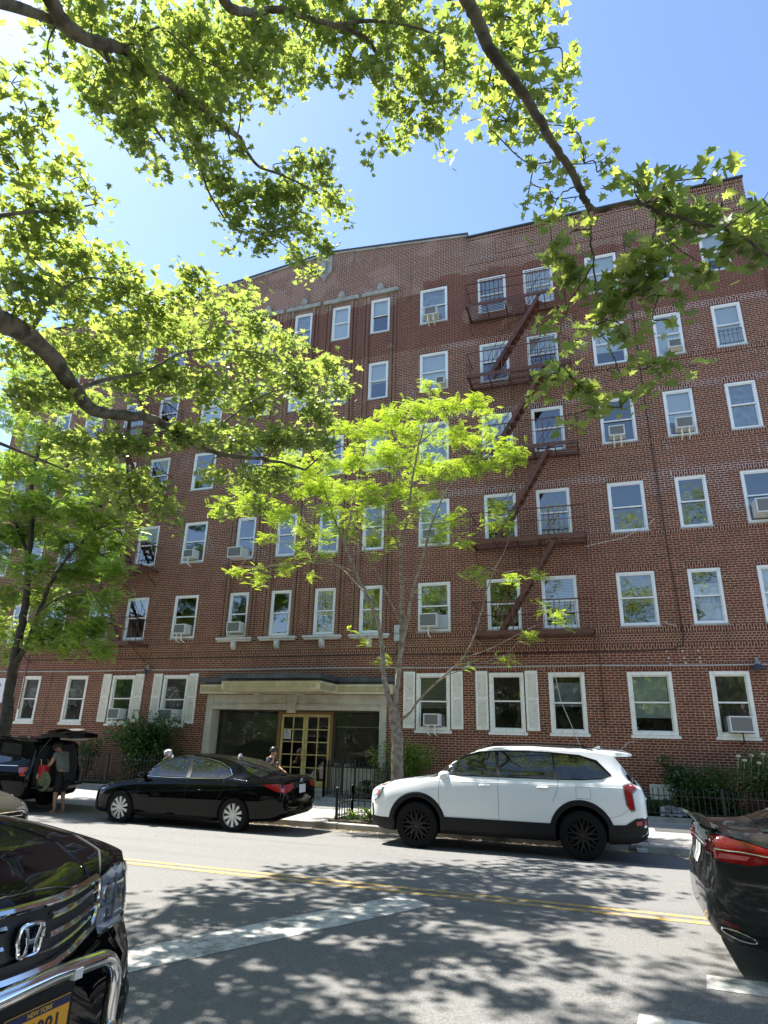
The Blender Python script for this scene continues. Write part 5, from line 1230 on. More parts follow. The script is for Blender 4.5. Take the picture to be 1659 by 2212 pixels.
class Tree:
    def __init__(s, name, label, base, group=None):
        s.t = thing(name, label, 'tree', base, 0, group); s.thin = 1.; s.base = Vector(base); s.wood = MB(); s.nodes = []; s.leaves = []; s.tw = MB(); s.sizes = []
    def L(s, p): return Vector(p) - s.base
    def limb(s, pts, r0, r1, n=8, wob=.0, sides=10, keep=True):
        q = spline([s.L(p) for p in pts], n); m_ = len(q)
        q = [p + Vector((random.gauss(0, wob), random.gauss(0, wob), random.gauss(0, wob))) if 0 < i < m_ - 1 else p for i, p in enumerate(q)]
        k_ = s.thin if r0 < .2 else 1.; rad = [k_ * (r0 + (r1 - r0) * (i / (m_ - 1)) ** .8) * random.uniform(.94, 1.07) for i in range(m_)]
        s.wood.tube(q, rad, sides)
        if keep: s.nodes += [(p, rr) for p, rr in zip(q, rad)]
        return q
    def blob(s, c, r, n, size, spray=.22, per=7, flat=.75, twigs=2, rng=RNG, link=True):
        c = s.L(c)
        if link and s.nodes:
            q, rr = min(s.nodes, key=lambda a: (a[0] - c).length + (.25 * r if a[0].z > c.z + r else 0)); d = c - q
            if d.length > .15:
                mid = q + d * .5 + Vector((random.gauss(0, .08), random.gauss(0, .08), .10 * d.length)) ; P = spline([q, mid, c], 5)
                r0 = min(rr * .6, .008 + .012 * d.length); s.tw.tube(P, [r0 + (.006 - r0) * i / (len(P) - 1) for i in range(len(P))], 5); s.nodes += [(p, .01) for p in P[2:]]
        ns = max(1, int(n / per)); cent = []
        for _ in range(ns):
            v = rng.normal(0, 1, 3); v /= np.linalg.norm(v) + 1e-9; v *= rng.uniform(0.15, 1) ** .5 * r; v[2] *= flat; cent.append(np.array(c) + v)
        for i, q in enumerate(cent):
            if i < twigs or random.random() < .28:
                e = Vector(q); m2 = (c + e) / 2 + Vector((0, 0, .05 * r)); s.tw.tube([c, m2, e], [.0065, .005, .003], 4)
            k = max(1, int(rng.poisson(per))); p = q + rng.normal(0, 1, (k, 3)) * np.array([spray, spray, spray * .6]); s.leaves.append(p); s.sizes.append(size * rng.uniform(.6, 1.25, k))
    def finish(s, tV, tF, tilt, lm, bm_, twm=None):
        s.wood.build('trunk', bm_, s.t, smooth=True, fix=False)
        if s.tw.v: s.tw.build('twigs', twm or bm_, s.t, smooth=True, fix=False)
        scatter('crown', np.concatenate(s.leaves), np.concatenate(s.sizes), tV, tF, tilt, lm, s.t, RNG); return s.t

# ---- the big plane tree whose limbs reach over the street
PT = Tree('plane_tree', 'plane tree with star shaped leaves whose long limbs hang over the street from above', (-5.0, .35, .11))
PT.thin = .66
PT.limb([(-5.0, .35, .0), (-5.02, .40, 1.6), (-4.95, .5, 3.2), (-4.8, .7, 4.6)], .36, .27, 6, .01, 16)
A = [(-4.8, .7, 4.4), (-6.2, 2.2, 4.9), at(-260, 620, 8.60), at(-120, 655, 8.80), at(0, 692, 9.10), at(60, 725, 9.40), at(115, 775, 9.67), at(160, 840, 9.90), at(200, 885, 10.10), at(260, 897, 10.40), at(330, 905, 10.75), at(380, 935, 11.00), at(430, 965, 11.25), at(500, 985, 11.60), at(590, 995, 12.05), at(660, 1015, 12.40)]
PT.limb(A, .2, .018, 7, .006, 12)
PT.limb([at(660, 1015, 12.40), at(700, 980, 12.60), at(740, 965, 12.80), at(800, 970, 13.10)], .034, .008)
PT.limb([at(280, 898, 10.50), at(275, 1000, 10.47), at(285, 1080, 10.52), at(320, 1130, 10.70)], .045, .012)
PT.limb([at(160, 840, 9.90), at(230, 820, 10.25), at(320, 800, 10.70), at(400, 760, 11.10), at(500, 755, 11.60), at(600, 770, 12.10)], .055, .012)
PT.limb([at(60, 725, 9.40), at(120, 640, 9.70), at(200, 600, 10.10), at(320, 640, 10.70)], .05, .012)
PT.limb([at(430, 965, 11.25), at(500, 900, 11.60), at(580, 850, 12.00), at(660, 830, 12.40)], .045, .010)
PT.limb([at(-150, 560, 8.80), at(-40, 480, 8.90), at(40, 460, 9.30), at(130, 455, 9.75), at(210, 440, 10.15)], .06, .012)
PT.limb([(-6.2, 2.2, 4.9), at(-200, 400, 8.80), at(-60, 330, 8.70), at(30, 290, 9.25), at(100, 265, 9.60)], .09, .012)
PT.limb([at(-260, 620, 8.60), at(-150, 900, 9.20), at(-20, 950, 9.70), at(80, 990, 10.00), at(200, 1040, 10.30)], .07, .012)
# limb B
B = [(-4.8, .7, 4.4), (-4.6, 1.6, 7.0), at(60, -160, 9.2), at(100, -20, 9.4), at(140, 50, 9.5), at(180, 82, 9.7), at(225, 95, 9.9), at(270, 108, 10.1), at(330, 152, 10.4), at(370, 185, 10.6), at(420, 220, 10.8), at(470, 262, 11.0), at(520, 300, 11.2)]
PT.limb(B, .17, .06, 7, .005, 12)
PT.limb([at(370, 185, 10.6), at(390, 225, 10.8), at(415, 290, 11.0), at(430, 340, 11.2), at(445, 400, 11.4), at(465, 440, 11.5), at(490, 480, 11.7)], .05, .018)
PT.limb([at(520, 300, 11.2), at(535, 330, 11.3), at(560, 360, 11.4), at(600, 375, 11.5), at(645, 395, 11.6), at(690, 420, 11.7)], .05, .012)
PT.limb([at(490, 480, 11.7), at(540, 500, 11.8), at(600, 520, 12.0), at(680, 590, 12.2)], .02, .008)
PT.limb([at(222, 95, 9.9), at(240, 150, 10.1), at(250, 190, 10.2), at(253, 225, 10.3)], .05, .018)
PT.limb([at(330, 152, 10.4), at(310, 90, 10.3), at(350, 60, 10.4), at(420, 120, 10.7), at(480, 150, 11.)], .035, .01)
# limb C
Cc = [(-4.6, 1.6, 7.0), (-3.4, 2.4, 8.6), at(430, -90, 10.04), at(480, -5, 10.26), at(510, 22, 10.37), at(560, 25, 11.45), at(610, 20, 11.56), at(660, 38, 11.68), at(720, 55, 11.80), at(780, 75, 12.04), at(810, 110, 12.15), at(835, 150, 12.27), at(860, 200, 12.39), at(880, 250, 12.51)]
PT.limb(Cc, .13, .02, 7, .005, 12)
PT.limb([at(720, 55, 11.80), at(800, 45, 11.92), at(880, 55, 12.04), at(950, 90, 12.15), at(960, 190, 12.27), at(950, 280, 12.39)], .05, .010)
# limb D, nearest
Dd = [(-3.4, 2.4, 8.6), (-2.0, 2.6, 8.2), at(960, -150, 6.9), at(1000, -20, 6.8), at(1035, 50, 6.7), at(1058, 105, 6.6), at(1090, 150, 6.5), at(1125, 195, 6.45), at(1160, 250, 6.4), at(1195, 310, 6.35), at(1235, 370, 6.3), at(1262, 430, 6.25), at(1278, 450, 6.2)]
PT.limb(Dd, .11, .038, 7, .004, 12)
PT.limb([at(1278, 450, 6.2), at(1300, 455, 6.2), at(1340, 442, 6.15), at(1385, 440, 6.1), at(1420, 455, 6.1), at(1475, 472, 6.05), at(1530, 485, 6.0), at(1600, 510, 6.0), at(1670, 560, 5.95), at(1760, 600, 5.9)], .032, .016, 6, .004)
PT.limb([at(1268, 440, 6.22), at(1276, 520, 6.3), at(1282, 570, 6.35), at(1290, 650, 6.4), at(1300, 720, 6.5), at(1330, 780, 6.55), at(1345, 830, 6.6)], .016, .007, 6, .006)
PT.limb([at(1250, 400, 6.28), at(1205, 430, 6.3), at(1190, 500, 6.35), at(1200, 570, 6.4)], .010, .005, 6, .006)
PT.limb([at(1420, 455, 6.1), at(1410, 520, 6.2), at(1400, 600, 6.25), at(1385, 650, 6.3)], .012, .005, 6, .006)
PT.limb([at(1282, 570, 6.35), at(1230, 660, 6.4), at(1205, 740, 6.5), at(1225, 800, 6.5)], .012, .005, 6, .008)
PT.limb([at(1385, 440, 6.1), at(1370, 410, 6.1), at(1378, 385, 6.1)], .010, .004)
PT.limb([at(1560, 495, 6.0), at(1640, 440, 5.9), at(1665, 405, 5.9)], .009, .003); PT.limb([at(1600, 500, 6.0), at(1650, 450, 5.9), at(1690, 420, 5.9)], .007, .003)
PT.limb([at(1225, 355, 6.3), at(1290, 350, 6.2), at(1330, 320, 6.2)], .009, .002); PT.limb([at(1290, 350, 6.2), at(1325, 352, 6.2)], .005, .002)
PT.limb([at(1475, 472, 6.05), at(1440, 510, 6.1), at(1500, 560, 6.1), at(1555, 580, 6.1)], .009, .004)
# unseen limbs of the same crown, over the road and above the frame
PT.limb([(-4.8, .7, 4.4), (-7.5, 1.8, 7.5), (-9.5, 4, 9.0), (-11.5, 6.5, 9.5)], .14, .03); PT.limb([(-4.6, 1.6, 7.0), (-5.5, 4.0, 10.0), (-6.5, 6.5, 11.5)], .11, .03); PT.limb([(-3.4, 2.4, 8.6), (-2.0, 4.5, 10.6), (-.5, 6.5, 11.4)], .08, .02)
PT.limb([(-4.8, .7, 4.4), (-3.5, -1.5, 7.5), (-1, -3, 9.5)], .13, .03); PT.limb([(-3.5, -1.5, 7.5), (-5.5, -3.5, 9.5)], .09, .03)

def px_blobs(T, lst, dist, leaf, dens, spread=.35, **kw):
    for b in lst:
        x, y, r = b[:3]; dd = dist(x, y) if callable(dist) else dist; dens_ = dens
        dd += random.uniform(-1, 1) * spread; rm = max(.10, r * dd / FPX - .13); lp = leaf * FPX / dd
        n = dens * (b[3] if len(b) > 3 else 1.) * (PI * r * r) / (.45 * lp * lp); T.blob(at(x, y, dd), rm, n, leaf, **kw)
topB = [(130, 60, 40), (105, 130, 32, .6), (200, 35, 50), (205, 165, 52), (290, 60, 55), (285, 150, 55), (215, 235, 42), (290, 235, 52), (370, 60, 55), (375, 145, 60), (450, 60, 60), (460, 155, 62), (385, 245, 58), (300, 315, 40), (340, 360, 28, .8), (268, 285, 32, .8), (455, 245, 52), (535, 70, 55), (550, 150, 55), (600, 90, 50), (640, 145, 45), (600, 205, 30, .7), (520, 225, 32, .7), (420, 320, 50), (465, 380, 50), (515, 325, 30, .6), (515, 435, 50), (500, 480, 40), (575, 420, 52), (640, 350, 36), (690, 350, 34), (640, 420, 48), (705, 415, 42), (738, 458, 28), (590, 490, 52), (655, 490, 50), (700, 535, 34), (560, 525, 38), (668, 590, 26, .8), (640, 555, 34), (500, 540, 24, .6)]
topC = [(690, 60, 52), (755, 80, 52), (815, 60, 52), (750, 145, 45), (700, 165, 30, .7), (825, 145, 52), (890, 60, 52), (895, 140, 54), (955, 80, 52), (830, 225, 38, .8), (880, 230, 46), (825, 295, 26, .7), (865, 300, 34, .8), (945, 200, 50), (940, 275, 40), (960, 335, 22, .7), (805, 335, 14, .8), (795, 290, 20, .6), (990, 140, 46), (640, 20, 45), (720, 5, 50), (860, 5, 50), (560, 5, 45)]
topD = [(1030, 50, 45), (1090, 35, 42), (1105, 105, 46), (1055, 180, 46), (1120, 185, 42), (1185, 105, 26, .9), (1215, 150, 32), (1180, 190, 36), (1095, 262, 40), (1058, 285, 20, .7), (1150, 270, 40), (1218, 290, 20, .8), (1110, 330, 22, .8), (1190, 350, 30, .7), (1140, 425, 20, .9), (1185, 410, 28, .8), (1262, 352, 26), (1290, 372, 20), (1245, 425, 22, .7), (1150, 35, 40), (1150, 75, 25, .7)]
right = [(1190, 480, 26, .9), (1235, 500, 22, .8), (1200, 548, 28), (1245, 600, 30), (1290, 640, 26, .7), (1355, 590, 34), (1395, 545, 26), (1435, 600, 30), (1340, 660, 34), (1388, 640, 30), (1455, 640, 20, .8), (1378, 398, 24, 1.2), (1398, 438, 22, .6), (1445, 392, 26, 1.1), (1475, 455, 32), (1430, 475, 30, .8), (1520, 395, 20, .9), (1500, 480, 28, .8), (1560, 450, 28, .9), (1600, 505, 34), (1560, 555, 26), (1500, 585, 22, .9), (1530, 598, 20, .9), (1640, 490, 30), (1635, 550, 30), (1440, 520, 26, .8), (1195, 700, 26, .8), (1255, 725, 28, .8), (1195, 800, 26), (1175, 838, 16, .8), (1248, 830, 28), (1310, 690, 26, .7), (1350, 740, 30), (1398, 795, 30), (1460, 790, 20, 1.), (1490, 790, 14, 1.), (1285, 880, 26), (1340, 880, 26), (1375, 855, 20), (1250, 905, 18, .9), (1310, 800, 22, .6), (1230, 765, 22, .7), (1570, 385, 14, .8), (1440, 690, 16, .7)]
left = [(25, 180, 42, .8), (75, 235, 38, .9), (30, 290, 42), (100, 262, 24, .8), (40, 365, 52), (115, 368, 40), (160, 360, 30, .8), (190, 405, 28, .8), (60, 445, 62), (145, 460, 48), (205, 435, 20, .8), (60, 540, 65), (150, 555, 60), (215, 560, 38), (60, 640, 72), (165, 645, 70), (250, 620, 46), (290, 590, 30, .8), (320, 650, 50), (390, 645, 38, .8), (412, 590, 28), (455, 660, 38, .8), (505, 650, 30, .8), (545, 638, 22, .9), (435, 610, 26, .8), (70, 755, 75), (180, 755, 66), (275, 725, 62), (370, 715, 58), (460, 735, 58), (550, 705, 44), (550, 775, 60), (620, 740, 34), (640, 820, 58), (710, 795, 42), (730, 845, 30), (690, 895, 42), (280, 825, 54), (370, 815, 56), (455, 835, 60), (540, 865, 54), (55, 860, 56), (120, 850, 42), (150, 960, 50), (230, 955, 52), (300, 965, 44), (385, 945, 44), (450, 935, 52), (520, 955, 52), (595, 950, 52), (220, 1040, 58), (300, 1045, 52), (355, 1095, 34, .9), (470, 1025, 32, .9), (540, 1035, 48), (595, 1040, 44), (500, 1100, 24, .8), (560, 1095, 28, .8), (378, 1138, 18, .9), (335, 1120, 28, .8), (260, 1100, 38, .8), (650, 950, 45), (700, 960, 35)]
px_blobs(PT, topB, lambda x, y: 9.9 + (x - 100) / 300 * .9 + max(0, y - 300) / 300 * 1.2, .112, 1.75, .55, spray=.10, per=8)
px_blobs(PT, topC, lambda x, y: 12.0, .128, 1.75, .6, spray=.10, per=8)
px_blobs(PT, topD, lambda x, y: 7.2, .115, 2.0, .35, spray=.11, per=5)
px_blobs(PT, right, lambda x, y: 6.25, .125, 4.2, .25, spray=.085, per=7)
px_blobs(PT, left, lambda x, y: 9.4 + max(0, x) / 300 * 1.55, .118, 1.9, .8, spray=.11, per=8)
px_blobs(PT, [b for b in left if b[1] > 880], lambda x, y: 9.0 + max(0, x) / 300 * 1.4, .125, 1.3, .5, spray=.11, per=8)
px_blobs(PT, [b for b in left if b[0] > 100 and 450 < b[1] < 960], lambda x, y: 12.2 + max(0, x) / 300 * 1.3, .17, .9, .9, spray=.2)  # from here, extra leaf layers hidden behind the visible ones, added to shade the road
px_blobs(PT, [b for b in left if b[0] > 140 and 560 < b[1] < 900], lambda x, y: 15.0 + max(0, x) / 300 * .8, .17, 1.0, .9, spray=.2)
px_blobs(PT, [b for b in topB if 60 < b[1] < 460 and b[0] > 200], lambda x, y: 12.8 + x / 300, .15, .7, .5, spray=.15)
px_blobs(PT, [b for b in topB if b[1] < 260 and b[0] > 180 and b[2] >= 45], lambda x, y: 14.3 + x / 400, .17, .75, .6, spray=.15)
# rest of the crown outside the picture (it shades the road and the near pavement)
for x, y, z, r, n in [(-12, 5.5, 9.6, 1.5, 320), (-10.5, 3.5, 9.4, 1.6, 330), (-13, 7, 8, 1.5, 260), (-15.2, 8, 9, 1.6, 260), (-12.5, 3, 10, 1.5, 240), (-15, 6, 9.5, 1.6, 240), (-13.5, 4.6, 8.4, 1.5, 240), (-16.5, 7.4, 7.6, 1.5, 220), (-8, 2.2, 8.8, 1.5, 300), (-5.2, 3.2, 10.8, 1.6, 320),
                      (-5.5, -1.2, 9.2, 1.8, 320), (-2.5, -2.2, 9.2, 1.8, 320), (-7.6, -.5, 8.4, 1.7, 300), (-5.5, -3.6, 10, 1.7, 280), (-.6, -3.2, 9.8, 1.7, 260), (-9.8, 1.0, 7.6, 1.4, 260), (-8.6, 4.4, 8.2, 1.3, 220), (-10.5, 7.0, 10.2, 1.3, 210), (-7.2, 1.0, 10.6, 1.5, 240)]:
    PT.blob((x, y, z), r, int(n * 1.7), .18, spray=.26, twigs=3)
PT.finish(LV, LF, .85, PLANE_LEAF, BARK)

# ---- young locust in its pit before the entrance
LT = Tree('young_street_tree', 'slender young street tree with bright yellow green feathery leaves in the fenced pit', (-4.80, 15.35, .0), 'feathery leaved street trees')
LY = 15.35
def a2(x, y, dy=0.): return aty(x, y, LY + dy)
LT.limb([(-4.80, 15.35, .0), a2(858, 1660), a2(858, 1600), a2(853, 1560), a2(850, 1530)], .155, .125, 6, .004, 14)
LT.limb([a2(851, 1540), a2(838, 1500, -.05), a2(828, 1450, -.1), a2(826, 1400, -.15), a2(815, 1340, -.2), a2(795, 1290, -.25), a2(768, 1235, -.3), a2(745, 1180, -.4), a2(722, 1120, -.5), a2(700, 1060, -.5)], .085, .018, 6, .008)
LT.limb([a2(852, 1540), a2(858, 1480), a2(864, 1420, .05), a2(868, 1350, .1), a2(868, 1280, .15), a2(866, 1200, .2), a2(880, 1120, .2), a2(890, 1040, .2), a2(905, 960, .2), a2(925, 880, .2), a2(932, 830, .2)], .080, .012, 6, .008)
LT.limb([a2(864, 1420), a2(880, 1340), a2(896, 1260, -.1), a2(915, 1200, -.2), a2(930, 1140, -.3), a2(960, 1070, -.4), a2(1010, 990, -.4), a2(1060, 950, -.4)], .050, .010, 6, .008)
LT.limb([a2(852, 1560), a2(880, 1545, -.1), a2(915, 1500, -.3), a2(960, 1460, -.5), a2(1000, 1420, -.7), a2(1025, 1370, -.8), a2(1040, 1320, -.9), a2(1060, 1250, -1.), a2(1090, 1190, -1.)], .036, .008, 6, .006)
LT.limb([a2(1000, 1420, -.7), a2(1050, 1405, -.8), a2(1120, 1370, -.9), a2(1190, 1335, -.9)], .014, .005); LT.limb([a2(960, 1460, -.5), a2(1020, 1440, -.6), a2(1090, 1415, -.7)], .012, .005)
LT.limb([a2(795, 1290, -.25), a2(740, 1230, .1), a2(680, 1190, .3), a2(610, 1170, .4), a2(560, 1180, .4)], .028, .007, 6, .008); LT.limb([a2(745, 1180, -.4), a2(760, 1100, -.2), a2(775, 1020, 0), a2(790, 950, .1)], .030, .008, 6, .008)
LT.limb([a2(768, 1235, -.3), a2(720, 1220, -.8), a2(650, 1215, -1.1), a2(570, 1225, -1.2), a2(510, 1225, -1.2)], .022, .006, 6, .008); LT.limb([a2(722, 1120, -.5), a2(650, 1070, -.5), a2(570, 1050, -.5), a2(500, 1070, -.5)], .024, .006, 6, .008)
LT.limb([a2(866, 1200, .2), a2(845, 1120, .4), a2(840, 1040, .6), a2(830, 960, .6), a2(840, 900, .6)], .032, .008, 6, .008); LT.limb([a2(826, 1400, -.15), a2(800, 1385, -.3), a2(775, 1375, -.4)], .010, .004)
LT.limb([a2(905, 960, .2), a2(950, 920, .3), a2(1000, 890, .3), a2(1035, 865, .3)], .02, .006); LT.limb([a2(868, 1350, .1), a2(820, 1250, .5), a2(780, 1170, .8), a2(740, 1080, 1.)], .03, .008)
loc = [(730, 1110, 34, .9), (800, 1090, 34, .8), (850, 1060, 34, .8), (760, 1150, 26, .7), (840, 1170, 22, .6), (900, 1080, 30, .8), (700, 1160, 24, .7), (640, 1010, 40), (590, 1030, 40), (690, 1050, 40), (560, 1080, 34), (520, 1050, 34), (470, 1100, 24), (760, 1060, 34), (700, 1110, 30), (620, 1110, 34), (905, 1110, 26, .7), (850, 1120, 24, .6), (780, 1120, 26, .6), (960, 1130, 24, .8), (580, 1160, 22, .8), (640, 1170, 20, .7), (930, 838, 26), (905, 880, 34), (960, 885, 36), (1025, 868, 30), (1050, 900, 24), (850, 895, 34), (815, 925, 40), (780, 930, 40), (740, 930, 34), (900, 935, 46), (975, 940, 46), (1045, 945, 44), (1098, 965, 32), (1120, 985, 20), (840, 985, 48), (770, 995, 48), (905, 1005, 46), (700, 1000, 46), (960, 1015, 38), (1020, 1000, 38), (1075, 1000, 26), (650, 1055, 46), (620, 1010, 40), (720, 1065, 42), (795, 1055, 38, .8), (870, 1060, 30, .7), (930, 1070, 28, .7), (985, 1120, 26, .8), (950, 1165, 24), (995, 1170, 20), (600, 1110, 38), (540, 1085, 36), (485, 1085, 22), (560, 1040, 30), (660, 1140, 28, .8), (735, 1140, 26, .6), (510, 1232, 20, .9), (560, 1238, 24), (610, 1222, 24), (555, 1262, 16), (655, 1205, 20), (695, 1195, 22, .7), (675, 1240, 14, .8), (1080, 1095, 22, .8), (1098, 1130, 20, .9), (1060, 1130, 18, .7), (1045, 1240, 22, .8), (1105, 1245, 24, .8), (1165, 1240, 16), (1210, 1325, 20, .7), (1165, 1310, 18, .6), (1090, 1418, 16, .6), (790, 1385, 14, .7), (825, 1425, 16, .7), (925, 1290, 24, .45), (1030, 1235, 16, .8), (750, 1360, 12, .6), (880, 1130, 20, .5), (820, 1130, 22, .5), (1145, 1370, 16, .7), (1225, 1345, 14, .5), (800, 1200, 16, .4), (1020, 1440, 12, .5)]
for b in loc:
    x, y, r = b[:3]; k = b[3] if len(b) > 3 else 1.; dy = random.uniform(-1.0, 1.0) * min(1.2, r / 22); p = a2(x, y, dy); d = (p - EYE).length; rm = r * d / FPX * .9
    LT.blob(p, rm, k * 3.5 * PI * r * r / 160., .52 + .1 * random.random(), spray=.12, per=3, flat=.6, twigs=3)
LT.finish(FR_V, FR_F, .50, LOCUST_LEAF, BARKL)

# ---- darker street tree at the left edge
L2 = Tree('dark_street_tree', 'older street tree with drooping deep green feathery leaves at the left edge', (-17.1, 15.3, 0), 'feathery leaved street trees')
def a3(x, y, dy=0.): return aty(x, y, 15.3 + dy)
L2.limb([(-17.1, 15.3, -.02), a3(12, 1560), a3(18, 1500), a3(30, 1430), a3(45, 1360), a3(58, 1280), a3(62, 1200), a3(70, 1120), a3(70, 1040), a3(85, 960)], .20, .05, 6, .01, 14)
L2.limb([a3(35, 1430), a3(60, 1390), a3(85, 1320, -.2), a3(110, 1260, -.3), a3(150, 1200, -.5), a3(200, 1150, -.7), a3(240, 1130, -.9)], .10, .02, 6, .01)
L2.limb([a3(62, 1200), a3(30, 1120, .3), a3(0, 1060, .5), a3(-40, 1000, .6)], .06, .02); L2.limb([a3(70, 1120), a3(120, 1040, .3), a3(170, 980, .5), a3(220, 940, .6)], .05, .015); L2.limb([a3(85, 1320, -.2), a3(130, 1290, -.8), a3(190, 1280, -1.3), a3(235, 1330, -1.5)], .04, .012)
dk = [(200, 1000, 36, .8), (245, 1060, 32, .8), (170, 1100, 40), (260, 1110, 30), (110, 1100, 40), (240, 1010, 26, .7), (40, 1140, 40), (0, 1080, 44), (130, 960, 42), (290, 1150, 20, .8), (50, 830, 48), (110, 870, 46), (30, 900, 46), (90, 950, 48), (30, 1010, 48), (120, 1030, 46), (60, 1085, 42), (95, 1150, 44), (150, 1170, 46), (205, 1140, 40), (215, 1195, 44), (245, 1230, 32), (160, 1235, 46), (60, 1225, 44), (20, 1160, 36), (20, 1290, 36), (105, 1290, 44), (170, 1300, 46), (220, 1300, 30, .8), (120, 1350, 44), (180, 1370, 42), (215, 1405, 26), (90, 1385, 30), (140, 1395, 26, .8), (30, 1370, 30, .8), (15, 1420, 24, .7), (255, 1280, 16), (190, 1060, 30, .7), (250, 1170, 24, .9), (40, 770, 46), (130, 790, 40), (200, 870, 34, .6), (-30, 1000, 60), (-40, 1200, 60), (-60, 860, 60), (-30, 1350, 50), (215, 1350, 26), (-70, 1100, 60)]
for b in dk:
    x, y, r = b[:3]; k = b[3] if len(b) > 3 else 1.; p = a3(x, y, random.uniform(-1.3, 1.0)); d = (p - EYE).length; rm = r * d / FPX * .95
    L2.blob(p, rm, k * 5.0 * PI * r * r / 110., .52 + .1 * random.random(), spray=.16, per=3, flat=.7, twigs=2)
FR2_V, FR2_F = frond_template(9, .5, .15, .065)
L2.finish(FR2_V, FR2_F, .6, LOCUST_DARK, BARKD)

# low garden trees before the houses behind the viewer
for i, (bx, by) in enumerate(((-13, -5.2), (-8.2, -5.6), (-3.2, -5.0), (1.8, -5.6), (6.6, -5.2), (11, -5.6), (-18.5, -5.4), (-24.5, -5.0), (-31, -5.6), (-38, -5.0))):
    T = Tree('garden_tree', ['leafy garden tree far left behind the viewer', 'leafy garden tree left behind the viewer', 'leafy garden tree straight behind the viewer', 'leafy garden tree just right of the viewer', 'leafy garden tree right behind the viewer', 'leafy garden tree far right behind the viewer', 'leafy garden tree at the far left end behind the viewer', 'leafy garden tree beyond the parked cars at the far left', 'garden tree in front of the dark brick row house', 'last garden tree down the street at the far left'][i], (bx, by, .1), 'garden trees behind the viewer'); T.limb([(bx, by, 0), (bx + .1, by, 2), (bx, by, 4.5)], .16, .06)
    for k in range(34): an = random.uniform(0, 6.28); rr = 2.3 * random.random() ** .5; T.blob((bx + rr * math.cos(an), by + rr * math.sin(an) * .7, random.uniform(1.0, 7.2)), 1.0, 80, .24, spray=.28, per=8, twigs=0)
    T.finish(LV, LF, .7, SHRUB_LEAF, BARKD)
# ---- trees behind the viewer on the near pavement, seen only as reflections in glass and paint
for nm, lab, bx, by, seed in (('plane_tree', 'broad plane tree on the near pavement right of the viewer', 5.5, -2.2, 1), ('plane_tree', 'broad plane tree on the near pavement far to the left', -15.5, -1.6, 2), ('plane_tree', 'plane tree behind the viewer between two low garden trees', -9.5, -4.6, 4), ('plane_tree', 'tall plane tree straight behind the viewer', -1.5, -5.6, 6)):
    T = Tree(nm, lab, (bx, by, .1)); T.limb([(bx, by, 0), (bx, by, 3.5), (bx + .3, by, 6)], .3, .2)
    for k in range(6): an = k * 1.05 + seed; T.limb([(bx, by, 3.6 + .4 * k), (bx + 1.6 * math.cos(an), by + 1.6 * math.sin(an), 6 + .5 * k), (bx + 3.2 * math.cos(an), by + 3.2 * math.sin(an) * .8, 8 + .5 * k)], .11, .03, 5)
    for k in range(78):
        an = random.uniform(0, 6.28); zz = random.uniform(4.0, 17.5); rr = (4.6 - .12 * max(0, zz - 10)) * random.random() ** .5; T.blob((bx + rr * math.cos(an), by + rr * math.sin(an) * .6 - .9, zz), 1.4, 110, .24, spray=.3, per=8, twigs=0)
    T.finish(LV, LF, .6, PLANE_LEAF, BARK)

# houses on the near side of the street, behind the viewer
for nm, lab, x0, x1, y1, h_ in (('row_house', 'brown brick row house behind the viewer', -16, -4, -10.5, 9.5), ('row_house', 'tan brick row house behind the viewer at right', -3.6, 14, -10.5, 8.8), ('row_house', 'dark brick row house behind the viewer far at left', -34, -16.4, -10.8, 10.2), ('row_house', 'long brick row house at the far left end of the near side', -75, -34.4, -10.2, 12.5)):
    t = thing(nm, lab, 'house', ((x0 + x1) / 2, y1, 0)); hw = (x1 - x0) / 2
    g = MB(); g.box(-hw, hw, -9, 0, -.2, h_); g.build('wall', mat('near_house_wall', (.085, .07, .055), .9, noise=((.05, .045, .04), 2, .4, .6)), t); g = MB(); g.box(-hw - .1, hw + .1, -9.1, .15, h_, h_ + .3); g.build('cornice', SLATE, t)
    n_ = int(hw * 2 / 2.4)
    for i in range(n_):
        for z in (1.2, 4.1, 7.0):
            if z + 1.6 > h_: continue
            x = -hw + 1.2 + i * 2.4; g = MB(); g.box(x - .5, x + .5, .01, .05, z, z + 1.6); wd = g.build('window', WHITE, t); g = MB(); g.box(x - .42, x + .42, .051, .06, z + .08, z + 1.52); g.build('pane', CGLASS, wd)
# ------------------------------------------------------------------ shrubs, fences, litter
def shrub(name, label, cx, cy, w_, d_, h_, n, size, lm, group=None, lumps=9, z0=.05, cat='shrub', stems=9, tilt=.7, tv=None, tf=None):
    t = thing(name, label, cat, (cx, cy, z0), 0, group); rng = np.random.default_rng(int(abs(cx * 97 + cy * 13)) + n); L = []
    g = MB(); cs = []
    for i in range(lumps):
        an = rng.uniform(0, 2 * PI); rr = rng.uniform(0, .75); cs.append((w_ / 2 * rr * math.cos(an), d_ / 2 * rr * math.sin(an), h_ * rng.uniform(.30, .86), rng.uniform(.16, .30) * min(w_, h_ * 1.3)))
    for x, y, z, r in cs:
        k = int(n / lumps); v = rng.normal(0, 1, (k, 3)); v /= np.linalg.norm(v, axis=1)[:, None]; v *= (rng.uniform(.35, 1.05, k) ** .6)[:, None] * r; v[:, 2] *= .8
        p = v + np.array([x, y, z]); p[:, 2] = np.maximum(p[:, 2], .03); L.append(p)
    for i in range(stems):
        x, y, z, r = cs[i % lumps]; g.tube([(x * .2, y * .2, -.05), (x * .55, y * .55, z * .5), (x, y, z + r * .5)], [.018, .012, .005], 5)
    p = np.concatenate(L); scatter('foliage', p, size * rng.uniform(.6, 1.3, len(p)), OVAL_V if tv is None else tv, OVAL_F if tf is None else tf, tilt, lm, t, rng)
    g.build('stems', BARKD, t, smooth=True, fix=False); return t
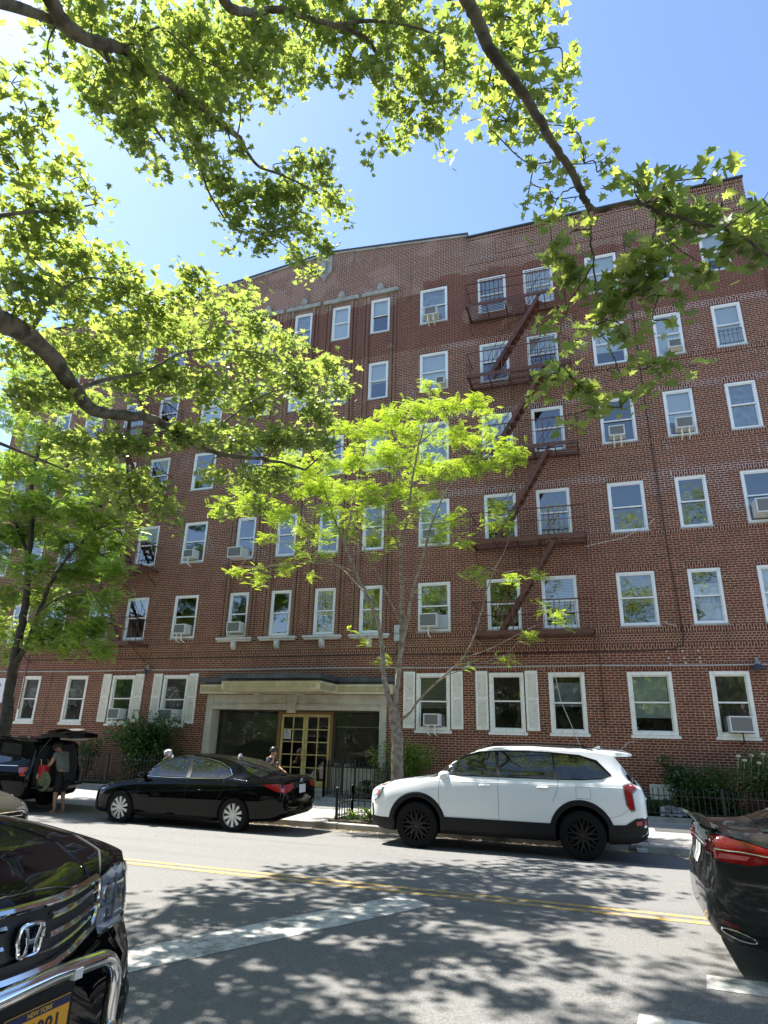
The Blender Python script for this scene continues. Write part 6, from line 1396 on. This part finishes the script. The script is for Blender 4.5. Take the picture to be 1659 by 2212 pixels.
shrub('round_shrub', 'big dark green shrub against the brick under the left shuttered windows', -15.45, 19.75, 3.0, 1.3, 2.35, 9000, .12, SHRUB_LEAF, lumps=22)
shrub('round_shrub', 'airy shrub with thin stems left of the big dark shrub', -17.9, 19.8, 1.8, .8, 1.6, 1700, .09, SHRUB_LEAF, lumps=10)
shrub('round_shrub', 'low spreading shrub behind the bed fence at the far left', -20.6, 19.8, 2.4, .9, 1.1, 1500, .10, SHRUB_LEAF, lumps=12)
shrub('forsythia', 'bright yellow green shrub beside the entrance behind the tree trunk', -5.9, 19.6, 2.1, 1.0, 1.75, 5600, .085, SHRUB_LIGHT, lumps=12)
shrub('round_shrub', 'loose hedge plant under the rightmost teal blind window', 2.1, 19.7, 2.2, 1.1, 1.35, 5200, .085, SHRUB_LEAF, lumps=13)
shrub('round_shrub', 'rounded pale green rose bush behind the departing sedan', 3.6, 19.75, 2.1, 1.1, 1.75, 5600, .085, leaf_mat('rose_leaf', (.12, .18, .06), (.18, .26, .05), (.7, .8, .8)), lumps=14)
shrub('round_shrub', 'dense green bush at the right end of the bed', 5.3, 19.75, 2.0, 1.1, 1.6, 4200, .09, SHRUB_LEAF, lumps=12)
shrub('weedy_sapling', 'thin weedy sapling standing between ivy and hedge at right', 1.55, 19.9, .9, .6, 1.75, 380, .12, SHRUB_LEAF, lumps=9, stems=7)
shrub('flower_clump', 'low clump with pale flowers behind the fence by the entrance', -7.2, 19.6, 1.5, .7, .55, 1100, .08, SHRUB_LEAF, lumps=8)
g = MB()
for x, y, z in ((-6.75, 19.5, .72), (-7.35, 19.45, .55), (-6.95, 19.6, .60)): g.lathe([(.01, -.03), (.045, -.01), (.05, .02), (.02, .04)], (x, y, z), 'z', 8); g.tube([(x, y, .1), (x + .02, y, z)], .006, 4)
tag(g.build('pink_flowers', mat('pink_petal', (.5, .25, .42), .8)), 'few pink blossoms on stalks behind the entrance fence', 'flowers')
# climbing roses above the right hedge
t = thing('rose_blossoms', 'cream rose blossoms standing above the right hedge', 'flowers', (0, 0, 0))
for x, z in ((3.35, 1.62), (3.18, 1.50), (3.5, 1.45), (3.05, 1.60), (3.62, 1.66)):
    g = MB(); g.tube([(x - .1, 19.6, .9), (x, 19.5, z)], .006, 4); g.lathe([(.01, -.03), (.05, -.015), (.06, .02), (.03, .04)], (x, 19.5, z), 'z', 9); g.build('blossom', mat('cream_petal', (.6, .58, .40), .8), t, smooth=True)
# ground cover: one mass nobody could count
def cover(name, label, x0, x1, y0, y1, n, size, lm, z1=.35, seed=3):
    rng = np.random.default_rng(seed); p = np.stack([rng.uniform(x0, x1, n), rng.uniform(y0, y1, n), rng.uniform(.05, 1, n) ** 1.5 * z1], 1)
    p[:, 2] *= .55 + .45 * np.sin(p[:, 0] * 2.3) * np.cos(p[:, 0] * .9 + 1)
    p[:, 2] = np.abs(p[:, 2]) + .03
    o = scatter(name, p, size * rng.uniform(.6, 1.3, n), LV if size > .1 else OVAL_V, LF if size > .1 else OVAL_F, .6, lm, None, rng); return tag(o, label, 'ground cover', kind='stuff')
cover('ivy', 'dark ivy covering the bed right of the entrance', -5.2, 3.2, 19.05, 20.4, 9000, .105, SHRUB_LEAF, .95, 4)
cover('ivy', 'low ivy in the right end of the bed', 3.2, 8, 19.05, 20.4, 3000, .105, SHRUB_LEAF, .7, 5)
cover('bed_plants', 'mixed low plants in the bed behind the left iron fence', -24, -14.2, 19.05, 20.4, 4200, .10, SHRUB_LEAF, .42, 6)
cover('pit_weeds', 'weeds in the tree pit', -6.2, -3.5, 14.75, 15.9, 900, .075, SHRUB_LEAF, .16, 7)
# arching lily like plants in the tree pit
def tuft(x, y, n, h, seed):
    random.seed(seed); g = MB(); t = thing('arching_plant', '', 'plant', (x, y, .03), 0, 'leafy plants in the tree pit')
    for i in range(n):
        an = random.uniform(0, 2 * PI); l = h * random.uniform(.6, 1.1); P = []; 
        for k in range(7):
            s_ = k / 6; P.append(Vector((math.cos(an) * l * .75 * s_, math.sin(an) * l * .75 * s_, l * (1.5 * s_ - 1.05 * s_ * s_))))
        sd = Vector((-math.sin(an), math.cos(an), 0)); v = []; f = []
        for k, p in enumerate(P): ww = .020 * math.sin(PI * (.12 + .86 * k / 6)); v += [p - sd * ww, p + sd * ww]
        for k in range(6): f.append((2 * k, 2 * k + 2, 2 * k + 3, 2 * k + 1))
        g.add(v, f)
    g.build('blades', SHRUB_LIGHT, t, fix=False); return t
for x, y, n, h, s_, lab in ((-5.35, 15.0, 34, .55, 1, 'tall tuft of arching light green blades at the middle of the tree pit'), (-4.55, 14.9, 26, .42, 2, 'tuft of pale blades beside the white car nose in the tree pit'), (-5.85, 15.15, 22, .36, 3, 'small tuft behind the left post of the tree pit fence')):
    tuft(x, y, n, h, s_)['label'] = lab
random.seed(21)
# iron fences
def picket(mb, x, y, z0, z1, r=.009, tip=True):
    mb.box(x - r, x + r, y - r, y + r, z0, z1)
    if tip: mb.add([(x - .02, y - .006, z1), (x + .02, y - .006, z1), (x + .02, y + .006, z1), (x - .02, y + .006, z1), (x, y, z1 + .07)], [(0, 1, 4), (1, 2, 4), (2, 3, 4), (3, 0, 4), (3, 2, 1, 0)])
def fence(label, pts, h, step=.13, z0=.12, post=2.2, group='black iron fences along the beds', ornament=False):
    t = thing('iron_fence', label, 'fence', (0, 0, 0), 0, group); g = MB()
    for (xa, ya), (xb, yb) in zip(pts, pts[1:]):
        a, b = Vector((xa, ya, 0)), Vector((xb, yb, 0)); L_ = (b - a).length; d = (b - a).normalized()
        for z in (z0 + .10, z0 + h - .12): g.bar(a + Vector((0, 0, z)), b + Vector((0, 0, z)), .028, .018)
        if ornament: g.bar(a + Vector((0, 0, z0 + h - .27)), b + Vector((0, 0, z0 + h - .27)), .022, .018)
        n = int(L_ / step)
        for i in range(1, n): q = a + d * (L_ * i / n); picket(g, q.x, q.y, z0 + (.0 if ornament else .06), z0 + h, tip=not ornament)
        if ornament:
            for i in range(n): q = a + d * (L_ * (i + .5) / n); g.tube([q + d * (.058 * math.cos(k * PI / 8)) + Vector((0, 0, z0 + h - .195 + .058 * math.sin(k * PI / 8))) for k in range(17)], .007, 5, False)
        m_ = max(1, round(L_ / post))
        for i in range(m_ + 1): q = a + d * (L_ * i / m_); p = MB(); p.box(q.x - .025, q.x + .025, q.y - .025, q.y + .025, z0 - .2, z0 + h + .06); p.lathe([(.035, 0), (.035, .02), (.0, .05)], (q.x, q.y, z0 + h + .06), 'z', 8); p.build('post', IRON, t)
    g.build('pickets', IRON, t)
fence('long black iron fence along the bed left of the entrance', [(-30, 18.95), (-14.02, 18.95), (-14.02, 20.42)], .92)
fence('black iron fence round the small bed beside the door steps', [(-8.28, 20.42), (-8.28, 18.95), (-6.3, 18.95)], .98, .12, post=1.0)
fence('low black iron fence buried in ivy at the right end of the bed', [(-6.2, 18.95), (9, 18.95)], .62)
fence('low tree pit fence with a row of iron rings', [(-6.1, 14.78), (-6.15, 15.88), (-3.55, 15.88), (-3.55, 14.78)], .62, .16, z0=.0, post=1.3, group='tree pit fence', ornament=True)
# litter along the kerb
rng = np.random.default_rng(9); n = 1500
p = np.stack([rng.uniform(-14, 3.0, n), 14.42 - np.abs(rng.normal(0, .13, n)), np.zeros(n)], 1); p[:, 2] = [rz(y) + .012 for y in p[:, 1]]
tag(scatter('leaf_litter', p, rng.uniform(.03, .085, n), OVAL_V, OVAL_F, .25, mat('dry_leaf', (.36, .27, .13), .8, noise=((.20, .13, .06), 6, .4, .6)), None, rng), 'dry fallen leaves gathered in the gutter along the far kerb', 'leaf litter', kind='stuff')
n = 420
p = np.stack([rng.uniform(-13, 4, n), 14.2 - np.abs(rng.normal(0, 2.6, n)), np.zeros(n)], 1); p = p[p[:, 1] > 3]; p[:, 2] = [rz(y) + .010 for y in p[:, 1]]
tag(scatter('leaf_litter', p, rng.uniform(.02, .05, len(p)), OVAL_V, OVAL_F, .2, MATS['dry_leaf'], None, rng), 'scattered dry leaf bits on the road surface', 'leaf litter', kind='stuff')
g = MB(); g.prism([(.28, 14.36), (.46, 14.38), (.45, 14.48), (.27, 14.46)], 'z', rz(14.3) + .01, rz(14.3) + .07); tag(g.build('paper_scrap', mat('paper_white')), 'crumpled white paper scrap in the gutter behind the white car', 'litter')
g = MB(); g.lathe([(.02, -.09), (.09, -.04), (.10, .02), (.06, .08), (.01, .10)], (-3.95, 15.9, .42), 'z', 10); tag(g.build('white_bag', mat('plastic_bag', (.65, .68, .70), .3)), 'knotted white plastic bag caught on the tree pit fence', 'bag')
g = MB(); rr_ = np.random.default_rng(2); v_ = [(1.0 + .09 * i, 19.08 + .03 * rr_.random() + .01 * k, .12 + .07 * k + .05 * rr_.random()) for k in range(4) for i in range(8)]; g.add(v_, [(k * 8 + i, k * 8 + i + 1, k * 8 + i + 9, k * 8 + i + 8) for k in range(3) for i in range(7)])
tag(g.build('plastic_sheet', mat('blue_grey_plastic', (.22, .25, .30), .3, noise=((.45, .48, .5), 9, .45, .6))), 'crumpled blue grey plastic sheet lying in the ivy', 'litter')
# ------------------------------------------------------------------ people
SKIN = mat('skin', (.42, .22, .14), .55); HAIR = mat('dark_hair', (.02, .015, .012), .6)
def skin_mesh(name, V, E_, R, m, parent, sub=2):
    me = bpy.data.meshes.new(name); me.from_pydata([tuple(v) for v in V], E_, []); o = bpy.data.objects.new(name, me); C.objects.link(o)
    md = o.modifiers.new('s', 'SKIN'); md.use_smooth_shade = True
    for i, r in enumerate(R): me.skin_vertices[0].data[i].radius = (r, r) if isinstance(r, (int, float)) else r
    me.skin_vertices[0].data[0].use_root = True
    ms = o.modifiers.new('u', 'SUBSURF'); ms.levels = sub; ms.render_levels = sub
    bpy.context.view_layer.update()
    nm = bpy.data.meshes.new_from_object(o.evaluated_get(bpy.context.evaluated_depsgraph_get())); o.modifiers.clear(); o.data = nm
    nm.materials.clear(); nm.materials.append(m)
    for p in nm.polygons: p.use_smooth = True
    o.parent = parent; return o
def person(label, J, loc, rz_, shirt, shorts, long_sleeve=False, long_trousers=False, group=None):
    """J: joint name -> local point. One skinned body, clothing as separate skins."""
    t = thing('person', label, 'person', loc, rz_, group); v = lambda k: Vector(J[k])
    V = [v('pelvis'), v('waist'), v('chest'), v('neck'), v('jaw'), v('head'), v('crown')]; R = [(.15, .11), (.13, .10), (.155, .11), .055, (.062, .075), (.078, .092), .055]
    E_ = [(0, 1), (1, 2), (2, 3), (3, 4), (4, 5), (5, 6)]
    def chain(root, ks, rs):
        a = root
        for k, r in zip(ks, rs): V.append(Vector(k) if not isinstance(k, str) else v(k)); R.append(r); E_.append((a, len(V) - 1)); a = len(V) - 1
        return a
    for s in ('l', 'r'):
        h = chain(2, [s + 'sho', s + 'elb', s + 'wri'], [.058, .045, .028]); pal = v(s + 'wri') + (v(s + 'wri') - v(s + 'elb')).normalized() * .07
        h = chain(h, [pal], [(.036, .022)]); d = (v(s + 'wri') - v(s + 'elb')).normalized(); sd = d.cross(Vector((0, 0, 1))).normalized(); dn = sd.cross(d)
        for k, (off, ln) in enumerate(((-.030, .065), (-.010, .078), (.010, .072), (.029, .055))):
            a = pal + sd * off + d * .02; chain(h, [a, a + d * ln * .55 - dn * .006, a + d * ln * .85 - dn * .028], [.010, .009, .007])
        a = v(s + 'wri') + sd * .03 + d * .03; chain(h - 0, [a, a + d * .03 + sd * .02 - dn * .01], [.012, .009])
        chain(0, [s + 'hip', s + 'kne', s + 'ank', s + 'toe'], [(.085), .056, .036, (.04, .028)])
    b = skin_mesh('body', V, E_, R, SKIN, t, 2)
    d = (v('crown') - v('jaw')).normalized(); f = Vector(J['face']).normalized(); sd = d.cross(f).normalized(); hc = v('head')
    g = MB()
    for s_ in (-1, 1): g.lathe([(.0, -.006), (.010, -.004), (.010, .004), (.0, .006)], hc + f * .085 + sd * (.030 * s_) + d * .01, 'z', 8)
    g.build('eyes', HAIR, b, smooth=True); g = MB(); g.tube([hc + f * .085 + d * .015, hc + f * .108 - d * .018, hc + f * .088 - d * .025], [.008, .013, .008], 6); g.tube([hc + f * .085 - d * .05 - sd * .022, hc + f * .091 - d * .052, hc + f * .085 - d * .05 + sd * .022], .006, 5)
    for s_ in (-1, 1): g.tube([hc + sd * (.078 * s_) + d * .02, hc + sd * (.092 * s_), hc + sd * (.080 * s_) - d * .025], [.008, .014, .007], 6)
    g.build('face', SKIN, b, smooth=True)
    # shirt
    V = [v('pelvis') + (v('waist') - v('pelvis')) * .1, v('waist'), v('chest'), v('neck') * .6 + v('chest') * .4]; R = [(.175, .14), (.165, .13), (.185, .135), .075]; E_ = [(0, 1), (1, 2), (2, 3)]
    for s in ('l', 'r'):
        e = v(s + 'sho').lerp(v(s + 'elb'), .55 if not long_sleeve else 1.); V += [v(s + 'sho'), e]; R += [.075, .068]; n = len(V); E_ += [(2, n - 2), (n - 2, n - 1)]
        if long_sleeve: V.append(v(s + 'wri')); R.append(.045); E_.append((n - 1, n))
    skin_mesh('shirt', V, E_, R, shirt, t, 2)
    V = [v('pelvis')]; R = [(.175, .135)]; E_ = []
    for s in ('l', 'r'):
        V += [v(s + 'hip'), v(s + 'hip').lerp(v(s + 'kne'), .98)]; R += [.108, .085]; n = len(V); E_ += [(0, n - 2), (n - 2, n - 1)]
        if long_trousers: V.append(v(s + 'ank')); R.append(.055); E_.append((n - 1, n))
    skin_mesh('trousers' if long_trousers else 'shorts', V, E_, R, shorts, t, 2)
    return t, b
# woman leaning into the open trunk (faces -X)
JW = dict(pelvis=(0, 0, .90), waist=(-.06, 0, 1.06), chest=(-.16, 0, 1.27), neck=(-.27, 0, 1.43), jaw=(-.34, 0, 1.47), head=(-.38, 0, 1.52), crown=(-.40, 0, 1.60), face=(-1, 0, -.45),
          lsho=(-.17, -.17, 1.34), lelb=(-.24, -.23, 1.10), lwri=(-.46, -.16, 1.02), rsho=(-.17, .17, 1.34), relb=(-.30, .22, 1.12), rwri=(-.52, .15, 1.04),
          lhip=(.0, -.09, .86), lkne=(-.03, -.11, .46), lank=(.02, -.11, .08), ltoe=(-.10, -.12, .035), rhip=(.0, .09, .86), rkne=(-.02, .11, .46), rank=(.05, .13, .08), rtoe=(-.07, .14, .035))
W1, wb = person('woman in grey t-shirt and black shorts reaching into the open trunk', JW, (-12.80, 13.40, -.11), 0, mat('grey_cotton', (.13, .135, .12), .9), mat('black_cotton', (.012, .012, .016), .9))
g = MB(); hc = Vector(JW['head']) + Vector((.02, 0, .025)); g.lathe([(.02, -.10), (.075, -.08), (.098, -.02), (.095, .04), (.06, .085), (.0, .10)], hc, 'z', 18); g.lathe([(.0, -.05), (.04, -.02), (.045, .02), (.0, .05)], hc + Vector((.11, 0, .02)), 'z', 12); g.build('hair', HAIR, W1, smooth=True)
g = MB()
for y in (-.12, .14): g.tube([(.07, y, .03), (-.06, y, .03), (-.15, y, .028)], [.04, .045, .03], 10)
g.build('shoes', mat('tan_shoe', (.25, .16, .10), .7), W1, smooth=True)
def bag(name, label, loc, sx, sy, sz, m, letters=None):
    t = thing(name, label, 'bag', loc); g = MB(); rings = []
    for i, (k, z) in enumerate(((.85, 0), (1., .12), (1.02, .5), (.96, .85), (.90, 1.))):
        rings.append([Vector((sx / 2 * k * math.copysign(abs(math.cos(a)) ** .5, math.cos(a)), sy / 2 * k * math.copysign(abs(math.sin(a)) ** .5, math.sin(a)), z * sz + random.uniform(-.008, .008))) for a in [2 * PI * q / 20 for q in range(20)]])
    g.loft(rings); g.build('bag_body', m, t, smooth=True); g = MB()
    for y in (-sy * .4, sy * .4): g.tube([(-sx * .25, y, sz), (-sx * .18, y, sz + .12), (sx * .18, y, sz + .12), (sx * .25, y, sz)], .010, 6)
    g.build('handle', MATS.get('strap') or mat('strap', (.45, .40, .30), .8), t, smooth=True)
    if letters: text_mesh('lettering', letters, sz * .42, mat('white_print', (.7, .7, .68), .7), t, .002, Matrix.Translation((sx * .22, -sy / 2 * 1.02 - .012, sz * .28)) @ FACE_S)
    return t
bag('shopping_bag', 'red shopping bag with white letters held at the open trunk', (-13.30, 13.16, .62), .42, .26, .36, mat('red_bag', (.42, .012, .015), .6), 'R')
bag('shopping_bag', 'blue bag at the edge of the open trunk', (-13.56, 13.30, .60), .24, .3, .26, mat('blue_bag', (.015, .03, .20), .6))
bag('shopping_bag', 'white and pink plastic bag behind the trunk opening', (-13.52, 13.85, .62), .3, .4, .30, mat('pink_bag', (.6, .35, .35), .5))
t = thing('straw_hat', 'round olive straw hat hanging by the trunk', 'hat', (-13.05, 13.02, .62)); g = MB()
g.lathe([(.005, -.01), (.10, -.012), (.105, .02), (.22, .03), (.225, .04), (.11, .05), (.10, .03)], (0, 0, 0), 'y', 24); g.build('brim', mat('straw', (.16, .17, .09), .9, noise=((.08, .09, .05), 20, .4, .6)), t, smooth=True)

for o_ in (W1,): pass
# rider with dark helmet behind the black sedan, sitting on an electric bicycle (faces +X)
JR = dict(pelvis=(0, 0, .84), waist=(.03, 0, 1.0), chest=(.08, 0, 1.20), neck=(.13, 0, 1.37), jaw=(.17, 0, 1.42), head=(.17, 0, 1.50), crown=(.16, 0, 1.58), face=(1, 0, -.1),
          lsho=(.09, .18, 1.29), lelb=(.22, .24, 1.07), lwri=(.42, .20, .98), rsho=(.09, -.18, 1.29), relb=(.22, -.24, 1.07), rwri=(.42, -.20, .98),
          lhip=(.02, .09, .80), lkne=(.34, .13, .62), lank=(.20, .13, .22), ltoe=(.32, .13, .16), rhip=(.02, -.09, .80), rkne=(.30, -.14, .50), rank=(.18, -.22, .08), rtoe=(.30, -.23, .04))
W2, rb = person('rider in dark vest and black helmet behind the black sedan', JR, (-9.10, 16.9, .0), 0, mat('navy_cotton', (.025, .028, .06), .9), mat('black_cotton'), long_sleeve=False, long_trousers=True)
g = MB(); hc = Vector((.165, 0, 1.53)); g.lathe([(.118, -.035), (.122, -.01), (.118, .035), (.098, .08), (.06, .108), (.0, .118)], hc, 'z', 22); g.tube([hc + Vector((.07, -.1, -.03)), hc + Vector((.135, 0, -.025)), hc + Vector((.07, .1, -.03))], .014, 8); g.build('helmet', mat('helmet_black', (.02, .022, .025), .3), W2, smooth=True)
g = MB(); g.tube([(.19, -.095, 1.50), (.20, -.085, 1.42), (.22, 0, 1.39), (.20, .085, 1.42), (.19, .095, 1.50)], .008, 6); g.build('chin_strap', IRON, W2, smooth=True)
t = thing('electric_bicycle', 'dark electric bicycle under the helmeted rider', 'bicycle', (-9.10, 16.9, 0)); BK = mat('bike_black', (.02, .02, .022), .4)
for x in (-.52, .62):
    g = MB(); g.lathe([(.33, -.02), (.345, 0), (.33, .02), (.30, .02), (.295, 0), (.30, -.02), (.33, -.02)], (x, 0, .345), 'y', 30, False); wh = g.build('wheel', TYRE, t, smooth=True)
    g = MB(); 
    for k in range(14): a_ = 2 * PI * k / 14; g.bar((x, 0, .345), (x + .3 * math.cos(a_), 0, .345 + .3 * math.sin(a_)), .003)
    g.lathe([(.04, -.05), (.04, .05)], (x, 0, .345), 'y', 12); g.build('spokes', IRON, wh)
g = MB(); g.tube([(-.52, 0, .345), (-.05, 0, .32), (.10, 0, .40), (.46, 0, .82)], .022, 8); g.tube([(-.05, 0, .32), (-.12, 0, .78)], .02, 8); g.tube([(-.52, 0, .345), (-.12, 0, .70), (.44, 0, .78)], .018, 8); g.tube([(.62, 0, .345), (.48, 0, .75), (.44, 0, .98)], .02, 8); g.box(.02, .36, -.05, .05, .42, .60); g.build('frame', BK, t, smooth=True)
g = MB(); g.tube([(.36, -.30, 1.0), (.46, -.15, .99), (.46, .15, .99), (.36, .30, 1.0)], .015, 8); g.tube([(.44, -.2, 1.0), (.46, -.24, 1.14)], .006, 6); g.lathe([(.0, -.01), (.05, -.008), (.05, .008), (.0, .01)], (.46, -.25, 1.18), 'x', 12); g.build('handlebar', BK, t, smooth=True)
g = MB(); g.lathe([(.02, 0), (.09, .01), (.10, .05), (.04, .07)], (-.13, 0, .78), 'z', 14); g.build('saddle', BK, t, smooth=True)
W2.scale = (.92,) * 3; t.scale = (.92,) * 3
# person with a flowered cap, seen over the sedan's bonnet
JP = dict(pelvis=(0, 0, .84), waist=(0, 0, .98), chest=(-.02, 0, 1.17), neck=(-.05, 0, 1.31), jaw=(-.07, 0, 1.35), head=(-.07, 0, 1.41), crown=(-.06, 0, 1.49), face=(-1, 0, -.3),
          lsho=(-.02, -.17, 1.24), lelb=(-.04, -.22, 1.0), lwri=(-.22, -.15, .92), rsho=(-.02, .17, 1.24), relb=(-.04, .22, 1.0), rwri=(-.22, .15, .92),
          lhip=(0, -.09, .80), lkne=(-.03, -.10, .44), lank=(0, -.10, .08), ltoe=(-.12, -.10, .035), rhip=(0, .09, .80), rkne=(.0, .10, .44), rank=(.04, .10, .08), rtoe=(-.08, .11, .035))
W3, pb = person('person with a flower patterned head wrap standing behind the sedan bonnet', JP, (-12.15, 16.6, 0), 0, mat('dark_green_cotton', (.03, .05, .035), .9), mat('black_cotton'), long_trousers=True)
mfl = mat('flower_cloth', (.62, .60, .60), .9); q = N(mfl); tc = q.new('ShaderNodeTexCoord'); vo = q.new('ShaderNodeTexVoronoi'); vo.inputs['Scale'].default_value = 26; q.link(tc.outputs['Object'], vo.inputs['Vector'])
cr_ = q.new('ShaderNodeValToRGB'); e_ = cr_.color_ramp; e_.interpolation = 'CONSTANT'; e_.elements[0].color = (.62, .60, .60, 1); e_.elements[1].position = .5; e_.elements[1].color = (.05, .06, .15, 1)
for p_, c_ in ((.66, (.45, .06, .10, 1)), (.78, (.6, .6, .6, 1)), (.9, (.10, .07, .16, 1))): z_ = e_.elements.new(p_); z_.color = c_
sp_ = q.new('ShaderNodeSeparateColor'); q.link(vo.outputs['Color'], sp_.inputs[0]); q.link(sp_.outputs[0], cr_.inputs[0]); q.link(cr_.outputs[0], q.b.inputs['Base Color'])
g = MB(); hc = Vector((-.055, 0, 1.43)); g.lathe([(.10, -.09), (.125, -.06), (.135, .0), (.125, .06), (.085, .11), (.0, .13)], hc, 'z', 20); g.tube([hc + Vector((.10, 0, -.02)), hc + Vector((.17, 0, -.10)), hc + Vector((.16, 0, -.24))], [.05, .06, .03], 8); g.build('head_wrap', mfl, W3, smooth=True)
W3.scale = (.87,) * 3
